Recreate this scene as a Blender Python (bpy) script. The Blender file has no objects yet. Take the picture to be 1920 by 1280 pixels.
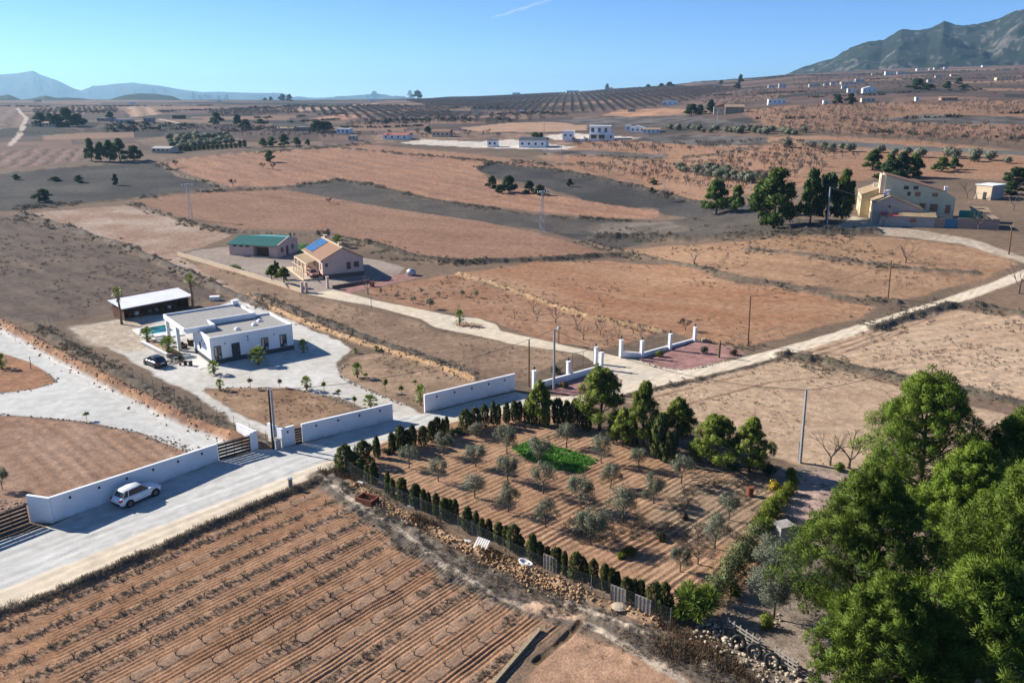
import bpy, bmesh, math, random
import numpy as np
from mathutils import Vector, Matrix
random.seed(7)
RNG = np.random.default_rng(11)
C = bpy.context.scene.collection
SC = bpy.context.scene

# ---------------------------------------------------------------- camera
CAM_H = 35.0
FPX = 1500.0                       # focal length in pixels of the 1920 wide photograph
PITCH = math.atan(455.0 / FPX)     # looking down
cam = bpy.data.cameras.new('camera')
cam.sensor_width = 36.0
cam.lens = 36.0 * FPX / 1920.0
cam.clip_start = 0.5
cam.clip_end = 30000.0
camo = bpy.data.objects.new('camera', cam)
camo.location = (0, 0, CAM_H)
camo.rotation_euler = (math.pi / 2 - PITCH, 0, 0)
C.objects.link(camo)
SC.camera = camo

# ---------------------------------------------------------------- sky, sun, exposure
SUN_EL = math.radians(30.0)
SUN_DIR = Vector((-0.92, 0.39, 0)).normalized()      # horizontal direction towards the sun
w = bpy.data.worlds.new('World')
SC.world = w
w.use_nodes = True
nt = w.node_tree
nt.nodes.clear()
sky = nt.nodes.new('ShaderNodeTexSky')
sky.sky_type = 'NISHITA'
sky.sun_disc = False
sky.sun_elevation = SUN_EL
sky.sun_rotation = math.atan2(SUN_DIR.x, SUN_DIR.y) % (2 * math.pi)
sky.altitude = 500
sky.air_density = 0.6
sky.dust_density = 0.0
sky.ozone_density = 8.0
bg = nt.nodes.new('ShaderNodeBackground')
bg.inputs['Strength'].default_value = 0.092
wo = nt.nodes.new('ShaderNodeOutputWorld')
nt.links.new(sky.outputs[0], bg.inputs[0])
nt.links.new(bg.outputs[0], wo.inputs[0])
sl = bpy.data.lights.new('sun', 'SUN')
sl.energy = 5.0
sl.angle = math.radians(0.5)
sl.color = (1.0, 0.93, 0.82)
so = bpy.data.objects.new('sun', sl)
d = -Vector((SUN_DIR.x * math.cos(SUN_EL), SUN_DIR.y * math.cos(SUN_EL), math.sin(SUN_EL)))
so.rotation_euler = d.to_track_quat('-Z', 'Y').to_euler()
so.location = (-200, 80, 200)
C.objects.link(so)
SC.view_settings.view_transform = 'Standard'
SC.view_settings.look = 'None'
SC.view_settings.exposure = 0.90
SC.view_settings.gamma = 1.0
SC.render.engine = 'CYCLES'
SC.cycles.max_bounces = 6
SC.cycles.diffuse_bounces = 3
SC.cycles.glossy_bounces = 2
SC.cycles.transmission_bounces = 3
SC.cycles.transparent_max_bounces = 4
SC.cycles.volume_bounces = 0
SC.cycles.use_denoising = True

# ---------------------------------------------------------------- numbers
def smooth(a, b, x):
    t = np.clip((x - a) / (b - a), 0, 1)
    return t * t * (3 - 2 * t)

def _hash(ix, iy, s):
    h = (ix.astype(np.int64) * 374761393 + iy.astype(np.int64) * 668265263 + s * 1442695041) & 0xffffffff
    h = ((h ^ (h >> 13)) * 1274126177) & 0xffffffff
    h = h ^ (h >> 16)
    return (h & 0xffff) / 65535.0

def vnoise(x, y, s=0):
    x = np.asarray(x, float); y = np.asarray(y, float)
    ix = np.floor(x); iy = np.floor(y)
    fx = x - ix; fy = y - iy
    fx = fx * fx * (3 - 2 * fx); fy = fy * fy * (3 - 2 * fy)
    a = _hash(ix, iy, s); b = _hash(ix + 1, iy, s); c = _hash(ix, iy + 1, s); e = _hash(ix + 1, iy + 1, s)
    return (a + (b - a) * fx) * (1 - fy) + (c + (e - c) * fx) * fy

def fbm(x, y, s=0, o=4, g=0.5):
    v = 0; a = 1; t = 0
    for k in range(o):
        v = v + a * vnoise(x * 2 ** k, y * 2 ** k, s + k * 17); t += a; a *= g
    return v / t

# ---------------------------------------------------------------- terrain
CP, SP = math.cos(PITCH), math.sin(PITCH)
def pix_dir(x, y):
    u = (x - 960.0) / FPX; v = (y - 640.0) / FPX
    return u, CP - v * SP, -(SP + v * CP)          # world direction per unit depth
def pix_theta(x, y):
    a = pix_dir(x, y)
    return math.atan2(a[0], a[1])
def pix_tan(x, y):
    a = pix_dir(x, y)
    return a[2] / math.hypot(a[0], a[1])
def prof(pts):
    return np.array([pix_theta(*p) for p in pts]), np.array([pix_tan(*p) for p in pts])
HT = prof([(0, 186), (600, 186), (900, 180), (1100, 170), (1300, 152), (1490, 140), (1700, 130), (1920, 124), (2300, 118)])
MT = prof([(1440, 150), (1480, 138), (1500, 129), (1560, 112), (1600, 92), (1630, 81), (1655, 82), (1690, 62), (1712, 62), (1745, 58),
           (1770, 46), (1792, 53), (1830, 50), (1870, 42), (1905, 27), (1925, 20), (2000, 16), (2150, 20), (2400, 50)])
LT = prof([(-500, 165), (-300, 130), (-100, 150), (0, 140), (30, 138), (62, 133), (75, 140), (110, 152), (140, 167), (152, 170),
           (175, 163), (215, 158), (250, 155), (262, 157), (300, 161), (340, 168), (380, 173), (410, 172), (460, 174), (530, 175),
           (545, 182), (600, 184), (680, 178), (705, 175), (735, 181), (760, 184), (800, 187), (900, 190)])
LH = prof([(-300, 175), (-60, 172), (0, 178), (15, 177), (40, 189), (60, 186), (85, 180), (105, 184), (150, 186), (190, 190), (215, 182),
           (232, 177), (262, 175), (300, 177), (320, 180), (345, 189), (500, 190)])

def softplus(x, k):
    z = np.clip(x / k, -30, 30)
    return np.where(x / k > 30, x, k * np.log1p(np.exp(z)))

def terr(X, Y):
    X = np.asarray(X, float); Y = np.asarray(Y, float)
    R = np.hypot(X, Y); th = np.arctan2(X, Y)
    z = 31.5 * (1 - np.exp(-softplus(R - 235, 35) / 540))
    H = np.clip(np.interp(th, HT[0], HT[1]), 0, 1)
    Rr = np.minimum(softplus(R - 320, 60), 1900)
    z = z + 1.16 * H * Rr
    t0, t1 = pix_theta(1150, 430), pix_theta(1560, 430)
    z = z + 7.0 * smooth(125, 205, R) * smooth(t0, t1, th)
    z = z + 4.5 * (fbm(X / 160, Y / 160, 5, 3) - 0.5) * smooth(330, 900, R)
    # the rocky mountain on the right, the wooded hills and the far blue range on the left
    mt = np.interp(th, MT[0], MT[1], left=-0.2)
    rid = 3300 * mt + CAM_H
    ramp = smooth(2150, 3300, R) * (1 - smooth(3300, 4800, R))
    wx, wy = 160 * (fbm(X / 420, Y / 420, 31, 3) - .5), 160 * (fbm(X / 420, Y / 420, 37, 3) - .5)
    gul = 1 - np.abs(2 * fbm((X + wx) / 330, (Y + wy) / 330, 41, 5, .52) - 1)
    mz = rid * (ramp ** 0.82)
    rough = (ramp * (1 - ramp) * 4) ** .7
    mz = mz + (rough * (gul - 0.72) * 260 + ramp * (fbm(X / 70, Y / 70, 51, 4, .6) - 0.5) * 46) * np.clip(mt * 8, 0, 1)
    z = np.where(mt > -0.1, np.maximum(z, np.where(ramp > 0, mz, -1e3)), z)
    lt = np.interp(th, LT[0], LT[1], right=-0.1)
    rl = smooth(7400, 9500, R) * (1 - smooth(9500, 12000, R))
    lz = (9500 * lt + CAM_H) * rl + rl * (1 - rl) * 4 * (fbm(th * 40, R / 900, 61, 5, .6) - 0.5) * 150
    z = np.where(rl > 0, np.maximum(z, lz), z)
    lh = np.interp(th, LH[0], LH[1], right=-0.1)
    rh = smooth(2150, 2700, R) * (1 - smooth(2700, 3400, R))
    hz = (2700 * lh + CAM_H) * rh + rh * (fbm(X / 90, Y / 90, 71, 3) - 0.5) * 14
    z = np.where(rh > 0, np.maximum(z, hz), z)
    z = z - smooth(2400, 5000, R) * 30 * (lt > -0.09) * (rl <= 0.02)
    return z

def G(x, y, h=0.0):
    """ground point seen at pixel (x, y) of the photograph; h = height above the ground there"""
    dx, dy, dz = pix_dir(x, y)
    ts = np.concatenate([np.linspace(30, 700, 500), np.geomspace(702, 11000, 500)])
    f = CAM_H + dz * ts - terr(dx * ts, dy * ts) - h
    k = np.argmax(f < 0)
    if f[k] >= 0:
        k = len(ts) - 1
        return Vector((dx * 2500, dy * 2500, float(terr(dx * 2500, dy * 2500))))
    a, b = ts[k - 1], ts[k]
    for _ in range(30):
        m = 0.5 * (a + b)
        if CAM_H + dz * m - float(terr(dx * m, dy * m)) - h < 0: b = m
        else: a = m
    t = 0.5 * (a + b)
    return Vector((dx * t, dy * t, CAM_H + dz * t - h))

def zat(x, y):
    return float(terr(x, y))
# ---------------------------------------------------------------- ground sheet: one grid fanning out from under the viewpoint
def rings():
    dep = np.radians(np.concatenate([np.linspace(60, 41.5, 60)[:-1], np.arange(41.5, 3.6, -0.052)]))
    r = CAM_H / np.tan(dep)
    far = [r[-1]]
    while far[-1] < 12200: far.append(min(far[-1] * 1.0105 + 0.4, far[-1] + (12 if 2100 < far[-1] < 3400 else 999)))
    return np.concatenate([r, far[1:]])
RR = rings()
TT = np.radians(np.concatenate([np.linspace(-70, -34, 60)[:-1], np.arange(-34, 34, 0.052), np.linspace(34, 70, 60)]))
NR, NT = len(RR), len(TT)
gx = (RR[:, None] * np.sin(TT)[None, :]).ravel()
gy = (RR[:, None] * np.cos(TT)[None, :]).ravel()
gR = np.repeat(RR, NT); gT = np.tile(TT, NR)
gz = terr(gx, gy)

def pts2(px, h=0.0):
    return np.array([tuple(G(x, y, h))[:2] for x, y in px])

def seg_dist(pl, idx, closed):
    x = gx[idx]; y = gy[idx]
    best = np.full(len(idx), 1e9); along = np.zeros(len(idx)); acc = 0.0
    n = len(pl)
    for i in range(n if closed else n - 1):
        a = pl[i]; b = pl[(i + 1) % n]
        d = b - a; L2 = max(d @ d, 1e-9)
        t = np.clip(((x - a[0]) * d[0] + (y - a[1]) * d[1]) / L2, 0, 1)
        q = (x - a[0] - t * d[0]) ** 2 + (y - a[1] - t * d[1]) ** 2
        m = q < best
        best = np.where(m, q, best); along = np.where(m, acc + t * math.sqrt(L2), along)
        acc += math.sqrt(L2)
    return np.sqrt(best), along

def inside(pl, x, y):
    r = np.zeros(len(x), bool); n = len(pl)
    for i in range(n):
        a = pl[i]; b = pl[(i + 1) % n]
        if a[1] == b[1]: continue
        c = (a[1] > y) != (b[1] > y)
        r ^= c & (x < (b[0] - a[0]) * (y - a[1]) / (b[1] - a[1]) + a[0])
    return r

def near_idx(pl, pad):
    lo = pl.min(0) - pad; hi = pl.max(0) + pad
    return np.nonzero((gx > lo[0]) & (gx < hi[0]) & (gy > lo[1]) & (gy < hi[1]))[0]

def poly_alpha(px, edge, jit, js):
    pl = pts2(px)
    idx = near_idx(pl, edge + jit + 1)
    d, _ = seg_dist(pl, idx, True)
    sd = np.where(inside(pl, gx[idx], gy[idx]), d, -d)
    if jit: sd = sd + (fbm(gx[idx] / js, gy[idx] / js, 3, 3) - 0.5) * 2 * jit
    return idx, smooth(-edge, edge, sd), sd

# --- palette (real-world base colours, linear)
SOIL_O = (.24, .137, .094); SOIL_P = (.31, .205, .145); DULL = (.215, .145, .10); DARK = (.045, .042, .040); SCRUB = (.10, .078, .058)
GRAVEL = (.50, .495, .47); BEIGE = (.57, .48, .36); REDG = (.27, .145, .13); STONE = (.44, .29, .17); DUSK = (.115, .076, .065)

col = np.zeros((len(gx), 3)); grain = np.ones(len(gx)); cls = np.zeros(len(gx), np.int16); rough = np.zeros(len(gx))
dzz = np.zeros(len(gx))
CLS = ['ground']
# default: dull scrubby ground near, a patchwork of terraced parcels far away
n1 = fbm(gx / 14, gy / 14, 1, 4); n2 = fbm(gx / 2.2, gy / 2.2, 2, 3)
base = np.array(DULL)[None] * (1 - n1[:, None]) + np.array(SCRUB)[None] * n1[:, None]
wq = fbm(gx / 300, gy / 300, 8, 3)
ss = np.log(gR) * 15 + wq * 5 + gT * 1.3
si = np.floor(ss); sf = ss - si
tcell = gT * (7 + 6 * _hash(si, si * 0, 5)) + _hash(si, si * 0, 6) * 9
ti = np.floor(tcell); tf = tcell - ti
pick = _hash(si, ti, 9)
pal = np.array([DUSK, (.10, .072, .062), (.22, .14, .10), DARK, (.17, .11, .085), (.13, .09, .075), (.09, .065, .055), (.08, .065, .055)])
pc = pal[(pick * 7.99).astype(int)] * (0.85 + 0.3 * fbm(gx / 25, gy / 25, 12, 3))[:, None]
edge = np.maximum(smooth(0.26, 0.0, sf), smooth(0.05, 0, tf) * 0.6) * (0.4 + 0.6 * vnoise(gx / 30, gy / 30, 14))
pc = pc * (1 - edge[:, None] * 0.8) + np.array((.05, .05, .042))[None] * edge[:, None] * 0.8
fw = smooth(380, 520, gR)[:, None]
col[:] = base * (1 - fw) + pc * fw

def paint(px, c1, c2, name=None, edge=0.5, jit=0.8, js=6.0, ns=9.0, furrow=None, lift=0.0, fine=0.35):
    idx, a, sd = poly_alpha(px, edge, jit, js)
    k = fbm(gx[idx] / ns, gy[idx] / ns, 21 + len(CLS), 4)
    if furrow:     # tillage drags the tones out along the rows
        A = G(*furrow[0]); B = G(*furrow[1]); dv = np.array([B.x - A.x, B.y - A.y]); dv /= np.hypot(*dv)
        l = gx[idx] * dv[0] + gy[idx] * dv[1]; s = -gx[idx] * dv[1] + gy[idx] * dv[0] + (fbm(l / 30, gx[idx] / 30, 61, 2) - .5) * ns
        k = .45 * k + .55 * fbm(l / (ns * 4), s / (ns * .28), 63 + len(CLS), 4)
    k = np.clip((k - 0.5) * 2.3 + 0.5, 0, 1)[:, None]
    f = (fbm(gx[idx] / 0.7, gy[idx] / 0.7, 5, 2) - 0.5)[:, None] * fine
    c = (np.array(c1)[None] * (1 - k) + np.array(c2)[None] * k) * (1 + f)
    if furrow:
        (p, q, sp, amp, tint) = furrow
        A = G(*p); B = G(*q)
        dv = np.array([B.x - A.x, B.y - A.y]); dv /= np.hypot(*dv); nv = np.array([-dv[1], dv[0]])
        s = (gx[idx] - A.x) * nv[0] + (gy[idx] - A.y) * nv[1]
        l = (gx[idx] - A.x) * dv[0] + (gy[idx] - A.y) * dv[1]
        s = s + (fbm(l / 9, s / 9, 33, 2) - 0.5) * sp * 0.7
        wv = np.sin(s * 2 * math.pi / sp)
        if name == 'vineyard_field': brk_v = .5 + .7 * fbm(l / 9, s / 1.2, 35, 3)
        if name == 'vineyard_field':          # a weedy strip along each vine row, plough lines between
            s0 = (gx[idx] - A.x) * nv[0] + (gy[idx] - A.y) * nv[1] + (fbm(l / 6, s / 20, 53, 2) - .5) * .35
            dr = np.abs((s0 / sp + .5) % 1 - .5) * sp
            wd = smooth(.52, .22, dr + (fbm(l / 1.2, s0 / .5, 55, 2) - .5) * .5)
            wv = wd * .9 + np.sin(dr * 2 * math.pi / .36) * (1 - wd) * (.5 + fbm(l / 4, s0 / .4, 57, 2))
            c = c * (1 - .42 * wd[:, None]) + np.array((.14, .12, .10)) * (.42 * wd[:, None])
        brk = 0.15 + 1.3 * np.clip(fbm(l / 3, s / 0.8, 35, 3) * 1.8 - .45, 0, 1)
        if name == 'vineyard_field': brk = brk_v
        dzz[idx] += a * amp * wv * brk
        c = c * (1 + tint * (np.clip(wv, -1, .6) * brk)[:, None])
    col[idx] = col[idx] * (1 - a[:, None]) + c * a[:, None]
    gr = .25 if (name or '').startswith('gravel') else 1.0
    grain[idx] = grain[idx] * (1 - a) + gr * a
    if lift: dzz[idx] += lift * smooth(0, 3.0, sd) * a
    if name:
        if name not in CLS: CLS.append(name)
        cls[idx[a > 0.5]] = CLS.index(name)

def band(px, width, c, h=0.0, jit=0.6, js=2.5, name=None, bump=0.3, c2=None):
    """an uneven strip of ground along a line: a bank, a verge, a track"""
    pl = pts2(px)
    idx = near_idx(pl, width * 2.5 + 1)
    d, al = seg_dist(pl, idx, False)
    d = d + (fbm(gx[idx] / js, gy[idx] / js, 44, 3) - 0.5) * 2 * jit
    a = smooth(width, width * 0.45, d)
    k = fbm(gx[idx] / 1.6, gy[idx] / 1.6, 46, 3)
    k = np.clip((k - .5) * 2.4 + .5, 0, 1)[:, None]
    cc = np.array(c)[None] * (1 - k) + np.array(c2 if c2 else tuple(v * 0.6 for v in c))[None] * k
    col[idx] = col[idx] * (1 - a[:, None]) + cc * a[:, None]
    dzz[idx] += smooth(width * 1.1, 0, d) * h * (0.75 + 0.5 * fbm(gx[idx] / 3, gy[idx] / 3, 47, 2)) + a * bump * (fbm(gx[idx] / 0.9, gy[idx] / 0.9, 48, 3) - 0.5)
    if name:
        if name not in CLS: CLS.append(name)
        cls[idx[a > 0.5]] = CLS.index(name)

# --- far parcels the photograph shows clearly
paint([(0, 206), (32, 204), (48, 226), (40, 238), (0, 242)], (.20, .14, .115), (.14, .10, .085), 'field', 1, 2, furrow=((0, 240), (30, 206), 14, .1, .4))
paint([(228, 199), (292, 203), (306, 214), (244, 220)], SOIL_P, (.28, .19, .14), 'field', 1, 2, furrow=((268, 200), (284, 218), 16, .1, .5))
paint([(0, 284), (50, 280), (160, 278), (165, 300), (60, 312), (0, 316)], (.19, .125, .10), (.145, .095, .08), 'field', 1, 1, furrow=((62, 284), (22, 312), 6.5, .1, .45))
paint([(250, 264), (330, 252), (440, 256), (490, 276), (400, 286), (300, 280)], (.20, .135, .10), (.15, .105, .08), 'field', 1, 2)
paint([(490, 206), (700, 194), (740, 197), (560, 210)], (.36, .24, .18), (.27, .18, .14), 'field', 1, 2)
paint([(580, 222), (650, 214), (690, 218), (640, 226)], (.42, .24, .16), SOIL_O, 'field', 1, 2)
paint([(860, 240), (960, 230), (1040, 229), (1100, 234), (1100, 244), (1040, 248), (900, 248)], SOIL_P, (.40, .25, .16), 'field', 1, 2)
paint([(700, 254), (780, 244), (860, 246), (1000, 252), (1080, 250), (1300, 258), (1500, 262), (1500, 272), (1200, 262), (1000, 274), (700, 268)], (.30, .19, .14), SCRUB, 'field', 2, 3)
paint([(1050, 226), (1130, 218), (1290, 216), (1400, 233), (1380, 238), (1200, 236), (1080, 234)], DARK, (.15, .13, .12), 'field', 1, 3)
paint([(1160, 206), (1250, 203), (1290, 205), (1284, 212), (1180, 220), (1130, 216)], SOIL_O, (.45, .26, .15), 'field', 1, 2)
paint([(1380, 208), (1500, 197), (1700, 193), (1920, 188), (2050, 188), (2050, 262), (1920, 262), (1760, 258), (1600, 250), (1440, 238)], (.27, .158, .102), (.18, .108, .074), 'field', 2, 3, ns=20)
paint([(1620, 226), (1740, 214), (1920, 220), (2000, 224), (2000, 232), (1920, 234), (1760, 232)], DARK, (.15, .135, .12), 'field', 1, 3)
paint([(1110, 262), (1300, 262), (1500, 255), (1700, 262), (1920, 284), (2050, 290), (2050, 330), (1920, 340), (1700, 330), (1500, 350), (1440, 362), (1330, 372), (1200, 340), (1060, 310), (1000, 296)], (.275, .15, .09), (.285, .175, .115), 'field', 2, 3, ns=14)
paint([(1000, 280), (1130, 282), (1260, 290), (1250, 296), (1120, 290), (1020, 288)], DARK, (.15, .13, .12), 'field', 1, 2)
paint([(1190, 256), (1300, 252), (1440, 258), (1440, 272), (1330, 274), (1200, 264)], DARK, (.14, .125, .115), 'field', 1, 2)
paint([(1500, 262), (1600, 266), (1760, 276), (1920, 284), (2050, 290), (2050, 294), (1920, 292), (1740, 284), (1580, 274), (1500, 270)], (.11, .105, .098), (.15, .14, .125), 'field', 1, 2)
paint([(680, 270), (900, 290), (1060, 310), (1200, 340), (1330, 372), (1330, 384), (1260, 370), (1130, 330), (960, 310), (890, 300), (720, 285), (640, 276)], (.30, .17, .105), SOIL_O, 'field', 1, 2)

band([(32, 203), (50, 222), (43, 238), (38, 252), (18, 274)], 2.0, (.40, .34, .28), 0, 1, 8, 'dirt_track', .1, (.42, .36, .3))
band([(300, 224), (330, 230), (352, 236)], 2.5, (.45, .36, .28), 0, .8, 8, 'dirt_track', .1, (.38, .3, .24))
# --- middle-distance fields
paint([(-60, 330), (0, 326), (150, 312), (293, 305), (330, 330), (420, 350), (345, 360), (240, 372), (120, 385), (20, 395), (-60, 398)], DARK, (.085, .075, .066), 'fallow_field', .8, 2, ns=15)
paint([(300, 308), (340, 298), (420, 290), (500, 283), (640, 277), (700, 282), (780, 292), (920, 301), (896, 318), (930, 340), (1000, 358), (1080, 372), (1180, 388), (1236, 396), (1235, 408), (1180, 411), (1090, 405), (1000, 396), (900, 384), (800, 370), (740, 356), (680, 341), (640, 336), (540, 348), (430, 352)], SOIL_O, (.33, .185, .115), 'ploughed_field', .6, 1.6, ns=10,
      furrow=((640, 300), (1200, 400), 9.0, 0.10, .10))
paint([(896, 318), (920, 306), (990, 315), (1080, 325), (1200, 352), (1280, 374), (1340, 382), (1420, 385), (1430, 425), (1300, 410), (1240, 402), (1230, 392), (1100, 376), (1040, 358), (1000, 345), (930, 335)], DARK, (.08, .072, .065), 'fallow_field', .6, 1.5, ns=12)
paint([(530, 358), (560, 350), (640, 338), (680, 343), (760, 365), (840, 382), (1000, 405), (1180, 414), (1330, 405), (1500, 410), (1620, 420), (1600, 440), (1400, 438), (1250, 446), (1140, 468), (1090, 450), (1000, 430), (860, 412), (700, 385), (620, 370)], (.066, .058, .052), (.10, .085, .072), 'fallow_field', .6, 1.6, ns=8)
paint([(1085, 428), (1140, 416), (1250, 415), (1320, 430), (1250, 438), (1130, 440)], (.2, .16, .13), (.10, .085, .072), 'fallow_field', .8, 2)
paint([(250, 377), (340, 362), (540, 356), (620, 372), (760, 395), (900, 415), (1000, 435), (1120, 470), (1136, 480), (1000, 486), (850, 490), (760, 478), (690, 452), (600, 432), (440, 428), (330, 402)], (.275, .165, .11), (.21, .115, .075), 'ploughed_field', .5, 1.2, ns=16, furrow=((300, 385), (1000, 470), 3.2, 0.06, .06))
paint([(30, 402), (235, 385), (330, 412), (440, 440), (345, 475), (330, 480), (560, 548), (640, 570), (720, 610), (560, 590), (440, 550), (330, 500), (200, 448), (90, 415)], (.36, .275, .215), (.26, .165, .115), 'fallow_field', .5, 1.4, ns=9)
paint([(-80, 402), (60, 406), (200, 458), (340, 514), (440, 560), (330, 570), (215, 585), (120, 600), (60, 606), (0, 592), (-80, 560)], (.078, .060, .050), (.145, .105, .08), 'fallow_field', .6, 1.5, ns=5, furrow=((100, 470), (350, 545), 5.5, .08, .12))
paint([(860, 512), (1000, 492), (1140, 488), (1250, 497), (1400, 528), (1560, 562), (1650, 576), (1560, 608), (1400, 648), (1330, 640), (1230, 618), (1100, 592), (1000, 556)], (.275, .14, .078), (.34, .205, .125), 'ploughed_field', .5, 1.2, ns=14, furrow=((900, 510), (1500, 590), 2.6, 0.05, .05))
paint([(1150, 468), (1250, 462), (1400, 452), (1520, 442), (1650, 446), (1800, 458), (1880, 478), (1905, 495), (1850, 520), (1690, 562), (1560, 556), (1450, 532), (1250, 492)], (.33, .205, .125), (.25, .15, .092), 'fallow_field', .6, 1.5, ns=12, furrow=((1200, 475), (1750, 540), 5.0, 0.05, .05))
paint([(1320, 510), (1480, 530), (1620, 548), (1500, 545), (1380, 530)], DARK, DULL, None, 1.5, 2.5, 4)
paint([(1490, 655), (1600, 618), (1700, 590), (1800, 582), (1960, 600), (2100, 640), (2100, 790), (1920, 748), (1800, 722), (1660, 694), (1560, 672)], (.46, .335, .23), (.39, .265, .175), 'fallow_field', .5, 1.0, ns=12, furrow=((1600, 680), (1900, 640), 2.2, 0.05, .05))
paint([(1165, 748), (1250, 722), (1330, 704), (1470, 672), (1560, 694), (1700, 726), (1920, 785), (2100, 850), (2100, 1000), (1700, 930), (1500, 872), (1430, 852), (1300, 792)], (.42, .305, .205), (.35, .24, .16), 'fallow_field', .5, 1.0, ns=10, furrow=((1250, 760), (1600, 800), 2.0, 0.05, .05))
# strip of rough grass between the two driveways, and the strip of young olives
paint([(340, 482), (470, 520), (575, 553), (690, 583), (770, 596), (815, 620), (960, 644), (1080, 664), (1010, 700), (990, 716), (900, 704), (790, 672), (690, 630), (560, 592), (450, 552)], (.265, .18, .12), (.18, .12, .082), 'fallow_field', .5, .9, ns=5)
paint([(690, 545), (760, 528), (850, 515), (1000, 560), (1100, 594), (1240, 622), (1155, 650), (1120, 655), (1000, 632), (930, 604), (870, 590), (790, 580), (700, 556)], (.31, .185, .115), (.25, .135, .08), 'fallow_field', .5, .9, ns=6)
# the properties along the road: beds of bare earth
paint([(-60, 655), (0, 658), (50, 676), (92, 702), (108, 718), (60, 730), (-60, 745)], (.30, .155, .085), (.22, .12, .075), 'garden_bed', .3, .5, ns=4)
paint([(-80, 772), (0, 776), (150, 790), (260, 812), (345, 838), (362, 850), (225, 905), (70, 962), (-80, 1000)], (.285, .185, .13), (.20, .11, .068), 'garden_bed', .35, .6, ns=7, furrow=((40, 800), (160, 900), 1.3, .05, .08))
# gravel yards and drives
paint([(-90, 560), (0, 602), (40, 630), (110, 668), (240, 742), (330, 790), (425, 818), (470, 838), (410, 870), (352, 848), (270, 812), (160, 790), (0, 776), (-90, 770), (-90, 738), (0, 738), (60, 730), (108, 716), (92, 700), (50, 676), (-20, 655), (-90, 650)], GRAVEL, (.45, .445, .42), 'gravel_driveway', .15, .15, 2)
paint([(130, 615), (210, 600), (300, 590), (380, 590), (440, 560), (520, 590), (560, 607), (640, 640), (660, 655), (640, 672), (632, 690), (650, 710), (690, 732), (760, 758), (800, 778), (735, 790), (700, 770), (660, 755), (620, 742), (560, 728), (440, 728), (385, 728), (420, 760), (470, 785), (520, 806), (505, 812), (440, 790), (380, 752), (300, 708), (220, 660)], (.52, .505, .47), (.44, .41, .36), 'gravel_yard', .3, .6, 3)
paint([(130, 612), (215, 600), (285, 602), (290, 650), (240, 660), (190, 650)], (.44, .37, .29), (.33, .26, .19), None, 1.2, 1.4, 3)
paint([(380, 732), (440, 727), (540, 728), (600, 740), (640, 758), (662, 766), (600, 782), (530, 803), (470, 785), (420, 758)], (.29, .19, .12), (.19, .115, .07), 'garden_bed', .25, .4, ns=4)
paint([(655, 672), (700, 662), (760, 668), (830, 690), (890, 706), (930, 718), (800, 762), (740, 750), (680, 726), (640, 705), (632, 690)], (.32, .22, .145), (.20, .135, .09), 'garden_bed', .25, .5, ns=5)
# yard of the pink house
paint([(335, 480), (360, 470), (430, 462), (520, 465), (600, 470), (720, 490), (760, 502), (745, 515), (680, 530), (620, 545), (580, 552), (470, 516)], (.31, .255, .215), (.25, .20, .17), 'gravel_yard', .2, .3)
paint([(552, 462), (565, 456), (590, 462), (582, 476), (556, 474)], (.035, .14, .03), (.05, .19, .04), 'lawn', .1, .1)
paint([(635, 545), (720, 520), (770, 512), (790, 520), (740, 530), (690, 540), (650, 550)], REDG, (.33, .18, .15), 'red_gravel_bed', .2, .3)
# drive to the pink house and its apron at the road
paint([(575, 552), (625, 543), (700, 562), (780, 578), (850, 592), (900, 597), (930, 608), (938, 620), (1000, 634), (1080, 652), (1132, 662), (1160, 668), (1230, 682), (1310, 690), (1200, 735), (1160, 740), (1150, 700), (1090, 664), (960, 644), (880, 626), (815, 614), (790, 598), (690, 572)], BEIGE, (.50, .44, .36), 'gravel_driveway', .2, .3)
paint([(852, 607), (868, 603), (905, 609), (900, 615), (860, 613)], (.33, .22, .14), (.25, .16, .1), 'garden_bed', .15, .2)
paint([(1195, 672), (1250, 655), (1310, 640), (1360, 647), (1400, 662), (1330, 682), (1285, 693), (1235, 688)], REDG, (.32, .18, .16), 'red_gravel_bed', .15, .2, ns=3)
paint([(1030, 730), (1065, 715), (1110, 700), (1140, 697), (1165, 712), (1150, 726), (1090, 738), (1050, 742)], REDG, (.32, .18, .16), 'red_gravel_bed', .15, .2, ns=3)
# farm track, yard of the farmhouse
paint([(1560, 428), (1600, 405), (1700, 428), (1820, 448), (1920, 482), (2000, 500), (2000, 520), (1905, 488), (1800, 458), (1700, 444), (1610, 436)], (.44, .37, .29), (.36, .29, .22), 'dirt_track', .4, .6)
# white yards round the far villas
paint([(745, 268), (800, 262), (900, 266), (960, 262), (1040, 272), (1080, 276), (1060, 281), (900, 277), (780, 271)], (.55, .50, .44), (.48, .42, .36), 'gravel_yard', 1, 1.5)
paint([(1020, 255), (1060, 250), (1110, 252), (1160, 256), (1200, 258), (1130, 263), (1040, 262)], (.57, .51, .44), (.50, .43, .36), 'gravel_yard', 1, 1.5)
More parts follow.
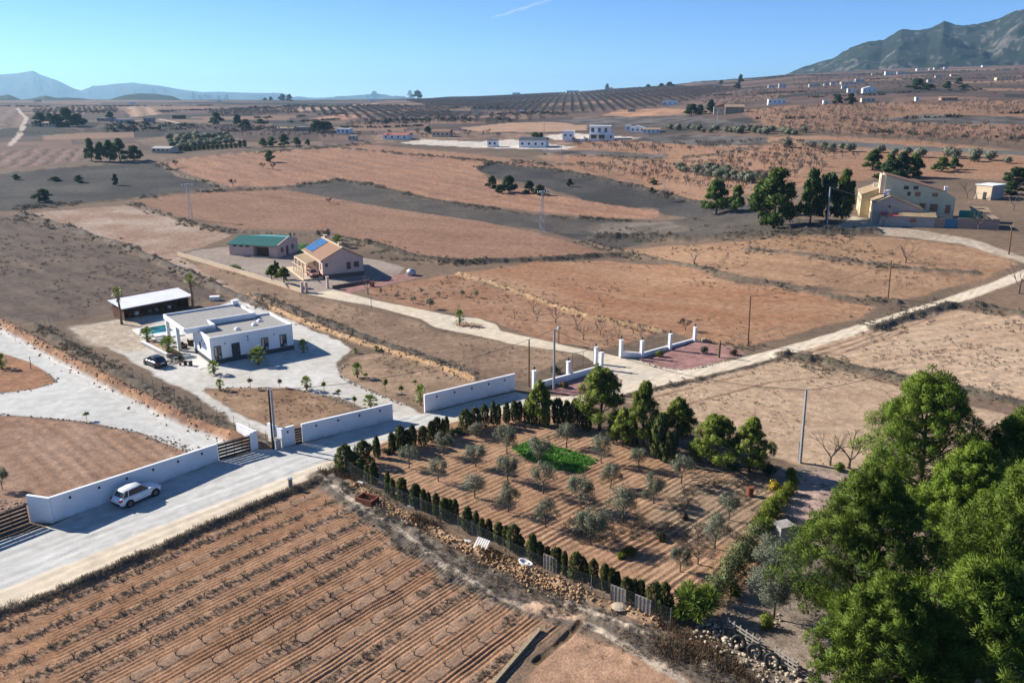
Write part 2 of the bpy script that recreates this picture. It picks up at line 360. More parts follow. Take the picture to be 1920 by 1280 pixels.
# gravel road with its paler sandy verge, whole length
ROAD_TOP = [(-90, 1042), (0, 1012), (98, 985), (250, 918), (410, 866), (480, 842), (525, 842), (640, 812), (736, 782), (795, 775), (880, 755), (966, 735), (1000, 742), (1080, 742), (1160, 722), (1240, 702), (1330, 684), (1400, 668), (1500, 642), (1600, 611), (1700, 581), (1760, 563), (1850, 533), (1960, 490), (2100, 440)]
ROAD_MID = [(2100, 456), (1960, 506), (1860, 543), (1760, 576), (1640, 612), (1500, 655), (1400, 682), (1290, 708), (1165, 735), (1080, 760), (985, 765), (900, 775), (760, 815), (650, 855), (600, 878), (430, 935), (300, 985), (150, 1050), (0, 1112), (-90, 1150)]
ROAD_BOT = [(2100, 458), (1960, 508), (1860, 546), (1760, 579), (1640, 615), (1500, 658), (1400, 685), (1290, 711), (1165, 739), (1080, 764), (985, 770), (900, 782), (760, 822), (650, 866), (600, 890), (560, 905), (440, 957), (320, 1010), (150, 1085), (0, 1146), (-90, 1185)]
paint(ROAD_TOP + ROAD_BOT, BEIGE, (.60, .515, .40), 'gravel_road', .15, .22, 2, furrow=((0, 1130), (560, 905), 1.1, .015, .05))
GROAD = ROAD_TOP[:12] + [(985, 755), (900, 768), (760, 811), (650, 851), (600, 870), (430, 936), (300, 984), (150, 1046), (0, 1108), (-90, 1146)]
paint(GROAD, GRAVEL, (.41, .40, .37), 'gravel_road', .35, .5, 3, furrow=((0, 1060), (600, 850), 1.7, .012, .06))
# wheel tracks on the gravel, tractor turns on the fields
for px in ([(-60, 1095), (150, 1006), (300, 945), (450, 893), (600, 848), (760, 797), (900, 760)], [(-60, 1125), (150, 1030), (300, 966), (450, 911), (600, 861), (760, 806), (900, 765)]):
    band(px, .34, (.53, .515, .48), 0, .22, 2.5, None, .015, (.485, .475, .445))
for px in ([(400, 848), (330, 805), (230, 755), (120, 690), (0, 622)], [(430, 838), (360, 797), (260, 742), (140, 678), (20, 612)], [(200, 742), (120, 742), (0, 752)]):
    band(px, .3, (.52, .51, .475), 0, .22, 2.5, None, .015, (.475, .465, .435))
for px in ([(1150, 722), (1200, 700), (1230, 688), (1200, 678), (1150, 672)], [(1180, 728), (1230, 706), (1255, 694)]):
    band(px, .25, (.50, .42, .32), 0, .15, 2, None, .02, (.44, .37, .28))
for px in ([(1330, 648), (1400, 630), (1470, 612), (1540, 600), (1600, 588)], [(1345, 655), (1430, 632), (1520, 610), (1610, 592)], [(1500, 668), (1580, 642), (1660, 616), (1740, 592)], [(1512, 674), (1600, 645), (1690, 612), (1760, 594)], [(1524, 680), (1610, 652), (1700, 620)], [(1180, 756), (1300, 726), (1400, 702)], [(1230, 772), (1350, 742), (1450, 715), (1560, 706)], [(1700, 475), (1800, 488), (1860, 505)], [(1560, 552), (1650, 548), (1760, 525), (1840, 505)], [(960, 452), (1000, 458), (1020, 470)], [(720, 552), (800, 545), (860, 552)]):
    band(px, .28, (.20, .125, .08), -.05, .14, 3, None, .08, (.30, .2, .13))
# vineyard in front
paint([(-90, 1180), (0, 1150), (120, 1110), (300, 1032), (440, 968), (545, 928), (600, 912), (650, 944), (760, 1006), (850, 1078), (950, 1130), (1030, 1165), (1060, 1172), (1010, 1215), (930, 1300), (900, 1400), (-90, 1400)], (.265, .145, .082), (.325, .195, .12), 'vineyard_field', .4, .7, ns=6, furrow=((0, 1180), (560, 940), 2.35, .05, .2))
paint([(960, 1300), (1010, 1225), (1070, 1180), (1150, 1210), (1230, 1240), (1330, 1300), (1300, 1400), (900, 1400)], (.42, .265, .175), (.33, .20, .13), 'vineyard_field', .4, .6, ns=5)
# olive plot
OLIVE_PLOT = [(632, 868), (700, 838), (790, 800), (880, 785), (985, 765), (1080, 790), (1180, 825), (1320, 872), (1440, 890), (1490, 900), (1482, 990), (1405, 1090), (1290, 1155), (1160, 1112), (1040, 1068), (900, 992), (760, 928)]
paint(OLIVE_PLOT, (.285, .165, .098), (.35, .22, .14), 'orchard_field', .3, .5, ns=6, furrow=((850, 905), (990, 848), .62, .05, .09))
paint([(960, 838), (1000, 826), (1060, 842), (1118, 862), (1090, 886), (1040, 880), (985, 858)], (.12, .19, .05), (.20, .17, .08), 'lettuce_bed', .1, .25, furrow=((980, 850), (1090, 880), .8, .06, .5), fine=.6)
paint([(1180, 960), (1280, 900), (1400, 890), (1470, 905), (1440, 980), (1320, 1010)], (.30, .21, .14), (.21, .15, .10), None, 2.0, 2.5, 4)
# ground under the pines and the yard beside them
paint([(1440, 880), (1530, 875), (1660, 900), (1800, 980), (2050, 1100), (2050, 1450), (1500, 1450), (1400, 1250), (1340, 1180), (1400, 1100), (1480, 1000)], (.19, .155, .125), (.28, .22, .175), 'garden_bed', .5, .8, ns=4)
paint([(1490, 890), (1540, 885), (1620, 910), (1560, 960), (1500, 985), (1480, 960)], (.42, .30, .25), (.35, .25, .21), None, .5, .6)

# --- banks, verges, scrubby field edges
DK = (.085, .072, .058)
for px, wd, c, h in [
    ([(-60, 398), (0, 393), (120, 385), (240, 373), (350, 362), (520, 353), (640, 338)], 1.3, DK, .6),
    ([(640, 338), (690, 345), (760, 364), (840, 381), (1000, 404), (1180, 414)], 1.2, DK, .5),
    ([(640, 278), (700, 284), (800, 293), (920, 303)], 1.4, DK, .7),
    ([(896, 318), (920, 305), (990, 314), (1080, 325), (1200, 351), (1280, 374), (1340, 385)], 1.6, DK, .8),
    ([(960, 303), (1030, 311), (1100, 308)], 2.0, DK, 1.0),
    ([(297, 306), (340, 330), (427, 351)], 1.0, (.2, .16, .125), .5),
    ([(40, 402), (140, 432), (240, 465), (330, 505), (440, 555), (500, 578)], 1.5, (.16, .13, .105), .8),
    ([(240, 378), (300, 402), (370, 424), (440, 436), (520, 438), (620, 445), (690, 458)], 1.0, (.18, .145, .115), .6),
    ([(690, 456), (760, 478), (850, 494), (1000, 489), (1130, 481), (1180, 480)], 1.7, DK, .9),
    ([(1120, 446), (1200, 444), (1300, 450), (1450, 441), (1560, 436), (1640, 436)], 2.2, DK, 1.2),
    ([(1090, 452), (1150, 470), (1250, 492), (1400, 526), (1560, 558), (1680, 567)], 1.2, (.16, .125, .09), .6),
    ([(1400, 470), (1560, 486), (1700, 505), (1830, 513)], 1.3, (.17, .135, .1), .5),
    ([(862, 515), (930, 534), (1000, 560), (1100, 594), (1240, 622)], 1.1, STONE, .6),
    ([(1470, 668), (1540, 676), (1600, 692), (1700, 716), (1800, 732), (1960, 770)], 1.6, (.13, .11, .08), .7),
    ([(1640, 616), (1720, 590), (1790, 572), (1860, 578), (1960, 600)], 1.5, (.12, .10, .075), .7),
    ([(1170, 744), (1290, 716), (1400, 689), (1480, 668)], .6, (.18, .14, .1), .2),
    ([(-60, 328), (0, 325), (150, 312), (300, 300), (440, 288), (560, 276), (640, 270)], 1.6, (.2, .15, .12), .5),
    ([(480, 287), (560, 281), (640, 274), (690, 270)], 1.6, DK, .9),
    ([(1020, 290), (1130, 294), (1230, 300), (1330, 292), (1400, 280), (1480, 262)], 2.0, DK, 1.1),
    ([(60, 236), (180, 234), (300, 236), (450, 238)], 6, (.06, .055, .05), 2), ([(40, 250), (150, 246), (300, 246)], 4, (.07, .06, .055), 1.5),
    ([(200, 246), (300, 244), (360, 240)], 7, (.05, .055, .045), 2), ([(440, 206), (560, 200), (700, 203)], 5, (.06, .055, .05), 2),
    ([(660, 233), (760, 230), (850, 228), (950, 228)], 8, (.055, .05, .045), 3), ([(930, 218), (1000, 214), (1060, 216)], 5, (.06, .055, .05), 2),
    ([(840, 205), (900, 204), (960, 206)], 7, (.055, .05, .05), 2), ([(480, 214), (560, 212), (620, 209)], 4, (.06, .055, .05), 2)]:
    band(px, wd, c, h, jit=wd * .5)
# earth bank with stones along the drive on the left, and the stony strip behind the flat-roofed house
band([(-60, 572), (0, 606), (60, 640), (150, 690), (250, 742), (350, 792), (440, 826), (470, 836)], 1.25, (.33, .185, .11), 1.0, .3, c2=(.22, .125, .08))
band([(60, 606), (140, 655), (250, 715), (350, 768), (440, 806), (500, 832)], .7, (.14, .115, .09), .3, .4)
band([(470, 560), (560, 600), (660, 638), (760, 668), (860, 700), (890, 712)], .9, (.42, .26, .14), .5, .35, c2=STONE)
band([(480, 552), (560, 585), (690, 632), (790, 668), (890, 700)], .6, (.13, .11, .09), .3, .4)
# the dirt path between the vineyard and the olive plot, grass either side
band([(600, 890), (660, 938), (740, 995), (830, 1060), (920, 1105), (1010, 1140), (1120, 1165), (1230, 1215), (1330, 1270), (1420, 1320)], 1.5, (.165, .135, .105), .12, .6, c2=(.11, .09, .072))
band([(620, 892), (700, 950), (790, 1010), (880, 1060), (980, 1100), (1090, 1140), (1200, 1185), (1300, 1230), (1430, 1300)], 1.0, (.19, .155, .12), .1, .5, c2=(.12, .10, .08))
band([(600, 892), (650, 932), (700, 968), (750, 996), (830, 1060), (930, 1118)], .34, (.40, .34, .27), 0, .3, 3, 'dirt_path', .04, (.26, .21, .165))
band([(640, 900), (700, 945), (770, 985)], .26, (.42, .36, .30), 0, .28, 2, 'dirt_path', .04, (.28, .23, .185))
band([(930, 1118), (1000, 1145), (1070, 1158), (1130, 1185), (1190, 1222), (1260, 1262), (1330, 1310)], .42, (.44, .36, .28), 0, .35, 3, 'dirt_path', .05, (.28, .22, .17))
band([(1000, 1140), (1040, 1150), (1080, 1158)], .9, (.46, .32, .22), .0, .4, 3, 'dirt_path', .05, (.38, .26, .18))
band([(1060, 1130), (1150, 1165), (1260, 1215), (1360, 1270)], .28, (.42, .34, .26), 0, .3, 3, 'dirt_path', .05, (.28, .22, .17))
band([(-90, 1188), (0, 1152), (120, 1108), (300, 1030), (440, 966), (545, 922), (600, 900)], .42, (.13, .105, .08), .30, .18, 1.2)
# heap of stones in front of the fence (ground part)
band([(655, 905), (720, 945), (800, 985), (900, 1035), (1000, 1080), (1080, 1108)], .55, (.44, .29, .17), .25, .3, 1.2, c2=(.30, .2, .125))
band([(990, 1070), (1060, 1105), (1150, 1140), (1230, 1165)], .5, (.40, .27, .17), .2, .3, 1.2, c2=(.30, .2, .125))
# trench beside the low wall at the bottom
band([(1005, 1240), (1060, 1195), (1085, 1170)], .35, (.15, .10, .065), -.12, .15)
dzz += (n2 - 0.5) * 0.16 * smooth(260, 60, gR) * (cls != CLS.index('gravel_road')) * (cls != CLS.index('gravel_yard')) * (cls != CLS.index('gravel_driveway'))
# the mountain: grey rock with dark scrub; the far hills
mR = (gR > 2150)
mtv = np.interp(gT, MT[0], MT[1], left=-0.2)
mm = (mtv > -0.02) & (gR > 2230)
if True:
    i = np.nonzero(mm)[0]
    g1 = fbm(gx[i] / 150, gy[i] / 150, 91, 6, .68); g2 = fbm(gx[i] / 22, gy[i] / 22, 92, 3, .7)
    rock = smooth(.54, .70, g1 * .4 + g2 * .6)[:, None]
    col[i] = np.array((.022, .028, .020))[None] * (1 - rock) + np.array((.13, .115, .10))[None] * rock
    CLS.append('mountain'); cls[i] = len(CLS) - 1
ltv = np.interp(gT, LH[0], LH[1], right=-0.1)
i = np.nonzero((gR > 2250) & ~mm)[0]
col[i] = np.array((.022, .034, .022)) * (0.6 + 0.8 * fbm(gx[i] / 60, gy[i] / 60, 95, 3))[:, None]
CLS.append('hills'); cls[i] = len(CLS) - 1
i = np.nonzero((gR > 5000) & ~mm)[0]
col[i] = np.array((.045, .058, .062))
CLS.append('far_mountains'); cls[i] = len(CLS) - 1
gz = gz + dzz

# --- soil material: colour of the place from the layer above, grain and clods from noise
def ground_mat():
    m = bpy.data.materials.new('ground'); m.use_nodes = True
    t = m.node_tree; N = t.nodes; L = t.links
    b = N['Principled BSDF']; b.inputs['Roughness'].default_value = .95; b.inputs['Specular IOR Level'].default_value = .1
    at = N.new('ShaderNodeAttribute'); at.attribute_name = 'Col'
    ge = N.new('ShaderNodeNewGeometry')
    def noise(sc, det, ro=.6):
        n = N.new('ShaderNodeTexNoise'); n.inputs['Scale'].default_value = sc; n.inputs['Detail'].default_value = det; n.inputs['Roughness'].default_value = ro
        L.new(ge.outputs['Position'], n.inputs['Vector']); return n
    a = noise(5.0, 4, .7); c = noise(.9, 9, .78)
    mr = N.new('ShaderNodeMapRange'); mr.inputs['From Min'].default_value = .3; mr.inputs['From Max'].default_value = .7; mr.inputs['To Min'].default_value = .70; mr.inputs['To Max'].default_value = 1.28
    L.new(a.outputs['Fac'], mr.inputs['Value'])
    mr2 = N.new('ShaderNodeMapRange'); mr2.inputs['From Min'].default_value = .3; mr2.inputs['From Max'].default_value = .7; mr2.inputs['To Min'].default_value = .64; mr2.inputs['To Max'].default_value = 1.36
    L.new(c.outputs['Fac'], mr2.inputs['Value'])
    mu = N.new('ShaderNodeMath'); mu.operation = 'MULTIPLY'
    L.new(mr.outputs[0], mu.inputs[0]); L.new(mr2.outputs[0], mu.inputs[1])
    gm = N.new('ShaderNodeMix'); gm.inputs['A'].default_value = 1.0; L.new(at.outputs['Alpha'], gm.inputs['Factor']); L.new(mu.outputs[0], gm.inputs['B']); mu = gm
    vm = N.new('ShaderNodeVectorMath'); vm.operation = 'SCALE'
    L.new(at.outputs['Color'], vm.inputs[0]); L.new(mu.outputs[0], vm.inputs['Scale'])
    L.new(vm.outputs[0], b.inputs['Base Color'])
    bu = N.new('ShaderNodeBump'); bu.inputs['Strength'].default_value = .55; bu.inputs['Distance'].default_value = .12
    bs = N.new('ShaderNodeMath'); bs.operation = 'MULTIPLY'; bs.inputs[1].default_value = .5; L.new(at.outputs['Alpha'], bs.inputs[0]); L.new(bs.outputs[0], bu.inputs['Strength'])
    L.new(a.outputs['Fac'], bu.inputs['Height']); L.new(bu.outputs[0], b.inputs['Normal'])
    return m
MG = ground_mat()

def build_ground():
    i0 = (np.arange(NR - 1)[:, None] * NT + np.arange(NT - 1)[None, :]).ravel()
    quads = np.stack([i0, i0 + 1, i0 + NT + 1, i0 + NT], 1)[:, ::-1]
    fc = cls[i0]
    P3 = np.stack([gx, gy, gz], 1).astype(np.float32)
    c4 = np.concatenate([np.clip(col, 0, 1), grain[:, None]], 1).astype(np.float32)
    for k, nm in enumerate(CLS):
        q = quads[fc == k]
        if not len(q): continue
        u, inv = np.unique(q, return_inverse=True)
        me = bpy.data.meshes.new(nm)
        me.vertices.add(len(u)); me.vertices.foreach_set('co', P3[u].ravel())
        me.loops.add(q.size); me.loops.foreach_set('vertex_index', inv.ravel().astype(np.int32))
        me.polygons.add(len(q)); me.polygons.foreach_set('loop_start', np.arange(0, q.size, 4, dtype=np.int32)); me.polygons.foreach_set('loop_total', np.full(len(q), 4, np.int32))
        me.polygons.foreach_set('use_smooth', np.ones(len(q), bool))
        me.update()
        ca = me.color_attributes.new('Col', 'FLOAT_COLOR', 'POINT'); ca.data.foreach_set('color', c4[u].ravel())
        me.materials.append(MG)
        o = bpy.data.objects.new(nm, me); o['kind'] = 'structure'
        C.objects.link(o)
build_ground()
_ri = lambda r: np.clip(np.searchsorted(RR, r) - 1, 0, NR - 2)
def gh(x, y):
    """height of the finished ground (with furrows and banks) at x, y"""
    r = math.hypot(x, y); t = math.atan2(x, y)
    i = int(np.clip(np.searchsorted(RR, r) - 1, 0, NR - 2)); j = int(np.clip(np.searchsorted(TT, t) - 1, 0, NT - 2))
    fi = (r - RR[i]) / (RR[i + 1] - RR[i]); fj = (t - TT[j]) / (TT[j + 1] - TT[j])
    fi = min(max(fi, 0), 1); fj = min(max(fj, 0), 1)
    Z = gz.reshape(NR, NT)
    return float((Z[i, j] * (1 - fj) + Z[i, j + 1] * fj) * (1 - fi) + (Z[i + 1, j] * (1 - fj) + Z[i + 1, j + 1] * fj) * fi)
def at(x, y):
    """point on the finished ground under pixel (x, y)"""
    g = G(x, y); return Vector((g.x, g.y, gh(g.x, g.y)))
# ---------------------------------------------------------------- materials
MATS = {}
def mat(name, c, c2=None, rough=.8, sc=2.0, det=4, spec=.3, metal=0.0, bump=0.0, bsc=None, trans=0.0, rnd=0.0, coord='Object', lo=.35, hi=.65, alpha=None):
    if name in MATS: return MATS[name]
    m = bpy.data.materials.new(name); m.use_nodes = True
    t = m.node_tree; N = t.nodes; L = t.links
    b = N['Principled BSDF']
    b.inputs['Roughness'].default_value = rough; b.inputs['Specular IOR Level'].default_value = spec; b.inputs['Metallic'].default_value = metal
    co = N.new('ShaderNodeTexCoord')
    no = N.new('ShaderNodeTexNoise'); no.inputs['Scale'].default_value = sc; no.inputs['Detail'].default_value = det; no.inputs['Roughness'].default_value = .65
    L.new(co.outputs[coord], no.inputs['Vector'])
    mr = N.new('ShaderNodeMapRange'); mr.inputs['From Min'].default_value = lo; mr.inputs['From Max'].default_value = hi
    L.new(no.outputs['Fac'], mr.inputs['Value'])
    mx = N.new('ShaderNodeMix'); mx.data_type = 'RGBA'
    c2 = c2 or tuple(v * .8 for v in c)
    mx.inputs['A'].default_value = (*c, 1); mx.inputs['B'].default_value = (*c2, 1)
    L.new(mr.outputs[0], mx.inputs['Factor'])
    out = mx.outputs['Result']
    if rnd:
        oi = N.new('ShaderNodeObjectInfo'); ge = N.new('ShaderNodeNewGeometry')
        ad = N.new('ShaderNodeMath'); ad.operation = 'ADD'
        L.new(oi.outputs['Random'], ad.inputs[0]); L.new(ge.outputs['Random Per Island'], ad.inputs[1])
        m2 = N.new('ShaderNodeMapRange'); m2.inputs['From Max'].default_value = 2.0; m2.inputs['To Min'].default_value = 1 - rnd; m2.inputs['To Max'].default_value = 1 + rnd
        L.new(ad.outputs[0], m2.inputs['Value'])
        vm = N.new('ShaderNodeVectorMath'); vm.operation = 'SCALE'
        L.new(out, vm.inputs[0]); L.new(m2.outputs[0], vm.inputs['Scale']); out = vm.outputs[0]
    L.new(out, b.inputs['Base Color'])
    if bump:
        bn = N.new('ShaderNodeTexNoise'); bn.inputs['Scale'].default_value = bsc or sc * 4; bn.inputs['Detail'].default_value = 4
        L.new(co.outputs[coord], bn.inputs['Vector'])
        bu = N.new('ShaderNodeBump'); bu.inputs['Strength'].default_value = bump; bu.inputs['Distance'].default_value = .05
        L.new(bn.outputs['Fac'], bu.inputs['Height']); L.new(bu.outputs[0], b.inputs['Normal'])
    if trans:
        tr = N.new('ShaderNodeBsdfTranslucent'); L.new(out, tr.inputs['Color'])
        ms = N.new('ShaderNodeMixShader'); ms.inputs[0].default_value = trans
        o = N['Material Output']
        L.new(b.outputs[0], ms.inputs[1]); L.new(tr.outputs[0], ms.inputs[2]); L.new(ms.outputs[0], o.inputs['Surface'])
    MATS[name] = m
    return m

M_WHITE = mat('white_render', (.78, .79, .80), (.70, .71, .73), .85, .6, bump=.1, bsc=8)
def splash(m):
    t = m.node_tree; N = t.nodes; L = t.links; b = N['Principled BSDF']; src = b.inputs['Base Color'].links[0].from_socket
    co = N.new('ShaderNodeTexCoord'); sx = N.new('ShaderNodeSeparateXYZ'); L.new(co.outputs['Object'], sx.inputs[0])
    no = N.new('ShaderNodeTexNoise'); no.inputs['Scale'].default_value = 1.3; no.inputs['Detail'].default_value = 5; L.new(co.outputs['Object'], no.inputs['Vector'])
    ad = N.new('ShaderNodeMath'); ad.operation = 'MULTIPLY_ADD'; ad.inputs[1].default_value = -1.1; L.new(no.outputs['Fac'], ad.inputs[0]); L.new(sx.outputs['Z'], ad.inputs[2])
    mr = N.new('ShaderNodeMapRange'); mr.inputs['From Min'].default_value = -.55; mr.inputs['From Max'].default_value = -.15; mr.inputs['To Min'].default_value = .5; mr.inputs['To Max'].default_value = 0; L.new(ad.outputs[0], mr.inputs['Value'])
    mx = N.new('ShaderNodeMix'); mx.data_type = 'RGBA'; mx.inputs['B'].default_value = (.50, .42, .32, 1); L.new(src, mx.inputs['A']); L.new(mr.outputs[0], mx.inputs['Factor']); L.new(mx.outputs['Result'], b.inputs['Base Color'])
splash(M_WHITE)
M_CREAM = mat('cream_render', (.66, .52, .37), (.58, .45, .32), .9, .8, bump=.15, bsc=6)
M_PINK = mat('pink_render', (.60, .44, .37), (.54, .39, .33), .9, .8, bump=.15, bsc=6)
M_YELL = mat('ochre_render', (.62, .51, .32), (.55, .43, .25), .9, 1.0)
M_GREYW = mat('grey_cement', (.36, .33, .31), (.28, .255, .24), .9, 1.2, bump=.2)
M_CONC = mat('concrete', (.42, .41, .39), (.33, .32, .30), .9, 2.5, bump=.2)
M_POLEC = mat('pole_concrete', (.36, .37, .38), (.29, .30, .31), .85, 3)
M_WOOD = mat('pole_wood', (.19, .10, .05), (.12, .065, .034), .85, 5)
M_WOODG = mat('grey_wood', (.34, .30, .26), (.22, .19, .16), .9, 6)
M_DARKW = mat('dark_slats', (.035, .028, .025), (.05, .04, .034), .6, 6)
M_TILE = mat('roof_tiles', (.30, .17, .10), (.20, .11, .07), .85, 3, bump=.4, bsc=20)
M_TILE2 = mat('old_roof_tiles', (.36, .26, .15), (.22, .165, .11), .9, 1.5, bump=.5, bsc=12)
M_FLAT = mat('gravel_roof', (.34, .33, .31), (.26, .25, .235), .95, 3, bump=.4, bsc=30)
M_GLASS = mat('window_glass', (.02, .03, .04), (.03, .04, .05), .06, 1, spec=.8)
M_FRAME = mat('dark_frame', (.05, .05, .055), (.04, .04, .045), .5, 4)
M_PLINTH = mat('dark_plinth', (.06, .062, .07), (.045, .048, .055), .6, 3)
M_BLACK = mat('black_rubber', (.012, .012, .012), (.02, .02, .02), .6, 4)
M_GREENR = mat('green_roof_sheet', (.008, .105, .092), (.006, .085, .075), .6, 1.2)
M_RED = mat('red_sheet', (.35, .06, .05), (.26, .05, .045), .7, 2)
M_BROWNW = mat('brown_boards', (.15, .06, .035), (.09, .04, .025), .8, 3)
M_STEEL = mat('galvanised_steel', (.42, .44, .46), (.34, .36, .38), .45, 6, metal=.6)
M_RUST = mat('rusty_iron', (.24, .075, .035), (.14, .05, .03), .85, 5)
M_STONE = mat('field_stone', (.42, .265, .135), (.30, .185, .10), .9, 3, rnd=.4, bump=.3)
M_STONEG = mat('pale_stone', (.42, .35, .26), (.30, .245, .19), .9, 3, rnd=.35, bump=.3)
M_POLED = mat('tarred_wood', (.075, .05, .035), (.05, .034, .026), .8, 5)
M_TRUNK = mat('bark', (.13, .095, .07), (.075, .055, .042), .95, 6, bump=.5)
M_BARE = mat('bare_twigs', (.16, .125, .10), (.10, .078, .066), .95, 5, rnd=.25)
M_VINE = mat('vine_wood', (.075, .055, .042), (.05, .038, .03), .95, 6, rnd=.2)
M_PINE = mat('pine_needles', (.082, .138, .013), (.142, .198, .022), .6, .55, trans=.25, rnd=.5, spec=.2)
M_PINEL = mat('pine_needles_bright', (.13, .178, .026), (.195, .235, .04), .6, .8, trans=.3, rnd=.5, spec=.2)
M_PINE2 = mat('pine_needles_deep', (.042, .085, .014), (.085, .130, .022), .6, .7, trans=.25, rnd=.5, spec=.2)
M_CYP = mat('cypress_scales', (.050, .066, .018), (.085, .098, .028), .8, 2.5, trans=.15, rnd=.45, spec=.15)
M_OLIVE = mat('olive_leaves', (.135, .155, .105), (.20, .215, .155), .7, 1.5, trans=.2, rnd=.4, spec=.3)
M_BUSH = mat('green_leaves', (.11, .165, .02), (.165, .21, .03), .7, 2, trans=.3, rnd=.4)
M_YBUSH = mat('yellow_green_leaves', (.20, .23, .025), (.13, .18, .02), .7, 2, trans=.3, rnd=.35)
M_DBUSH = mat('dark_leaves', (.03, .05, .02), (.05, .07, .03), .75, 2, trans=.2, rnd=.4)
M_PALM = mat('palm_leaves', (.15, .20, .035), (.22, .26, .05), .5, 2, trans=.25, rnd=.35)
M_PALMT = mat('palm_trunk', (.20, .14, .09), (.12, .085, .055), .95, 8, bump=.6)
M_STRAW = mat('dry_palm_skirt', (.30, .21, .11), (.2, .14, .08), .9, 5, rnd=.3)
M_GRASS = mat('dry_grass', (.185, .15, .11), (.11, .092, .07), .95, .4, rnd=.4, coord='Generated', trans=.15)
M_LETT = mat('lettuce_leaves', (.10, .27, .035), (.15, .34, .06), .6, 3, trans=.3, rnd=.3)

# ---------------------------------------------------------------- objects and their names
def tag(o, label=None, cat=None, group=None, kind=None):
    if label: o['label'] = label
    if cat: o['category'] = cat
    if group: o['group'] = group
    if kind: o['kind'] = kind
    return o
def thing(name, label, cat, loc=(0, 0, 0), rz=0.0, group=None, sc=1.0):
    o = bpy.data.objects.new(name, None); C.objects.link(o)
    o.empty_display_size = .3
    o.location = loc; o.rotation_euler = (0, 0, rz)
    o.scale = (sc, sc, sc) if not isinstance(sc, (tuple, list)) else sc
    return tag(o, label, cat, group)
def link(name, me, parent=None, loc=(0, 0, 0), rz=0.0, sc=1.0):
    o = bpy.data.objects.new(name, me); C.objects.link(o)
    o.location = loc; o.rotation_euler = (0, 0, rz)
    o.scale = (sc, sc, sc) if not isinstance(sc, (tuple, list)) else sc
    if parent: o.parent = parent
    return o
KIDS = {}
def dup(root, loc, rz=0.0, sc=1.0, label=None, group=None):
    """copy of a thing together with its parts and their parts"""
    c = root.copy(); C.objects.link(c)
    c.location = loc; c.rotation_euler = (0, 0, rz); c.scale = (sc, sc, sc) if not isinstance(sc, (tuple, list)) else sc
    if label: c['label'] = label
    if group: c['group'] = group
    for ch in KIDS.get(root.name) or [o for o in bpy.data.objects if o.parent == root]:
        k = ch.copy(); C.objects.link(k); k.parent = c
        for g in KIDS.get(ch.name) or []:
            q = g.copy(); C.objects.link(q); q.parent = k
    return c

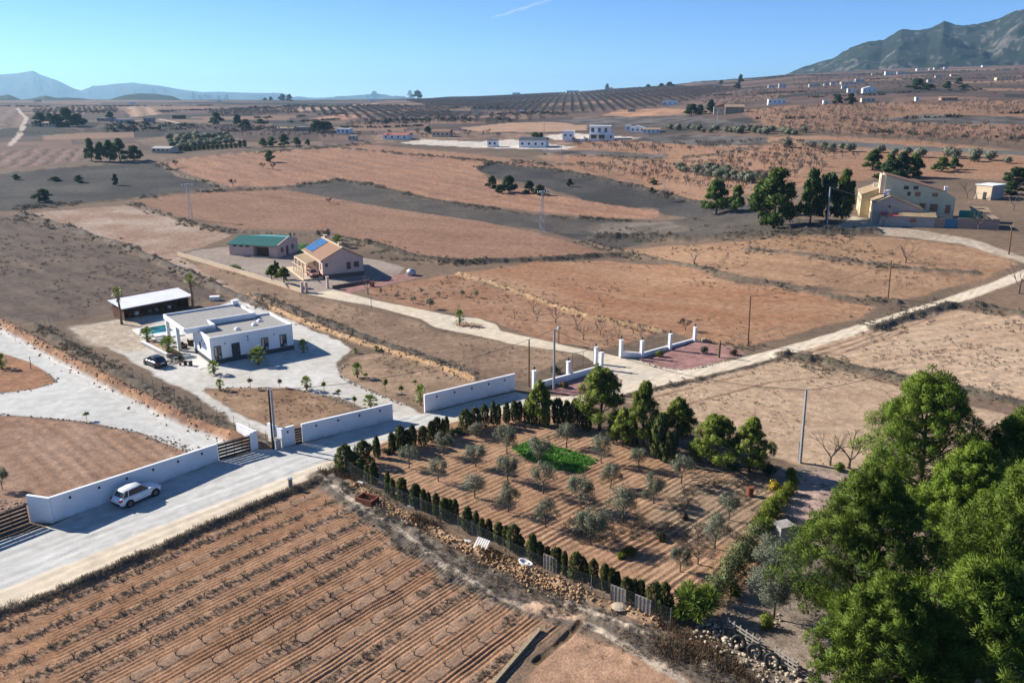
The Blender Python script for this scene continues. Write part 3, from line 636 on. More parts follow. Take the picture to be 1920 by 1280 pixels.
class MB:
    """collects simple shapes into one mesh"""
    def __init__(s): s.v = []; s.f = []; s.m = []
    def add(s, vs, fs, mi=0):
        n = len(s.v); s.v += [tuple(v) for v in vs]; s.f += [tuple(i + n for i in f) for f in fs]; s.m += [mi] * len(fs); return s
    def box(s, c, d, rz=0.0, mi=0, rx=0.0, ry=0.0):
        M = Matrix.Translation(c) @ Matrix.Rotation(rz, 4, 'Z') @ Matrix.Rotation(ry, 4, 'Y') @ Matrix.Rotation(rx, 4, 'X')
        vs = [M @ Vector((x * d[0] / 2, y * d[1] / 2, z * d[2] / 2)) for x in (-1, 1) for y in (-1, 1) for z in (-1, 1)]
        return s.add(vs, [(0, 1, 3, 2), (4, 6, 7, 5), (0, 4, 5, 1), (2, 3, 7, 6), (0, 2, 6, 4), (1, 5, 7, 3)], mi)
    def b2(s, a, b, mi=0):
        """box from corner to corner"""
        return s.box([(a[i] + b[i]) / 2 for i in range(3)], [abs(b[i] - a[i]) for i in range(3)], 0, mi)
    def prism(s, poly, z0, z1, mi=0):
        n = len(poly)
        ar = sum(poly[i][0] * poly[(i + 1) % n][1] - poly[(i + 1) % n][0] * poly[i][1] for i in range(n))
        if ar < 0: poly = poly[::-1]
        f0 = z0 if callable(z0) else (lambda x, y: z0); f1 = z1 if callable(z1) else (lambda x, y: z1)
        vs = [(x, y, f0(x, y)) for x, y in poly] + [(x, y, f1(x, y)) for x, y in poly]
        fs = [tuple(range(n))[::-1], tuple(range(n, 2 * n))] + [(i, (i + 1) % n, n + (i + 1) % n, n + i) for i in range(n)]
        return s.add(vs, fs, mi)
    def tube(s, pts, rs, n=6, mi=0, cap=True):
        pts = [Vector(p) for p in pts]
        if not isinstance(rs, (list, tuple)): rs = [rs] * len(pts)
        vs = []; fs = []
        for i, p in enumerate(pts):
            d = (pts[min(i + 1, len(pts) - 1)] - pts[max(i - 1, 0)])
            d = d.normalized() if d.length > 1e-9 else Vector((0, 0, 1))
            u = d.cross(Vector((.31, .87, .22))).normalized(); w_ = d.cross(u)
            for k in range(n):
                a = 2 * math.pi * k / n
                vs.append(p + (u * math.cos(a) + w_ * math.sin(a)) * rs[i])
        for i in range(len(pts) - 1):
            for k in range(n):
                fs.append((i * n + k, i * n + (k + 1) % n, (i + 1) * n + (k + 1) % n, (i + 1) * n + k))
        if cap:
            fs.append(tuple(range(n))[::-1]); fs.append(tuple((len(pts) - 1) * n + k for k in range(n)))
        return s.add(vs, fs, mi)
    def lathe(s, pr, n=16, c=(0, 0, 0), mi=0):
        vs = []; fs = []
        for r, z in pr:
            for k in range(n):
                a = 2 * math.pi * k / n
                vs.append((c[0] + r * math.cos(a), c[1] + r * math.sin(a), c[2] + z))
        for i in range(len(pr) - 1):
            for k in range(n):
                fs.append((i * n + k, i * n + (k + 1) % n, (i + 1) * n + (k + 1) % n, (i + 1) * n + k))
        fs.append(tuple(range(n))[::-1]); fs.append(tuple((len(pr) - 1) * n + k for k in range(n)))
        return s.add(vs, fs, mi)
    def mesh(s, name, mats, smooth_=False):
        me = bpy.data.meshes.new(name); me.from_pydata(s.v, [], s.f)
        for m in (mats if isinstance(mats, (list, tuple)) else [mats]): me.materials.append(m)
        if len(me.materials) > 1: me.polygons.foreach_set('material_index', s.m)
        if smooth_: me.polygons.foreach_set('use_smooth', [True] * len(s.f))
        me.update(); return me
    def build(s, name, mats, parent=None, loc=(0, 0, 0), rz=0.0, smooth_=False):
        return link(name, s.mesh(name, mats, smooth_), parent, loc, rz)

def np_mesh(name, V, F, m, nv=None):
    """mesh from numpy arrays; F is (n, k)"""
    me = bpy.data.meshes.new(name)
    V = np.asarray(V, np.float32); F = np.asarray(F, np.int32)
    me.vertices.add(len(V)); me.vertices.foreach_set('co', V.ravel())
    me.loops.add(F.size); me.loops.foreach_set('vertex_index', F.ravel())
    me.polygons.add(len(F)); me.polygons.foreach_set('loop_start', np.arange(0, F.size, F.shape[1], dtype=np.int32)); me.polygons.foreach_set('loop_total', np.full(len(F), F.shape[1], np.int32))
    me.update(); me.materials.append(m)
    if nv is None and blades.nv is not None and len(blades.nv) * 6 == len(V): nv = blades.nv
    blades.nv = None
    if nv is not None:      # leaves take the soft shading of the tuft they belong to
        me.polygons.foreach_set('use_smooth', np.ones(len(F), bool))
        a = me.attributes.new('custom_normal', 'FLOAT_VECTOR', 'POINT'); a.data.foreach_set('vector', np.repeat(nv, 6, 0).astype(np.float32).ravel())
    return me

def blades(base, dirv, L, W, rng, taper=.15):
    """narrow quads with given base, direction, length, width"""
    n = len(base)
    d = dirv / np.maximum(np.linalg.norm(dirv, axis=1, keepdims=True), 1e-6)
    r = rng.normal(size=(n, 3)); u = np.cross(d, r); u /= np.maximum(np.linalg.norm(u, axis=1, keepdims=True), 1e-6)
    L = np.broadcast_to(np.asarray(L, float), (n,))[:, None]; W = np.broadcast_to(np.asarray(W, float), (n,))[:, None]
    mid = base + d * L * .55
    V = np.stack([base - u * W * .25, base + u * W * .25, mid + u * W * .5, base + d * L + u * W * taper, base + d * L - u * W * taper, mid - u * W * .5], 1)
    F = np.arange(n * 6).reshape(n, 6)
    if blades.nv is not None and len(blades.nv) == n:
        fl = (np.cross(u, d) * blades.nv).sum(1) < 0; F[fl] = F[fl][:, ::-1]
    return V.reshape(-1, 3), F
blades.nv = None

def leaf_clumps(cen, rad, per, L, W, rng, up=.35, out=1.0, squash=.75, shell=.35, taper=.12):
    """tufts of leaves filling blobs: cen (n,3), rad (n,)"""
    n = len(cen); k = np.repeat(np.arange(n), per)
    q = rng.normal(size=(len(k), 3)); q /= np.linalg.norm(q, axis=1, keepdims=True)
    rr = (shell + (1 - shell) * rng.random(len(k)) ** .6)
    off = q * rr[:, None] * rad[k][:, None]; off[:, 2] *= squash
    d = q * out + rng.normal(size=q.shape) * .45; d[:, 2] += up
    nv = q * .8 + off / np.maximum(np.linalg.norm(off, axis=1, keepdims=True), 1e-6) * .3 + rng.normal(size=q.shape) * .28; nv[:, 2] += .15
    tc = cen.mean(0) - np.array((0, 0, .15 * np.ptp(cen[:, 2]))); ov = cen[k] + off - tc; nv += ov / np.maximum(np.linalg.norm(ov, axis=1, keepdims=True), 1e-6) * .5
    blades.nv = nv / np.linalg.norm(nv, axis=1, keepdims=True)
    return blades(cen[k] + off, d, L * (.6 + .8 * rng.random(len(k))), W * (.6 + .8 * rng.random(len(k))), rng, taper)

# ---------------------------------------------------------------- plants
def branchy(mb, p, d, l, r, depth, rng, spread=.6, n=4, shrink=.72, kids=(2, 3), tw=None, minr=.004, up=.12):
    q = p + d * l
    m = p + d * l * .5 + Vector([(rng.random() - .5) * l * .14 for _ in range(3)])
    mb.tube([p, m, q], [r, r * .85, r * .68], n if depth > 1 else 3, cap=False)
    if tw is not None: tw.append((q, d))
    if depth <= 0: return
    for k in range(rng.choice(kids)):
        a = Vector([rng.gauss(0, 1) for _ in range(3)]); a = (a - d * a.dot(d)).normalized()
        nd = (d + a * spread * (0.6 + .7 * rng.random()) + Vector((0, 0, up))).normalized()
        branchy(mb, q, nd, l * shrink * (.8 + .4 * rng.random()), max(r * .62, minr), depth - 1, rng, spread, n, shrink, kids, tw, minr, up)

def pine_meshes(seed, h, w, nclump, per, leafL, leafW, material, base=.22, open_=.0, shape=1.0):
    """a broad Aleppo pine: leaning trunk, limbs and a crown of many needle clumps"""
    rng = random.Random(seed); nr = np.random.default_rng(seed)
    mb = MB(); lean = Vector(((rng.random() - .5) * .12, (rng.random() - .5) * .12, 1))
    tr = [lean * (h * t) + Vector((math.sin(t * 5 + seed) * .012 * h, math.cos(t * 4 + seed) * .012 * h, 0)) for t in (0, .2, .4, .6, .8, .95)]
    R = h * .022 + .03
    mb.tube(tr, [R * 1.25, R, R * .8, R * .55, R * .33, R * .1], 8)
    # big boughs first: each bough carries a blob, blobs carry clumps, so that light and dark masses form
    nb = max(9, nclump // 11)
    boughs = []
    for i in range(nb):
        t = base + (1 - base) * ((i + rng.random() * .8) / nb) ** .85
        env = w / 2 * (math.sin(math.pi * min(1, max(.02, ((t - base * .7) / (1 - base * .7)))) ** (.62 * shape)) * .95 + .10) * (.78 + .34 * rng.random())
        if t > .9: env *= .55
        a = i * 2.39996 + rng.random() * .8
        z = t * h
        c = Vector((math.cos(a) * env * .68, math.sin(a) * env * .68, z + env * .10))
        boughs.append((c, max(w * .148, env * .46) * (.85 + .3 * rng.random())))
        s_ = lean * max(.12 * h, z - env * .45)
        mb.tube([s_, s_.lerp(c, .5) + Vector((0, 0, -.03 * h)), c], [R * .42, R * .28, R * .1], 5, cap=False)
    cen = []; rad = []
    for c, br in boughs:
        m = max(4, int(nclump / nb))
        for _ in range(m):
            q = Vector([rng.gauss(0, 1) for _ in range(3)]).normalized(); q.z = abs(q.z) - .28 * rng.random() - (.25 if rng.random() < .2 else 0)
            q = q.normalized() * br * (.72 + .34 * rng.random()); q.z *= .85
            cen.append(tuple(c + q)); rad.append(br * (.20 + .20 * rng.random()))
    cen = np.array(cen); rad = np.array(rad)
    if open_:
        keep = nr.random(len(cen)) > open_; cen = cen[keep]; rad = rad[keep]
    V, F = leaf_clumps(cen, rad, per, leafL, leafW, nr, up=.55, squash=.8)
    return mb.mesh('trunk', M_TRUNK, True), np_mesh('crown', V, F, material)

def cypress_meshes(seed, h, w, bushy=False):
    nr = np.random.default_rng(seed); n = 1500 if not bushy else 2200
    t = nr.random(n) ** .8; a = nr.random(n) * 2 * math.pi
    prof_ = np.minimum(1, t * 5 + .55) * np.clip((1 - t) * ((6.0, 2.6, 4.0, 1.9, 5.0)[seed % 5] if not bushy else 3.0), 0, 1) ** .6
    lob = 1 + .16 * np.sin(a * 3 + seed + t * 7) + .10 * np.sin(a * 7 + t * 15) + (.22 * np.sin(t * 11 + a * 2) if bushy else 0)
    r = w / 2 * prof_ * lob * (.55 + .45 * nr.random(n) ** .4)
    b = np.stack([np.cos(a) * r, np.sin(a) * r, t * h * .93 + .03], 1)
    d = np.stack([np.cos(a) * .4, np.sin(a) * .4, np.full(n, 1.0)], 1) + nr.normal(size=(n, 3)) * .3
    nv = np.stack([np.cos(a), np.sin(a), np.full(n, .35)], 1) + nr.normal(size=(n, 3)) * .35; blades.nv = nv / np.linalg.norm(nv, axis=1, keepdims=True)
    V, F = blades(b, d, .10 + .22 * nr.random(n) ** 2, .05 + .05 * nr.random(n), nr, .02)
    mb = MB(); mb.tube([(0, 0, -.05), (0, 0, h * .5), (0, 0, h * .85)], [.04, .03, .012], 5)
    return mb.mesh('trunk', M_TRUNK), np_mesh('crown', V, F, M_CYP)

def olive_meshes(seed, h, w, dens=1.0, material=None):
    rng = random.Random(seed); nr = np.random.default_rng(seed)
    mb = MB(); tips = []
    ht = h * .34
    mb.tube([(0, 0, -.05), (.03, 0, ht * .5), (rng.uniform(-.08, .08), rng.uniform(-.08, .08), ht)], [.07 * h / 3 + .02, .055 * h / 3 + .02, .05 * h / 3 + .015], 6)
    for k in range(4):
        a = k * 1.57 + rng.random(); d = Vector((math.cos(a) * .75, math.sin(a) * .75, .8)).normalized()
        branchy(mb, Vector((0, 0, ht * .97)), d, h * .19, .03 * h / 3 + .008, 3, rng, .6, 4, .8, (2, 3), tips)
    P = np.array([tuple(p) for p, d in tips]); c0 = np.array((0, 0, h * .66))
    P = c0 + (P - P.mean(0)) * np.array((w / 2, w / 2, h * .34)) / np.maximum(np.abs(P - P.mean(0)).max(0), .01)
    extra = nr.normal(size=(26, 3)); extra /= np.linalg.norm(extra, axis=1, keepdims=True)
    extra = c0 + extra * np.array((w / 2, w / 2, h * .31)) * (.45 + .45 * nr.random((26, 1)))
    P = np.concatenate([P, extra])
    V, F = leaf_clumps(P, np.full(len(P), w * .13) * (.6 + .7 * nr.random(len(P))), int(46 * dens), .12, .045, nr, up=.3, squash=.9, shell=.2)
    return mb.mesh('trunk', M_TRUNK), np_mesh('crown', V, F, material or M_OLIVE)

def palm_meshes(seed, h, crown, skirt=0.0, fronds=15, material=None, tr=.12):
    """fan palm: trunk, a skirt of dead leaves, rounded crown of fan leaves"""
    rng = random.Random(seed); mb = MB()
    n = 6; mb.tube([(0, 0, -.1)] + [(math.sin(i * 1.3 + seed) * .02 * h, 0, h * i / n) for i in range(1, n + 1)], [tr * 1.5] + [tr * (1.15 - .3 * i / n) for i in range(1, n + 1)], 8)
    cr = MB(); sk = MB(); top = Vector((math.sin(n * 1.3 + seed) * .02 * h, 0, h))
    for i in range(fronds):
        a = i * 2.39996; el = math.radians(78 - 100 * (i / fronds) + rng.uniform(-9, 9))
        d = Vector((math.cos(a) * math.cos(el), math.sin(a) * math.cos(el), math.sin(el)))
        st = top + d * crown * .06; q = top + d * crown * (.42 + .1 * rng.random())
        cr.tube([st, q], [.018 * crown + .004, .010 * crown + .003], 3, cap=False)
        side = d.cross(Vector((0, 0, 1))); side = side.normalized() if side.length > .05 else Vector((1, 0, 0))
        upv = side.cross(d).normalized()
        m = 8
        for k in range(m):
            f = (k / (m - 1) - .5) * math.radians(125)
            e = (d * math.cos(f) + side * math.sin(f)).normalized()
            ln = crown * .6 * (.75 + .25 * math.cos(f)) * (.85 + .25 * rng.random())
            tip = q + e * ln - Vector((0, 0, ln * .28)) + upv * .04
            mid = q + e * ln * .55 + upv * .03
            wv = e.cross(upv).normalized() * crown * .05
            cr.add([q, mid + wv, tip, mid - wv], [(0, 1, 2, 3)])
    if skirt:
        for i in range(40):
            a = rng.random() * 6.283; z = h - rng.random() * skirt
            b = Vector((math.cos(a) * tr, math.sin(a) * tr, z)); e = Vector((math.cos(a) * (.35 + .3 * rng.random()) * crown * .5, math.sin(a) * (.3 + .3 * rng.random()) * crown * .5, -.35 * crown))
            wv = Vector((-math.sin(a), math.cos(a), 0)) * crown * .07
            sk.add([b, b + e * .6 + wv, b + e, b + e * .6 - wv], [(0, 1, 2, 3)])
    return mb.mesh('trunk', M_PALMT), cr.mesh('crown', material or M_PALM), (sk.mesh('dry_leaves', M_STRAW) if skirt else None)

def bare_tree_mesh(seed, h, w, depth=5, material=None, name='bare_tree', trunk=.2):
    rng = random.Random(seed); mb = MB()
    ht = h * trunk
    mb.tube([(0, 0, -.08), (0, 0, ht)], [.035 * h, .026 * h], 5, cap=False)
    for k in range(3):
        a = k * 2.1 + rng.random(); d = Vector((math.cos(a) * .62 * w / h * 1.2, math.sin(a) * .62 * w / h * 1.2, .8)).normalized()
        branchy(mb, Vector((0, 0, ht)), d, h * .25, .018 * h, depth - 1, rng, .5, 4, .74, (2, 3), None, .0042 * h ** .5)
    return mb.mesh(name, material or M_BARE)

def small_bare_mesh(seed, h, w, n=150, lw=.035):
    """bare almond tree as seen from far: trunk, limbs and a spray of twigs"""
    rng = random.Random(seed); nr = np.random.default_rng(seed)
    mb = MB(); mb.tube([(0, 0, -.1), (0, 0, h * .28)], [.11, .085], 5, cap=False); tips = []
    for k in range(4):
        a = k * 1.6 + rng.random(); d = Vector((math.cos(a) * .7, math.sin(a) * .7, .8)).normalized()
        branchy(mb, Vector((0, 0, h * .26)), d, h * .22, .055, 2, rng, .5, 4, .75, (2, 3), tips, .02)
    P = np.array([tuple(p) for p, d in tips]); D = np.array([tuple(d) for p, d in tips])
    k = nr.integers(0, len(P), n)
    V, F = blades(P[k] + nr.normal(size=(n, 3)) * .12, D[k] + nr.normal(size=(n, 3)) * .5 + np.array((0, 0, .5)), h * .2, lw * 2, nr, .2)
    v0 = len(mb.v); mb.v += [tuple(v) for v in V]; mb.f += [tuple(int(i) + v0 for i in f) for f in F]; mb.m += [0] * len(F)
    return mb.mesh('bare_almond_tree', M_BARE)

def vine_mesh(seed):
    rng = random.Random(seed); mb = MB()
    ht = .22 + .1 * rng.random()
    mb.tube([(0, 0, -.05), (rng.uniform(-.06, .06), rng.uniform(-.06, .06), ht * .6), (rng.uniform(-.08, .08), rng.uniform(-.08, .08), ht)], [.055, .05, .06], 5)
    for k in range(rng.randint(5, 7)):
        a = k * 1.1 + rng.random(); d = Vector((math.cos(a), math.sin(a), .75 + .6 * rng.random())).normalized()
        branchy(mb, Vector((0, 0, ht * .95)), d, .22, .026, 2, rng, .45, 4, .8, (1, 2, 2), None, .010)
    return mb.mesh('grape_vine', M_VINE)

def bush_mesh(seed, w, h, m, n=16, per=60, L=.13, W=.06, name='bush'):
    nr = np.random.default_rng(seed)
    q = nr.normal(size=(n, 3)); q /= np.linalg.norm(q, axis=1, keepdims=True); q[:, 2] = np.abs(q[:, 2])
    cen = q * np.array((w * .34, w * .34, h * .55)) * (.4 + .6 * nr.random((n, 1))) + np.array((0, 0, h * .22))
    V, F = leaf_clumps(cen, np.full(n, min(w, h) * .26) * (.7 + .6 * nr.random(n)), per, L, W, nr, up=.4)
    V[:, 2] = np.maximum(V[:, 2], 0)
    return np_mesh(name, V, F, m)

def hpx(p, xt, yt):
    """height above p of something whose top is seen at pixel (xt, yt)"""
    d = pix_dir(xt, yt); t = p.y / d[1]
    return CAM_H + d[2] * t - p.z
def wpx(p, n):
    return n * math.sqrt(p.x ** 2 + p.y ** 2 + (CAM_H - p.z) ** 2) / FPX / math.sqrt(1 + ((p.x) / max(p.y, 1)) ** 2) * 1.03
# ---------------------------------------------------------------- frames
class Frame:
    """a local frame on the ground: x along a front, y going back, z up"""
    def __init__(s, o, ang): s.o = Vector(o); s.a = ang
    def p(s, x, y, z=0): return s.o + Vector((x * math.cos(s.a) - y * math.sin(s.a), x * math.sin(s.a) + y * math.cos(s.a), z))
def plan(o, a, pts): return pts
def opening(par, name, x0, x1, z0, z1, y=-.03, frame=M_FRAME, glass=M_GLASS, mull=1, back=False, depth=.06):
    """a window or glazed door on the front (y = 0) of a building: frame with the pane as its part"""
    f = MB(); w_ = .06; s = 1 if back else -1
    f.b2((x0, y, z0), (x0 + w_, y + depth, z1)); f.b2((x1 - w_, y, z0), (x1, y + depth, z1))
    f.b2((x0 + w_, y, z1 - w_), (x1 - w_, y + depth, z1)); f.b2((x0 + w_, y, z0), (x1 - w_, y + depth, z0 + w_))
    for k in range(1, mull + 1):
        xm = x0 + (x1 - x0) * k / (mull + 1); f.b2((xm - .03, y, z0 + w_), (xm + .03, y + depth, z1 - w_))
    o = f.build(name, frame, par)
    g = MB(); g.b2((x0 + w_, y + .015, z0 + w_), (x1 - w_, y + depth - .01, z1 - w_)); g.build('pane', glass, o)
    return o
def side_opening(par, name, y0, y1, z0, z1, x, frame=M_FRAME, glass=M_GLASS):
    f = MB(); w_ = .06
    f.b2((x, y0, z0), (x + .06, y0 + w_, z1)); f.b2((x, y1 - w_, z0), (x + .06, y1, z1)); f.b2((x, y0 + w_, z1 - w_), (x + .06, y1 - w_, z1)); f.b2((x, y0 + w_, z0), (x + .06, y1 - w_, z0 + w_))
    o = f.build(name, frame, par); g = MB(); g.b2((x + .012, y0 + w_, z0 + w_), (x + .05, y1 - w_, z1 - w_)); g.build('pane', glass, o); return o

# ---------------------------------------------------------------- the flat roofed white house
HA = G(200 + 853 / 4.364, 480 + 900 / 4.364); HANG = math.radians(37.8)
FH = Frame((HA.x, HA.y, 0.0), HANG)
def flat_house():
    r = thing('flat_roofed_house', 'modern white flat-roofed house with dark plinth, raised roof block and corner porch', 'house', FH.o, HANG)
    m = MB(); m.b2((0.3, 0.35, .72), (12.1, 8.0, 3.55)); m.build('wall', M_WHITE, r)
    m = MB(); m.b2((0.3, .32, -.2), (12.13, 8.0, .72)); m.build('plinth', M_PLINTH, r)
    m = MB()      # parapet of the low block
    m.b2((.3, .35, 3.55), (12.1, .57, 3.9)); m.b2((11.88, .57, 3.55), (12.1, 8.7, 3.9)); m.b2((.3, .57, 3.55), (.52, 5.0, 3.9)); m.b2((9.55, 8.48, 3.55), (11.88, 8.7, 3.9))
    m.build('parapet', M_WHITE, r)
    m = MB(); m.b2((.52, .57, 3.5), (11.88, 8.48, 3.62)); m.build('low_roof', M_FLAT, r)
    m = MB(); m.b2((2.6, 8.0, -.2), (9.5, 15.0, 4.05)); m.b2((.6, 5.0, 3.56), (2.6, 8.0, 4.05)); m.b2((9.5, 8.02, -.2), (12.07, 8.66, 3.56)); m.build('raised_wall', M_WHITE, r)
    # roof of the raised block, reaching out over the porch
    m = MB(); P_ = [(-1.4, 5.0), (2.7, 5.0), (2.7, 7.9), (9.6, 7.9), (9.6, 15.3), (-1.6, 15.3)]
    m.prism(P_, 3.72, 4.12); m.build('raised_roof', M_WHITE, r)
    m = MB(); t = .24
    for a, b in (((-1.4, 5.0), (2.7, 5.0 + t)), ((2.7 - t, 5.0 + t), (2.7, 7.9 + t)), ((2.7, 7.9), (9.6, 7.9 + t)), ((9.6 - t, 7.9 + t), (9.6, 15.3)), ((-1.6, 15.3 - t), (9.6 - t, 15.3)), ((-1.6, 5.0 + t), (-1.6 + t, 15.3 - t))):
        m.b2((*a, 4.12), (*b, 4.42))
    m.build('raised_parapet', M_WHITE, r)
    m = MB(); m.prism([(-1.3, 5.3), (2.4, 5.3), (2.4, 8.2), (9.3, 8.2), (9.3, 15.0), (-1.3, 15.0)], 4.1, 4.16); m.build('raised_roof_gravel', M_FLAT, r)
    for y in (9.6, 14.6):
        m = MB(); m.b2((-1.5, y, -.1), (-1.05, y + .45, 3.72)); m.build('porch_pillar', M_WHITE, r)
    m = MB(); m.b2((-1.6, 8.02, -.2), (2.6, 15.2, .12)); m.build('porch_floor', M_CONC, r)
    m = MB(); m.b2((8.6, 14.6, 4.42), (9.5, 15.2, 4.95)); m.b2((8.5, 14.5, 4.95), (9.6, 15.3, 5.03)); m.build('chimney', M_WHITE, r)
    for x, y in ((9.3, 5.6), (7.9, 4.0), (5.1, 3.2)):
        m = MB(); m.b2((x - .35, y - .35, 3.62), (x + .35, y + .35, 3.78)); m.lathe([(.34, 3.78), (.3, 3.9), (.16, 3.98), (.02, 4.0)], 12, (x, y, 0)); m.build('skylight', M_WHITE, r)
    m = MB(); m.tube([(2.0, 6.4, 4.1), (2.0, 6.4, 4.75)], .05, 6); m.tube([(2.0, 6.0, 4.6), (2.0, 6.8, 4.6)], .02, 4); m.build('vent_pipe', M_STEEL, r)
    for x in (.75, 11.3):
        m = MB(); m.b2((x, .75, 3.62), (x + .35, 1.05, 3.72)); m.build('drain', M_BLACK, r)
    for x0, x1 in ((.72, 1.72), (7.35, 8.4), (10.1, 11.1)):
        wn = opening(r, 'window', x0, x1, .78, 2.6, .29); b_ = MB(); b_.b2((x0 + .09, .27, 1.25), (x0 + .34, .288, 2.5)); b_.build('cream_panel', M_CREAM, wn); b_ = MB(); b_.b2((x0 + .58, .27, .9), (x1 - .1, .288, 1.2)); b_.build('rail', M_STEEL, wn)  # cream panel and steel strip set over each pane
    d = MB(); d.b2((3.15, .28, .5), (4.3, .36, 2.6)); dd = d.build('door', M_FRAME, r); h = MB(); h.b2((4.1, .24, 1.4), (4.14, .28, 1.7)); h.build('handle', M_STEEL, dd)
    side_opening(r, 'side_window', 4.6, 5.2, 1.3, 2.3, .26)
    for x, z in ((2.3, 2.8), (5.5, 3.2), (5.5, 2.75), (9.3, 2.85)):
        m = MB(); m.b2((x - .06, .22, z - .08), (x + .06, .345, z + .08)); m.build('wall_lamp', M_BLACK, r)
    for y, z in ((2.6, 2.6), (3.9, 2.7)):
        m = MB(); m.b2((.2, y - .06, z - .07), (.3, y + .06, z + .07)); m.build('wall_lamp', M_BLACK, r)
    m = MB(); m.b2((-1.6, -.4, -.1), (.28, 7.9, .10)); m.build('paved_strip', mat('pale_paving', (.62, .60, .56), (.55, .53, .5), .9, 2), r)
flat_house()
def put(fr, x, y): q = fr.p(x, y); return Vector((q.x, q.y, gh(q.x, q.y)))
# pool, low garden walls, shed, heap of garden things
r = thing('swimming_pool', 'small green-water swimming pool with white rim behind the flat-roofed house', 'pool', FH.p(-1.6, 20.6), HANG)
m = MB(); m.b2((-2.4, -3.2, -.1), (3.2, 0, .28)); m.b2((-2.4, 4.3, -.1), (3.2, 4.8, .28)); m.b2((-2.4, 0, -.1), (-1.4, 4.3, .28)); m.b2((2.6, 0, -.1), (3.2, 4.3, .28)); m.build('pool_rim', mat('pool_rim_stone', (.68, .66, .62), (.6, .58, .54), .8, 2), r)
m = MB(); m.b2((-1.4, 0, -.1), (2.6, 4.3, .16)); m.build('water', mat('pool_water', (.0, .17, .13), (.0, .21, .165), .05, 1.5, spec=.6, bump=.1, bsc=3), r)
r = thing('planter_wall', 'long low concrete planter wall with palms behind it beside the dark car', 'wall', FH.p(-4.8, 16.2), math.atan2(FH.p(-3.6, 7.4).y - FH.p(-4.8, 16.2).y, FH.p(-3.6, 7.4).x - FH.p(-4.8, 16.2).x))
m = MB(); m.b2((0, -.15, -.1), (8.9, .15, .62)); m.build('wall', M_GREYW, r); m = MB(); m.b2((-.05, -.19, .62), (8.95, .19, .70)); m.build('coping', M_WHITE, r)
m = MB(); m.b2((.1, .2, -.1), (8.7, 1.9, .45)); m.build('soil_bed', mat('planter_soil', (.36, .24, .16), (.26, .17, .11), .95, 2), r)
def shed():
    o = FH.p(-3.6, 31.7); q = FH.p(7.2, 33.9); a = math.atan2(q.y - o.y, q.x - o.x)
    r = thing('open_shed', 'long brown open-fronted shed with white sheet roof behind the pool', 'shed', (o.x, o.y, zat(o.x, o.y)), a)
    W_ = 11.2; D_ = 4.2
    m = MB(); m.b2((.1, D_ - .12, 0), (W_, D_, 2.3)); m.build('back_wall', M_BROWNW, r)
    for x in (0, W_ - .12):
        m = MB(); m.b2((x, .1, 0), (x + .12, D_, 2.2)); m.build('side_wall', M_BROWNW, r)
    m = MB(); m.prism([(-.5, -.7), (W_ + .5, -.7), (W_ + .5, D_ + .4), (-.5, D_ + .4)], lambda x, y: 2.25 + y * .12, lambda x, y: 2.36 + y * .12); m.build('roof', M_WHITE, r)
    m = MB(); m.b2((-.5, D_ + .42, 2.6), (W_ + .5, D_ + .5, 3.0)); m.build('ridge_board', M_RED, r)
    for x in (2.6, 5.4, 8.1):
        m = MB(); m.tube([(x, .05, -.05), (x, .05, 2.25)], .06, 6); m.build('post', M_BROWNW, r)
    for k in range(9):
        x = .8 + k * 1.15; b = MB(); s = .35 + .25 * random.random(); b.box((0, 0, s / 2), (s * 1.2, s, s)); b.box((0, 0, s + .03), (s * 1.25, s * 1.05, .06))
        o2 = b.build('storage_box', [M_GREYW, M_RUST, M_WHITE, M_BROWNW, M_STEEL][k % 5], None, FH.o, 0); c, s_ = math.cos(a), math.sin(a); px_, py_ = o.x + x * c - 2.6 * s_, o.y + x * s_ + 2.6 * c
        o2.location = (px_, py_, zat(px_, py_)); o2.rotation_euler.z = a + random.random()
        tag(o2, 'storage box standing in the shade of the open-fronted shed', 'box', 'boxes kept in the open shed')
shed()
# clutter by the side of the house
for k, (x, y, s, mt, lb) in enumerate([(-2.6, 2.6, .5, M_BLACK, 'black bin in the clutter beside the flat-roofed house, nearest the corner palm'), (-2.1, 1.9, .55, M_FRAME, 'dark grey bin in the clutter beside the flat-roofed house'),
        (-3.2, 2.9, .32, M_RED, 'small red can lying in the clutter beside the flat-roofed house')]):
    b = MB(); b.lathe([(s * .42, 0), (s * .48, s * 1.1), (s * .52, s * 1.12), (s * .52, s * 1.2), (s * .1, s * 1.28)], 12); q = put(FH, x, y)
    tag(b.build('bin', mt, None, q), lb, 'bin')
b = MB(); q = put(FH, -3.6, 4.6)
for k in range(16): b.tube([(random.uniform(-1.2, 1.2), random.uniform(-.5, .5), .1 + .03 * k), (random.uniform(-1.2, 1.2), random.uniform(-.5, .5), .12 + .03 * k)], .05, 5)
tag(b.build('timber_heap', M_DARKW, None, q, HANG + .5), 'heap of dark timber offcuts beside the flat-roofed house', 'wood pile')
o = link('shrub', bush_mesh(3, 1.2, .9, M_DBUSH, 12, 50), None, put(FH, -2.6, 4.9)); tag(o, 'dark potted shrub behind the clutter by the flat-roofed house', 'shrub')
b = MB(); b.box((0, 0, .45), (1.6, .9, .06)); [b.tube([(x, y, 0), (x, y, .45)], .03, 5) for x in (-.7, .7) for y in (-.35, .35)]
tag(b.build('garden_table', M_WHITE, None, put(FH, -1.9, 18.6), HANG), 'white garden table on the terrace next to the pool', 'table')
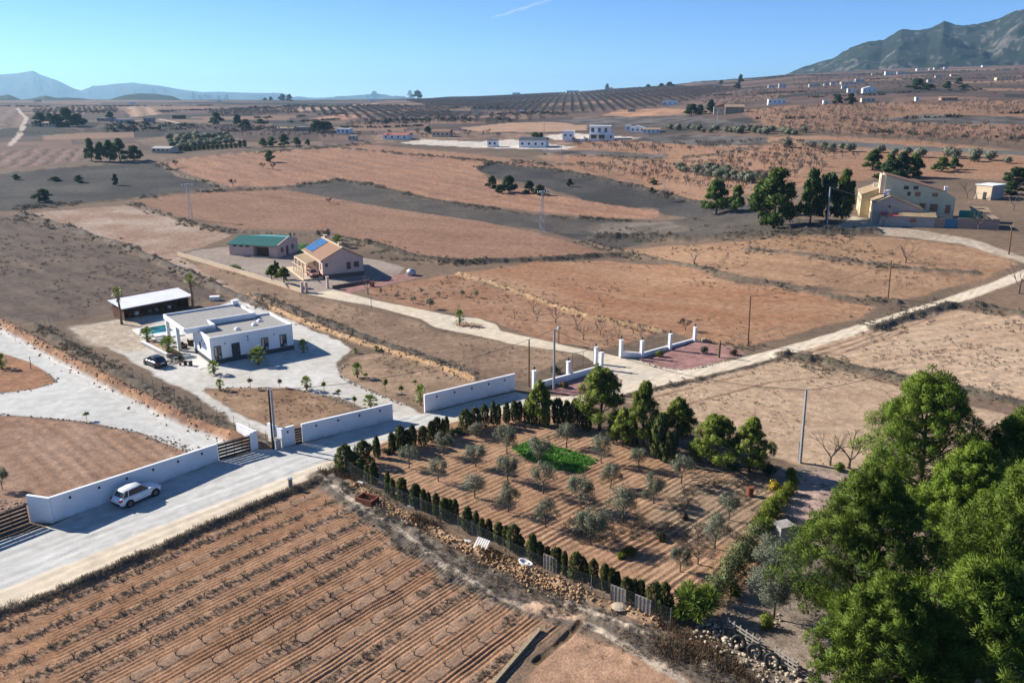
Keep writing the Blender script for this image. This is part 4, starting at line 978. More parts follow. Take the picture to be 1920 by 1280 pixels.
for k, (x, y) in enumerate(((-.6, 10.6), (.9, 11.5))):
    b = MB(); b.box((0, 0, .25), (.9, .9, .5)); b.box((0, .4, .6), (.9, .2, .5)); b.box((-.4, 0, .5), (.12, .8, .3)); b.box((.4, 0, .5), (.12, .8, .3))
    q = FH.p(x, y); tag(b.build('garden_chair', M_BROWNW, None, (q.x, q.y, .12), HANG + .4 + k), 'brown garden chair in the shade of the porch, ' + ('nearer the pillar' if k == 0 else 'nearer the house door'), 'chair')

# ---------------------------------------------------------------- white boundary walls, gates
def wall(name, label, base, tops, th=.22, material=M_WHITE, lights=0, cat='wall', cop=True, hs=None):
    """wall standing on ground points; top height from the picture"""
    P_ = [at(*b) for b in base]
    hs = hs or [hpx(p, *t) for p, t in zip(P_, tops)]
    r = thing(name, label, cat, P_[0])
    m = MB(); c = MB()
    for i in range(len(P_) - 1):
        a, b = P_[i] - P_[0], P_[i + 1] - P_[0]
        d = Vector((b.x - a.x, b.y - a.y, 0)); L_ = d.length; d.normalize(); n = Vector((-d.y, d.x, 0)) * th
        e = th * .5 if i < len(P_) - 2 else 0; bb = b + d * e
        vs = [a, bb, bb + n, a + n]; k = 12
        for q in range(k):
            f0, f1 = q / k, (q + 1) / k
            a0, b0 = a.lerp(bb, f0), a.lerp(bb, f1)
            z0 = (hs[i] * (1 - f0) + hs[i + 1] * f0) + a0.z; z1 = (hs[i] * (1 - f1) + hs[i + 1] * f1) + b0.z
            V = [a0 - Vector((0, 0, .4)), b0 - Vector((0, 0, .4)), b0 + n - Vector((0, 0, .4)), a0 + n - Vector((0, 0, .4))]
            T = [Vector((a0.x, a0.y, z0)), Vector((b0.x, b0.y, z1)), Vector((b0.x + n.x, b0.y + n.y, z1)), Vector((a0.x + n.x, a0.y + n.y, z0))]
            fs = [(0, 1, 5, 4), (2, 3, 7, 6), (4, 5, 6, 7)]
            if q == 0: fs.append((3, 0, 4, 7))
            if q == k - 1: fs.append((1, 2, 6, 5))
            m.add(V + T, fs)
            if cop:
                u = n.normalized() * .03; cz = Vector((0, 0, .002)); ch = Vector((0, 0, .05))
                Cc = [T[0] - u + cz, T[1] - u + cz, T[2] + u + cz, T[3] + u + cz]
                c.add(Cc + [v + ch for v in Cc], [(0, 1, 5, 4), (2, 3, 7, 6), (4, 5, 6, 7), (3, 2, 1, 0)] + ([(3, 0, 4, 7)] if q == 0 else []) + ([(1, 2, 6, 5)] if q == k - 1 else []))
        if lights and i == len(P_) - 2:
            for q in range(lights):
                f = (q + .5) / lights if lights > 1 else .5
                p = a.lerp(b, .03 + .94 * f); p.z += (hs[i] * (1 - f) + hs[i + 1] * f) * .78
                l = MB(); l.box((0, 0, 0), (.14, .12, .2)); l.build('wall_lamp', M_BLACK, r, p - n.normalized() * .05, math.atan2(d.y, d.x))
    m.build('wall', material, r)
    if cop: c.build('coping', material, r)
    return r, P_, hs
def slat_gate(name, label, a_px, b_px, h, n=5, fr=M_WHITE, slab=M_DARKW, gap=.10, post=True):
    A, B = at(*a_px), at(*b_px)
    d = Vector((B.x - A.x, B.y - A.y, 0)); L_ = d.length
    r = thing(name, label, 'gate', A, math.atan2(d.y, d.x))
    dz = (B.z - A.z)
    sh = h / n
    for k in range(n):
        m = MB(); m.b2((.04, -.03, .06 + k * sh), (L_ - .04, .03, .06 + (k + 1) * sh - gap)); m.build('slat', slab, r)
    f = MB(); f.b2((0, -.035, .02), (.05, .035, h + .06)); f.b2((L_ - .05, -.035, .02), (L_, .035, h + .06)); 
    f.b2((.05, .032, .0), (L_ - .05, .07, .058)); f.b2((.05, .032, h + .002), (L_ - .05, .07, h + .05))
    for k in range(1, 4): f.b2((L_ * k / 4 - .025, .032, .06), (L_ * k / 4 + .025, .07, h))
    f.build('frame', M_FRAME, r)
    return r
wall('boundary_wall', 'long white rendered boundary wall along the road behind the white car', [(58, 978), (98, 981), (410.5, 863.5)], [(54, 929), (97, 935), (408.5, 833)], lights=6)
slat_gate('driveway_gate', 'dark slatted driveway gate at the left edge, left of the long white wall', (-70, 1027), (55, 979.5), 1.75)
slat_gate('driveway_gate', 'dark slatted driveway gate between the long white wall and the short white post', (411, 862.5), (470, 845.5), 1.75)
wall('gate_post_wall', 'short white gate post with a slanting wing wall, right of the slatted gate', [(449, 822), (483, 842.5), (471, 846)][::-1], [(447, 793), (482.5, 808), (471, 813)][::-1], lights=0)
wall('boundary_wall', 'white boundary wall with small pedestrian gate in the middle property', [(503.5, 826), (529, 839), (554, 832.6)], [(502, 793.5), (527, 805), (554, 798)], lights=1)
wall('boundary_wall', 'plain white boundary wall stretch right of the pedestrian gate', [(568, 829.5), (737, 787)], [(567, 796), (736, 757)], lights=4)
slat_gate('pedestrian_gate', 'narrow dark slatted pedestrian gate set in the white wall', (554.6, 832.4), (567.4, 829.8), 1.75, 6)
wall('boundary_wall', 'white boundary wall right of the gravel yard entrance', [(797, 773.5), (966, 731)], [(795, 741), (965, 701)], lights=5)

# pillared walls at the entrance of the far drive (px = 980 + zx / 9.145)
def zz(x, y, ox=980, oy=600, k=9.145): return ox + x / k, oy + y / k
wall('pillared_wall', 'low white wall stepping up the entrance drive between white pillars, behind the pine', [zz(205, 1195), zz(800, 1040), zz(1360, 850)], [zz(205, 1095), zz(800, 935), zz(1340, 780)], th=.25)
wall('pillared_wall', 'low white wall running back up the hill above the red gravel bed', [zz(90, 572, 1150, 590, 7.11), zz(385, 572, 1150, 590, 7.11), zz(1080, 345, 1150, 590, 7.11)], [zz(110, 492, 1150, 590, 7.11), zz(380, 515, 1150, 590, 7.11), zz(1060, 322, 1150, 590, 7.11)], th=.25)
def pillar(bx, by, ty, label, lamp=True, w_=.42):
    p = at(bx, by); h = hpx(p, bx, ty)
    r = thing('wall_pillar', label, 'pillar', p, math.radians(37), 'white pillars of the entrance walls')
    m = MB(); m.b2((-w_ / 2, -w_ / 2, -.2), (w_ / 2, w_ / 2, h)); m.build('shaft', M_WHITE, r)
    m = MB(); m.b2((-w_ / 2 - .06, -w_ / 2 - .06, h), (w_ / 2 + .06, w_ / 2 + .06, h + .08)); m.build('cap', M_WHITE, r)
    if lamp:
        m = MB(); m.lathe([(.03, 0), (.03, .15), (.12, .2), (.14, .42), (.05, .52)], 8, (0, 0, h + .08)); m.build('lamp', M_FRAME, r)
for (x, y, t, lb) in [(*zz(195, 1200), zz(0, 875)[1], 'white pillar at the lower end of the stepped wall, above the small pine'),
                      (*zz(780, 1010), zz(0, 715)[1], 'white pillar midway along the stepped wall behind the pine'),
                      (*zz(1345, 845), zz(0, 560)[1], 'white pillar at the road end of the stepped wall'),
                      (*zz(1250, 745), zz(0, 470)[1], 'white pillar carrying the wire gate on the drive'),
                      (*zz(98, 570, 1150, 590, 7.11), zz(0, 340, 1150, 590, 7.11)[1], 'white pillar on the right side of the drive entrance'),
                      (*zz(375, 570, 1150, 590, 7.11), zz(0, 350, 1150, 590, 7.11)[1], 'white pillar at the bend of the wall above the red gravel bed'),
                      (*zz(750, 470, 1150, 590, 7.11), zz(0, 260, 1150, 590, 7.11)[1], 'white pillar midway up the wall above the red gravel bed'),
                      (*zz(1080, 355, 1150, 590, 7.11), zz(0, 170, 1150, 590, 7.11)[1], 'white pillar at the top end of the wall above the red gravel bed')]:
    pillar(x, y, t, lb)
# see-through wire panels
def wire_mat():
    m = bpy.data.materials.new('chain_link'); m.use_nodes = True; t = m.node_tree; N = t.nodes; L = t.links
    b = N['Principled BSDF']; b.inputs['Base Color'].default_value = (.16, .17, .17, 1); b.inputs['Roughness'].default_value = .6; b.inputs['Metallic'].default_value = .4
    tr = N.new('ShaderNodeBsdfTransparent'); ms = N.new('ShaderNodeMixShader'); co = N.new('ShaderNodeTexCoord')
    mp = N.new('ShaderNodeMapping'); mp.inputs['Rotation'].default_value = (0, math.radians(45), 0)
    L.new(co.outputs['Object'], mp.inputs['Vector'])
    sx = N.new('ShaderNodeSeparateXYZ'); L.new(mp.outputs[0], sx.inputs[0])
    outs = []
    for ax in ('X', 'Z'):
        mu = N.new('ShaderNodeMath'); mu.operation = 'MULTIPLY'; mu.inputs[1].default_value = 1 / .06; L.new(sx.outputs[ax], mu.inputs[0])
        fr = N.new('ShaderNodeMath'); fr.operation = 'FRACT'; L.new(mu.outputs[0], fr.inputs[0])
        lt = N.new('ShaderNodeMath'); lt.operation = 'LESS_THAN'; lt.inputs[1].default_value = .045; L.new(fr.outputs[0], lt.inputs[0]); outs.append(lt)
    mx = N.new('ShaderNodeMath'); mx.operation = 'MAXIMUM'; L.new(outs[0].outputs[0], mx.inputs[0]); L.new(outs[1].outputs[0], mx.inputs[1])
    L.new(mx.outputs[0], ms.inputs[0]); L.new(tr.outputs[0], ms.inputs[1]); L.new(b.outputs[0], ms.inputs[2]); L.new(ms.outputs[0], N['Material Output'].inputs['Surface'])
    return m
M_WIRE = wire_mat()
def wire_fence(label, px, h=1.6, step=3.0, name='wire_fence', pm=M_STEEL, mesh_=True, r_=.025):
    P_ = [at(*q) for q in px]; r = thing(name, label, 'fence', P_[0])
    for i in range(len(P_) - 1):
        a, b = P_[i] - P_[0], P_[i + 1] - P_[0]; d = b - a; L_ = Vector((d.x, d.y, 0)).length; ang = math.atan2(d.y, d.x)
        n = max(1, round(L_ / step))
        for k in range(n + (1 if i == len(P_) - 2 else 0)):
            f = k / n; p = a.lerp(b, f); q = P_[0] + p; p.z = gh(q.x, q.y) - P_[0].z
            m = MB(); m.tube([(0, 0, -.2), (0, 0, h + .08)], r_, 6); m.build('post', pm, r, p)
        if mesh_:
            m = MB(); c, s = math.cos(ang), math.sin(ang); zs = []
            for k in range(n + 1):
                q = P_[0] + a.lerp(b, k / n); zs.append(gh(q.x, q.y) - P_[0].z - a.z)
            for k in range(n):
                x0, x1 = L_ * k / n, L_ * (k + 1) / n
                m.add([(x0, 0, zs[k]), (x1, 0, zs[k + 1]), (x1, 0, zs[k + 1] + h), (x0, 0, zs[k] + h)], [(0, 1, 2, 3)])
            m.build('wire_mesh', M_WIRE, r, a, ang)
            w_ = MB()
            for zq in (.05, h): w_.tube([a.lerp(b, k / n) * 0 + Vector((L_ * k / n, 0, zs[k] + zq)) for k in range(n + 1)], .008, 4)
            w_.build('top_wire', M_FRAME, r, a, ang)
    return r
wire_fence('chain link fence in front of the cypress row above the stone heap', [(630, 878), (690, 915), (755, 950), (825, 980), (895, 1016), (955, 1048), (1036, 1086), (1108, 1115), (1168, 1140), (1256, 1178)], 1.55)
wire_fence('chain link fence behind the olive trees under the pines', [(985, 772), (1090, 798), (1180, 828), (1260, 858)], 1.5)
wire_fence('sagging wire fence along the earth bank left of the flat-roofed house', [(85, 612), (150, 655), (250, 708), (350, 762), (440, 804), (500, 832)], 1.2, 3.2, pm=M_FRAME, r_=.022)
wire_fence('short wire fence with pale posts left of the brown shed', [(92, 605), (110, 600), (130, 596), (160, 598)], 1.6, 2.2)
wire_fence('wire fence round the yard of the pink house', [(336, 478), (450, 510), (562, 547)], 1.3, 4)
wire_fence('wire fence beside the fallow strip below the pink house', [(500, 575), (620, 618), (760, 668), (890, 708)], 1.2, 5, pm=M_FRAME, r_=.02)
g0, g1 = at(*zz(850, 850)), at(*zz(1210, 755)); gd = g1 - g0
r = thing('wire_gate', 'tall wire mesh gate with a frame behind the stepped white wall', 'gate', g0, math.atan2(gd.y, gd.x)); gl = Vector((gd.x, gd.y, 0)).length
m = MB(); [m.tube([a, b], .03, 6) for a, b in (((0, 0, 0), (0, 0, 2.2)), ((0, 0, 2.2), (gl, 0, 2.2)), ((gl, 0, 0), (gl, 0, 2.2)), ((0, 0, .1), (gl, 0, .1)), ((gl / 2, 0, 0), (gl / 2, 0, 2.2)))]; m.build('frame', M_FRAME, r)
m = MB(); m.add([(0, 0, .1), (gl, 0, .1), (gl, 0, 2.2), (0, 0, 2.2)], [(0, 1, 2, 3)]); m.build('wire_mesh', M_WIRE, r)

# ---------------------------------------------------------------- pink house with solar panels
def tiled_gable(mb_roof, x0, x1, xr, y0, y1, e0, e1, rz, th=.14, ov=.25):
    """two slopes meeting on a ridge at x = xr; e0, e1 eave heights"""
    s0 = (rz - e0) / (xr - x0); s1 = (rz - e1) / (x1 - xr)
    for (xa, xb, f) in ((x0 - ov, xr, lambda x, y: e0 + (x - x0) * s0), (xr + .004, x1 + ov, lambda x, y: e1 + (x1 - x) * s1)):
        mb_roof.prism([(xa, y0 - ov), (xb, y0 - ov), (xb, y1 + ov), (xa, y1 + ov)], f, lambda x, y, f=f: f(x, y) + th)
def gable_wall(m, x0, x1, xr, y0, y1, z0, e0, e1, rz):
    P_ = [(x0, z0), (x1, z0), (x1, e1), (xr, rz), (x0, e0)]
    V = [(x, y0, z) for x, z in P_] + [(x, y1, z) for x, z in P_]
    m.add(V, [(0, 1, 2, 3, 4), (9, 8, 7, 6, 5), (0, 5, 6, 1), (1, 6, 7, 2), (3, 2, 7, 8), (4, 3, 8, 9), (0, 4, 9, 5)])
PA = G(540 + 650 / 9.844, 430 + 915 / 9.844); PANG = math.radians(28.6); FP = Frame((PA.x, PA.y, zat(PA.x, PA.y)), PANG)
def pink_house():
    r = thing('gabled_house', 'pink rendered house with tiled gable roof, blue solar panels and lean-to porch', 'house', FP.o, PANG)
    m = MB(); gable_wall(m, 0, 8.5, 4.2, 0, 14, .82, 3.75, 3.7, 5.85); m.build('wall', M_PINK, r)
    m = MB(); m.b2((-.03, -.03, -.6), (8.53, 14.03, .82)); m.build('brick_base', mat('brick_base', (.20, .11, .085), (.14, .08, .065), .9, 6), r)
    m = MB(); tiled_gable(m, 0, 8.5, 4.2, 0, 14, 3.78, 3.73, 5.9); rf = m.build('roof', M_TILE, r)
    m = MB(); m.b2((4.05, -.28, 6.0), (4.35, 14.28, 6.16)); m.build('ridge_tiles', M_CREAM, rf)
    for x, y in ((4.3, 1.6), (4.4, 12.2)):
        m = MB(); m.b2((x - .3, y - .3, 5.6), (x + .3, y + .3, 6.75)); m.b2((x - .38, y - .38, 6.75), (x + .38, y + .38, 6.85)); m.build('chimney', M_CREAM, rf)
    m = MB(); m.b2((-.4, -.27, 3.55), (-.28, 14.27, 3.72)); m.build('gutter', M_CREAM, r)
    sl = (5.9 - 3.78) / 4.2; th = math.atan(sl)
    for xa, xb in ((.25, 2.0), (2.12, 3.85)):
        p = thing_part = MB()
        V = []
        for dz in (.20, .27):
            for x, y in ((xa, 8.6), (xb, 8.6), (xb, 13.8), (xa, 13.8)): V.append((x, y, 3.78 + x * sl + dz))
        p.add(V, [(3, 2, 1, 0), (4, 5, 6, 7), (0, 1, 5, 4), (1, 2, 6, 5), (2, 3, 7, 6), (3, 0, 4, 7)])
        so_ = p.build('solar_panel', mat('solar_cells', (.025, .10, .24), (.035, .13, .29), .2, .8, spec=.6), r)
        f = MB()
        for y in (8.55, 10.3, 12.05, 13.8): f.add([(x, y + dy, 3.78 + x * sl + dz) for dz in (.21, .285) for x, dy in ((xa, 0), (xb, 0), (xb, .05), (xa, .05))], [(3, 2, 1, 0), (4, 5, 6, 7), (0, 1, 5, 4), (1, 2, 6, 5), (2, 3, 7, 6), (3, 0, 4, 7)])
        f.build('frame', M_STEEL, so_)
    opening(r, 'window', .6, 1.15, 2.35, 3.1); opening(r, 'window', 4.95, 5.85, 1.5, 2.95); opening(r, 'window', 6.5, 7.6, 1.75, 2.95)
    for y0, y1, z0, z1 in ((1.0, 1.7, 1.7, 2.9), (2.6, 3.6, .85, 2.9), (5.4, 6.4, 1.6, 2.9)):
        side_opening(r, 'window', y0, y1, z0, z1, -.05)
    m = MB(); m.prism([(-2.1, 4.2), (-.06, 4.2), (-.06, 13.9), (-2.1, 13.9)], lambda x, y: 2.95 + x * .22, lambda x, y: 3.06 + x * .22); m.build('porch_roof', M_TILE2, r)
    m = MB(); m.b2((-2.2, 4.1, 2.3), (-2.02, 14, 2.55)); m.build('porch_beam', M_CREAM, r)
    for y in (4.2, 7.4, 10.6, 13.7):
        m = MB(); m.b2((-2.25, y - .14, .3), (-1.97, y + .14, 2.3)); m.build('porch_pillar', M_CREAM, r)
    m = MB(); m.b2((-4.0, -.1, -.3), (-.04, 14, .32)); m.build('terrace', M_CREAM, r)
    m = MB(); m.b2((-3.95, -.1, .32), (-3.8, 9, .36)); 
    for k in range(7): m.b2((-3.93, .1 + k * 1.35, .36), (-3.82, .22 + k * 1.35, 2.3))
    m.b2((-3.95, -.1, 2.3), (-3.8, 8.6, 2.4)); m.build('pergola_rail', M_CREAM, r)
pink_house()
for k, (x, y, h) in enumerate(((265, 1165, 1.9), (345, 1160, 1.9), (735, 1085, 2.2))):
    p = at(540 + x / 9.844, 430 + y / 9.844); m = MB(); m.b2((-.22, -.22, -.2), (.22, .22, h)); r = thing('gate_pillar', ['pink gate pillar at the end of the low garden wall', 'pink gate pillar just right of the one ending the low wall', 'pink gate pillar standing alone in front of the pink house'][k], 'pillar', p, PANG); m.build('shaft', M_PINK, r)
    m = MB(); m.b2((-.28, -.28, h), (.28, .28, h + .1)); m.build('cap', M_CREAM, r)
wall('garden_wall', 'low cream garden wall along the yard of the pink house', [(333, 479), (450, 513), (565, 549)], None, th=.2, material=M_CREAM, hs=[.75, .75, .75], cop=True)
wall('garden_wall', 'low brick garden wall behind the red gravel in front of the pink house', [(540 + 830 / 9.844, 430 + 1095 / 9.844), (540 + 1500 / 9.844, 430 + 985 / 9.844)], None, th=.22, material=mat('brick_base', (.2, .11, .085)), hs=[.6, .6], cop=False)
# green roofed annex
GA = G(420 + 130 / 12, 430 + 575 / 12); GANG = math.radians(-15.5); FG = Frame((GA.x, GA.y, zat(GA.x, GA.y)), GANG)
def green_house():
    r = thing('green_roofed_annex', 'low pink building with green sheet roof and open garage front', 'building', FG.o, GANG)
    m = MB(); m.b2((0, 0, -.3), (6.3, .2, 2.5)); m.b2((10.3, 0, -.3), (12.5, .2, 2.5)); m.b2((6.3, 0, 2.25), (10.3, .2, 2.5)); m.b2((0, .2, -.3), (.2, 9, 2.6)); m.b2((.2, 8.8, -.3), (12.5, 9, 2.9))
    m.b2((6.1, .2, -.3), (6.3, 5, 2.5)); m.b2((10.3, .2, -.3), (10.5, 5, 2.5)); m.build('wall', M_PINK, r)
    m = MB(); V = [(12.3, 0, -.3), (12.5, 0, -.3), (12.5, 9, -.3), (12.3, 9, -.3)]
    P_ = [(0.2, -.3), (8.8, -.3), (8.8, 3.2), (5, 3.95), (.2, 2.75)]
    m.add([(12.3, y, z) for y, z in P_] + [(12.55, y, z) for y, z in P_], [(4, 3, 2, 1, 0), (5, 6, 7, 8, 9), (0, 1, 6, 5), (1, 2, 7, 6), (2, 3, 8, 7), (3, 4, 9, 8), (4, 0, 5, 9)]); m.build('gable_wall', M_PINK, r)
    m = MB(); m.prism([(-.3, -.45), (12.25, -.45), (12.25, 5), (-.3, 5)], lambda x, y: 2.5 + (y + .45) * .23, lambda x, y: 2.6 + (y + .45) * .23); m.build('roof', M_GREENR, r)
    m = MB(); m.prism([(2.2, 5.004), (12.25, 5.004), (11.0, 9.6), (4, 9.6)], lambda x, y: 3.75 - (y - 5) * .1, lambda x, y: 3.85 - (y - 5) * .1); m.build('back_roof', mat('sunlit_green_sheet', (.10, .33, .28), (.08, .28, .24), .4, 2), r)  # back slope coloured paler than the front to stand for sunlight on it
    for x in (1.1, 2.75, 4.4):
        opening(r, 'window', x, x + .95, 2.05, 2.4, -.03, mull=0)
    m = MB(); m.b2((6.3, 4.6, -.3), (10.3, 4.75, 2.4)); m.build('garage_back', M_GREYW, r)
    m = MB(); m.b2((7.3, 1.0, 0), (10.25, 1.1, 2.1)); m.build('garage_door', M_BROWNW, r)
    m = MB(); m.b2((6.2, -1.0, -.2), (10.6, -.02, .12)); m.build('ramp', M_CREAM, r)
    m = MB(); m.b2((12.55, 3.6, 0), (12.6, 4.5, 2.05)); m.build('door', M_BROWNW, r)
    for y in (1.4, 6.0): side_opening(r, 'window', y, y + .9, 1.0, 2.0, 12.55)
    m = MB(); m.tube([(11.2, 8.2, 3), (11.2, 8.2, 4.3)], .2, 8); m.build('chimney', M_FRAME, r)
green_house()

# ---------------------------------------------------------------- the farmhouse on the right
FA = G(1580 + 350 / 6, 310 + 650 / 6); FANG = math.radians(-19.3); FF = Frame((FA.x, FA.y, zat(FA.x, FA.y)), FANG)
def farmhouse():
    r = thing('farmhouse', 'old ochre farmhouse of several tiled blocks with a tall sloping rear wing', 'house', FF.o, FANG)
    m = MB(); gable_wall(m, -.5, 9.7, 2.8, 0, 9.2, -1, 4.5, 3.35, 6.1); m.build('front_wall', mat('mauve_render', (.44, .35, .30), (.37, .29, .25), .9, 1.0, bump=.15), r)
    m = MB(); m.b2((-.56, .02, -1), (-.502, 9.2, 4.45)); m.build('front_facade', M_YELL, r)
    m = MB(); tiled_gable(m, -.5, 9.7, 2.8, 0, 9.2, 4.52, 3.38, 6.14, ov=.2); m.build('roof', M_TILE2, r)
    m = MB(); gable_wall(m, -2.6, 8.0, 1.6, 9.25, 22, -1, 5.3, 4.0, 7.0); m.build('rear_wall', M_YELL, r)
    m = MB(); tiled_gable(m, -2.6, 8.0, 1.6, 9.25, 22, 5.32, 4.02, 7.04, ov=.25); m.build('rear_roof', M_TILE2, r)
    m = MB(); P_ = [(2.0, -1), (17.0, -1), (17.0, 5.5), (14.8, 6.9), (2.0, 10.2)]
    m.add([(x, 7.0, z) for x, z in P_] + [(x, 15.5, z) for x, z in P_], [(0, 1, 2, 3, 4), (9, 8, 7, 6, 5), (0, 5, 6, 1), (1, 6, 7, 2), (3, 2, 7, 8), (4, 3, 8, 9), (0, 4, 9, 5)]); m.build('tall_wing', mat('sand_render', (.60, .53, .36), (.53, .46, .31), .9, .7, bump=.15), r)
    m = MB(); m.prism([(1.9, 6.8), (14.8, 6.8), (14.8, 15.7), (1.9, 15.7)], lambda x, y: 10.22 - (x - 2) * .2578, lambda x, y: 10.34 - (x - 2) * .2578); m.build('wing_roof', M_TILE, r)
    m = MB(); m.b2((1.0, 7.2, 6), (1.98, 12.5, 10.25)); m.build('lit_bay', M_CREAM, r); 
    side_opening(r, 'bay_window', 8.4, 9.4, 7.6, 9.6, .95, M_CREAM)
    def fw_(x0, x1, z0, z1, gl=M_GLASS, fm=M_FRAME): opening(r, 'window', x0, x1, z0, z1, 6.94, fm, gl, 0)
    sh = mat('orange_shutter', (.33, .15, .07), (.28, .12, .06), .7, 4)
    fw_(6.0, 7.0, 7.1, 7.9); fw_(8.0, 9.0, 7.15, 7.95); fw_(6.9, 7.6, 5.7, 6.6); fw_(8.4, 9.7, 5.6, 6.7, sh, M_CREAM); fw_(12.0, 13.3, 5.6, 6.6, sh, M_CREAM)
    fw_(9.8, 11, 2.9, 4.1, sh); fw_(12.0, 13.6, 2.4, 4.0, sh); fw_(15.2, 16.2, 2.0, 3.9, sh)
    opening(r, 'window', 2.6, 3.0, 3.6, 4.1, -.03, mull=0)
    for y0, z0, z1, w_ in ((1.2, 2.8, 3.9, .9), (3.6, 2.8, 3.9, .9), (1.2, -.2, 2.0, 1.1), (4.2, -.2, 2.1, 1.2), (6.6, 2.8, 3.9, .9), (6.8, -.2, 2.0, 1.0)):
        side_opening(r, 'window', y0, y0 + w_, z0, z1, -.62, M_WHITE)
    for y0, z0, z1 in ((11, 3, 4.4), (14, 3, 4.4), (17.5, 3, 4.4), (11.5, 0, 2.2), (15, 0, 2.2)):
        side_opening(r, 'window', y0, y0 + 1.1, z0, z1, -2.66, M_WHITE)
    m = MB(); m.b2((-1.9, 2.6, -.6), (-.57, 5.4, .1)); m.build('doorstep', M_CONC, r)
    for x, y, z, h in ((1.9, 3.0, 5.5, 1.5), (2.6, 4.6, 5.8, 1.2), (0.5, 16, 6.4, 1.0), (14.9, 8.5, 6, 1.8)):
        m = MB(); m.b2((x - .3, y - .3, z), (x + .3, y + .3, z + h)); m.b2((x - .38, y - .38, z + h), (x + .38, y + .38, z + h + .12)); m.build('chimney', M_WHITE, r)
    m = MB(); m.b2((.9, -2.6, -1), (12.1, -.05, 2.05)); m.build('lean_to', M_GREYW, r)
    m = MB(); m.prism([(4.6, -2.8), (12.3, -2.8), (12.3, -.04), (4.6, -.04)], lambda x, y: 2.1 + (y + 2.8) * .25, lambda x, y: 2.22 + (y + 2.8) * .25); m.build('lean_to_roof', M_TILE2, r)
    m = MB(); m.prism([(1.0, -2.9), (4.5, -2.9), (4.5, -.6), (1.0, -.6)], lambda x, y: 2.1 + (y + 2.9) * .2, lambda x, y: 2.16 + (y + 2.9) * .2); m.build('awning', mat('pink_awning', (.55, .10, .12), (.45, .08, .1), .7, 3), r)
    opening(r, 'lean_to_window', 7.0, 8.3, .9, 1.7, -2.66, M_FRAME, sh)
farmhouse()
r = thing('yard_wall', 'brick and cement yard wall with a blue gate in front of the farmhouse', 'wall', FF.p(12.15, -2.5), FANG)
m = MB(); m.b2((0, 0, -1), (1.9, .25, 2.0)); m.b2((4.4, 0, -1), (12.4, .25, 2.3)); m.build('wall', mat('old_brick', (.30, .19, .15), (.24, .2, .18), .9, 1.2, bump=.3), r)
m = MB(); m.b2((1.9, .05, -.6), (4.4, .2, 2.0)); m.build('gate', mat('blue_gate', (.06, .17, .27), (.05, .14, .22), .6, 2), r)
m = MB(); m.prism([(11.0, .26), (12.4, .26), (12.4, 6.5), (11.0, 6.5)], 2.3, lambda x, y: 2.4); m.build('wall_coping', M_TILE2, r); m = MB(); m.b2((12.15, .26, -1), (12.4, 6.5, 2.3)); m.build('side_wall', M_CREAM, r)
r = thing('green_screen', 'green corrugated sheet screen in the farmhouse yard', 'screen', FF.p(17.6, 4.0), FANG)
for k in range(14):
    pass
m = MB(); [m.b2((k * .36, (k % 2) * .06, -.5), (k * .36 + .36, (k % 2) * .06 + .05, 3.2)) for k in range(13)]; m.build('sheet', mat('teal_sheet', (.0, .16, .14), (.0, .12, .11), .5, 1), r)
m = MB(); [m.b2((x, .12, -.5), (x + .08, .2, 3.2)) for x in (.1, 2.3, 4.5)]; m.build('post', M_STEEL, r)
r = thing('tiled_shed', 'small tiled shed with a brown door at the right of the green screen', 'shed', FF.p(20.8, 6.0), FANG)
m = MB(); m.b2((0, 0, -.6), (3.2, 3.2, 2.7)); m.build('wall', M_CREAM, r); m = MB(); m.prism([(-.3, -.3), (3.5, -.3), (3.5, 3.5), (-.3, 3.5)], lambda x, y: 2.72 + y * .2, lambda x, y: 2.84 + y * .2); m.build('roof', M_TILE2, r)
m = MB(); m.b2((1.2, -.05, -.2), (2.1, -.005, 1.8)); m.build('door', M_BROWNW, r)
hA, hB = at(1580 + 1480 / 6, 310 + 372 / 6), at(1580 + 1618 / 6, 310 + 388 / 6); hd = hB - hA
r = thing('farm_hut', 'square cement hut with flat white roof and one lit wall, right of the farmhouse', 'hut', hA, math.atan2(hd.y, hd.x)); hl = Vector((hd.x, hd.y, 0)).length * 1.3
m = MB(); m.b2((0, 0, -1), (hl, 6.5, 3.6)); m.build('wall', M_CREAM, r); m = MB(); m.b2((-.2, -.2, 3.6), (hl + .25, 6.7, 3.8)); m.build('roof', M_WHITE, r)
m = MB(); m.b2((hl + .002, .4, -1), (hl + .06, 6.4, 3.55)); m.build('side_wall', M_GREYW, r); m = MB(); m.b2((hl * .5, -.04, -.2), (hl * .5 + .9, -.004, 1.9)); m.build('door', M_FRAME, r)

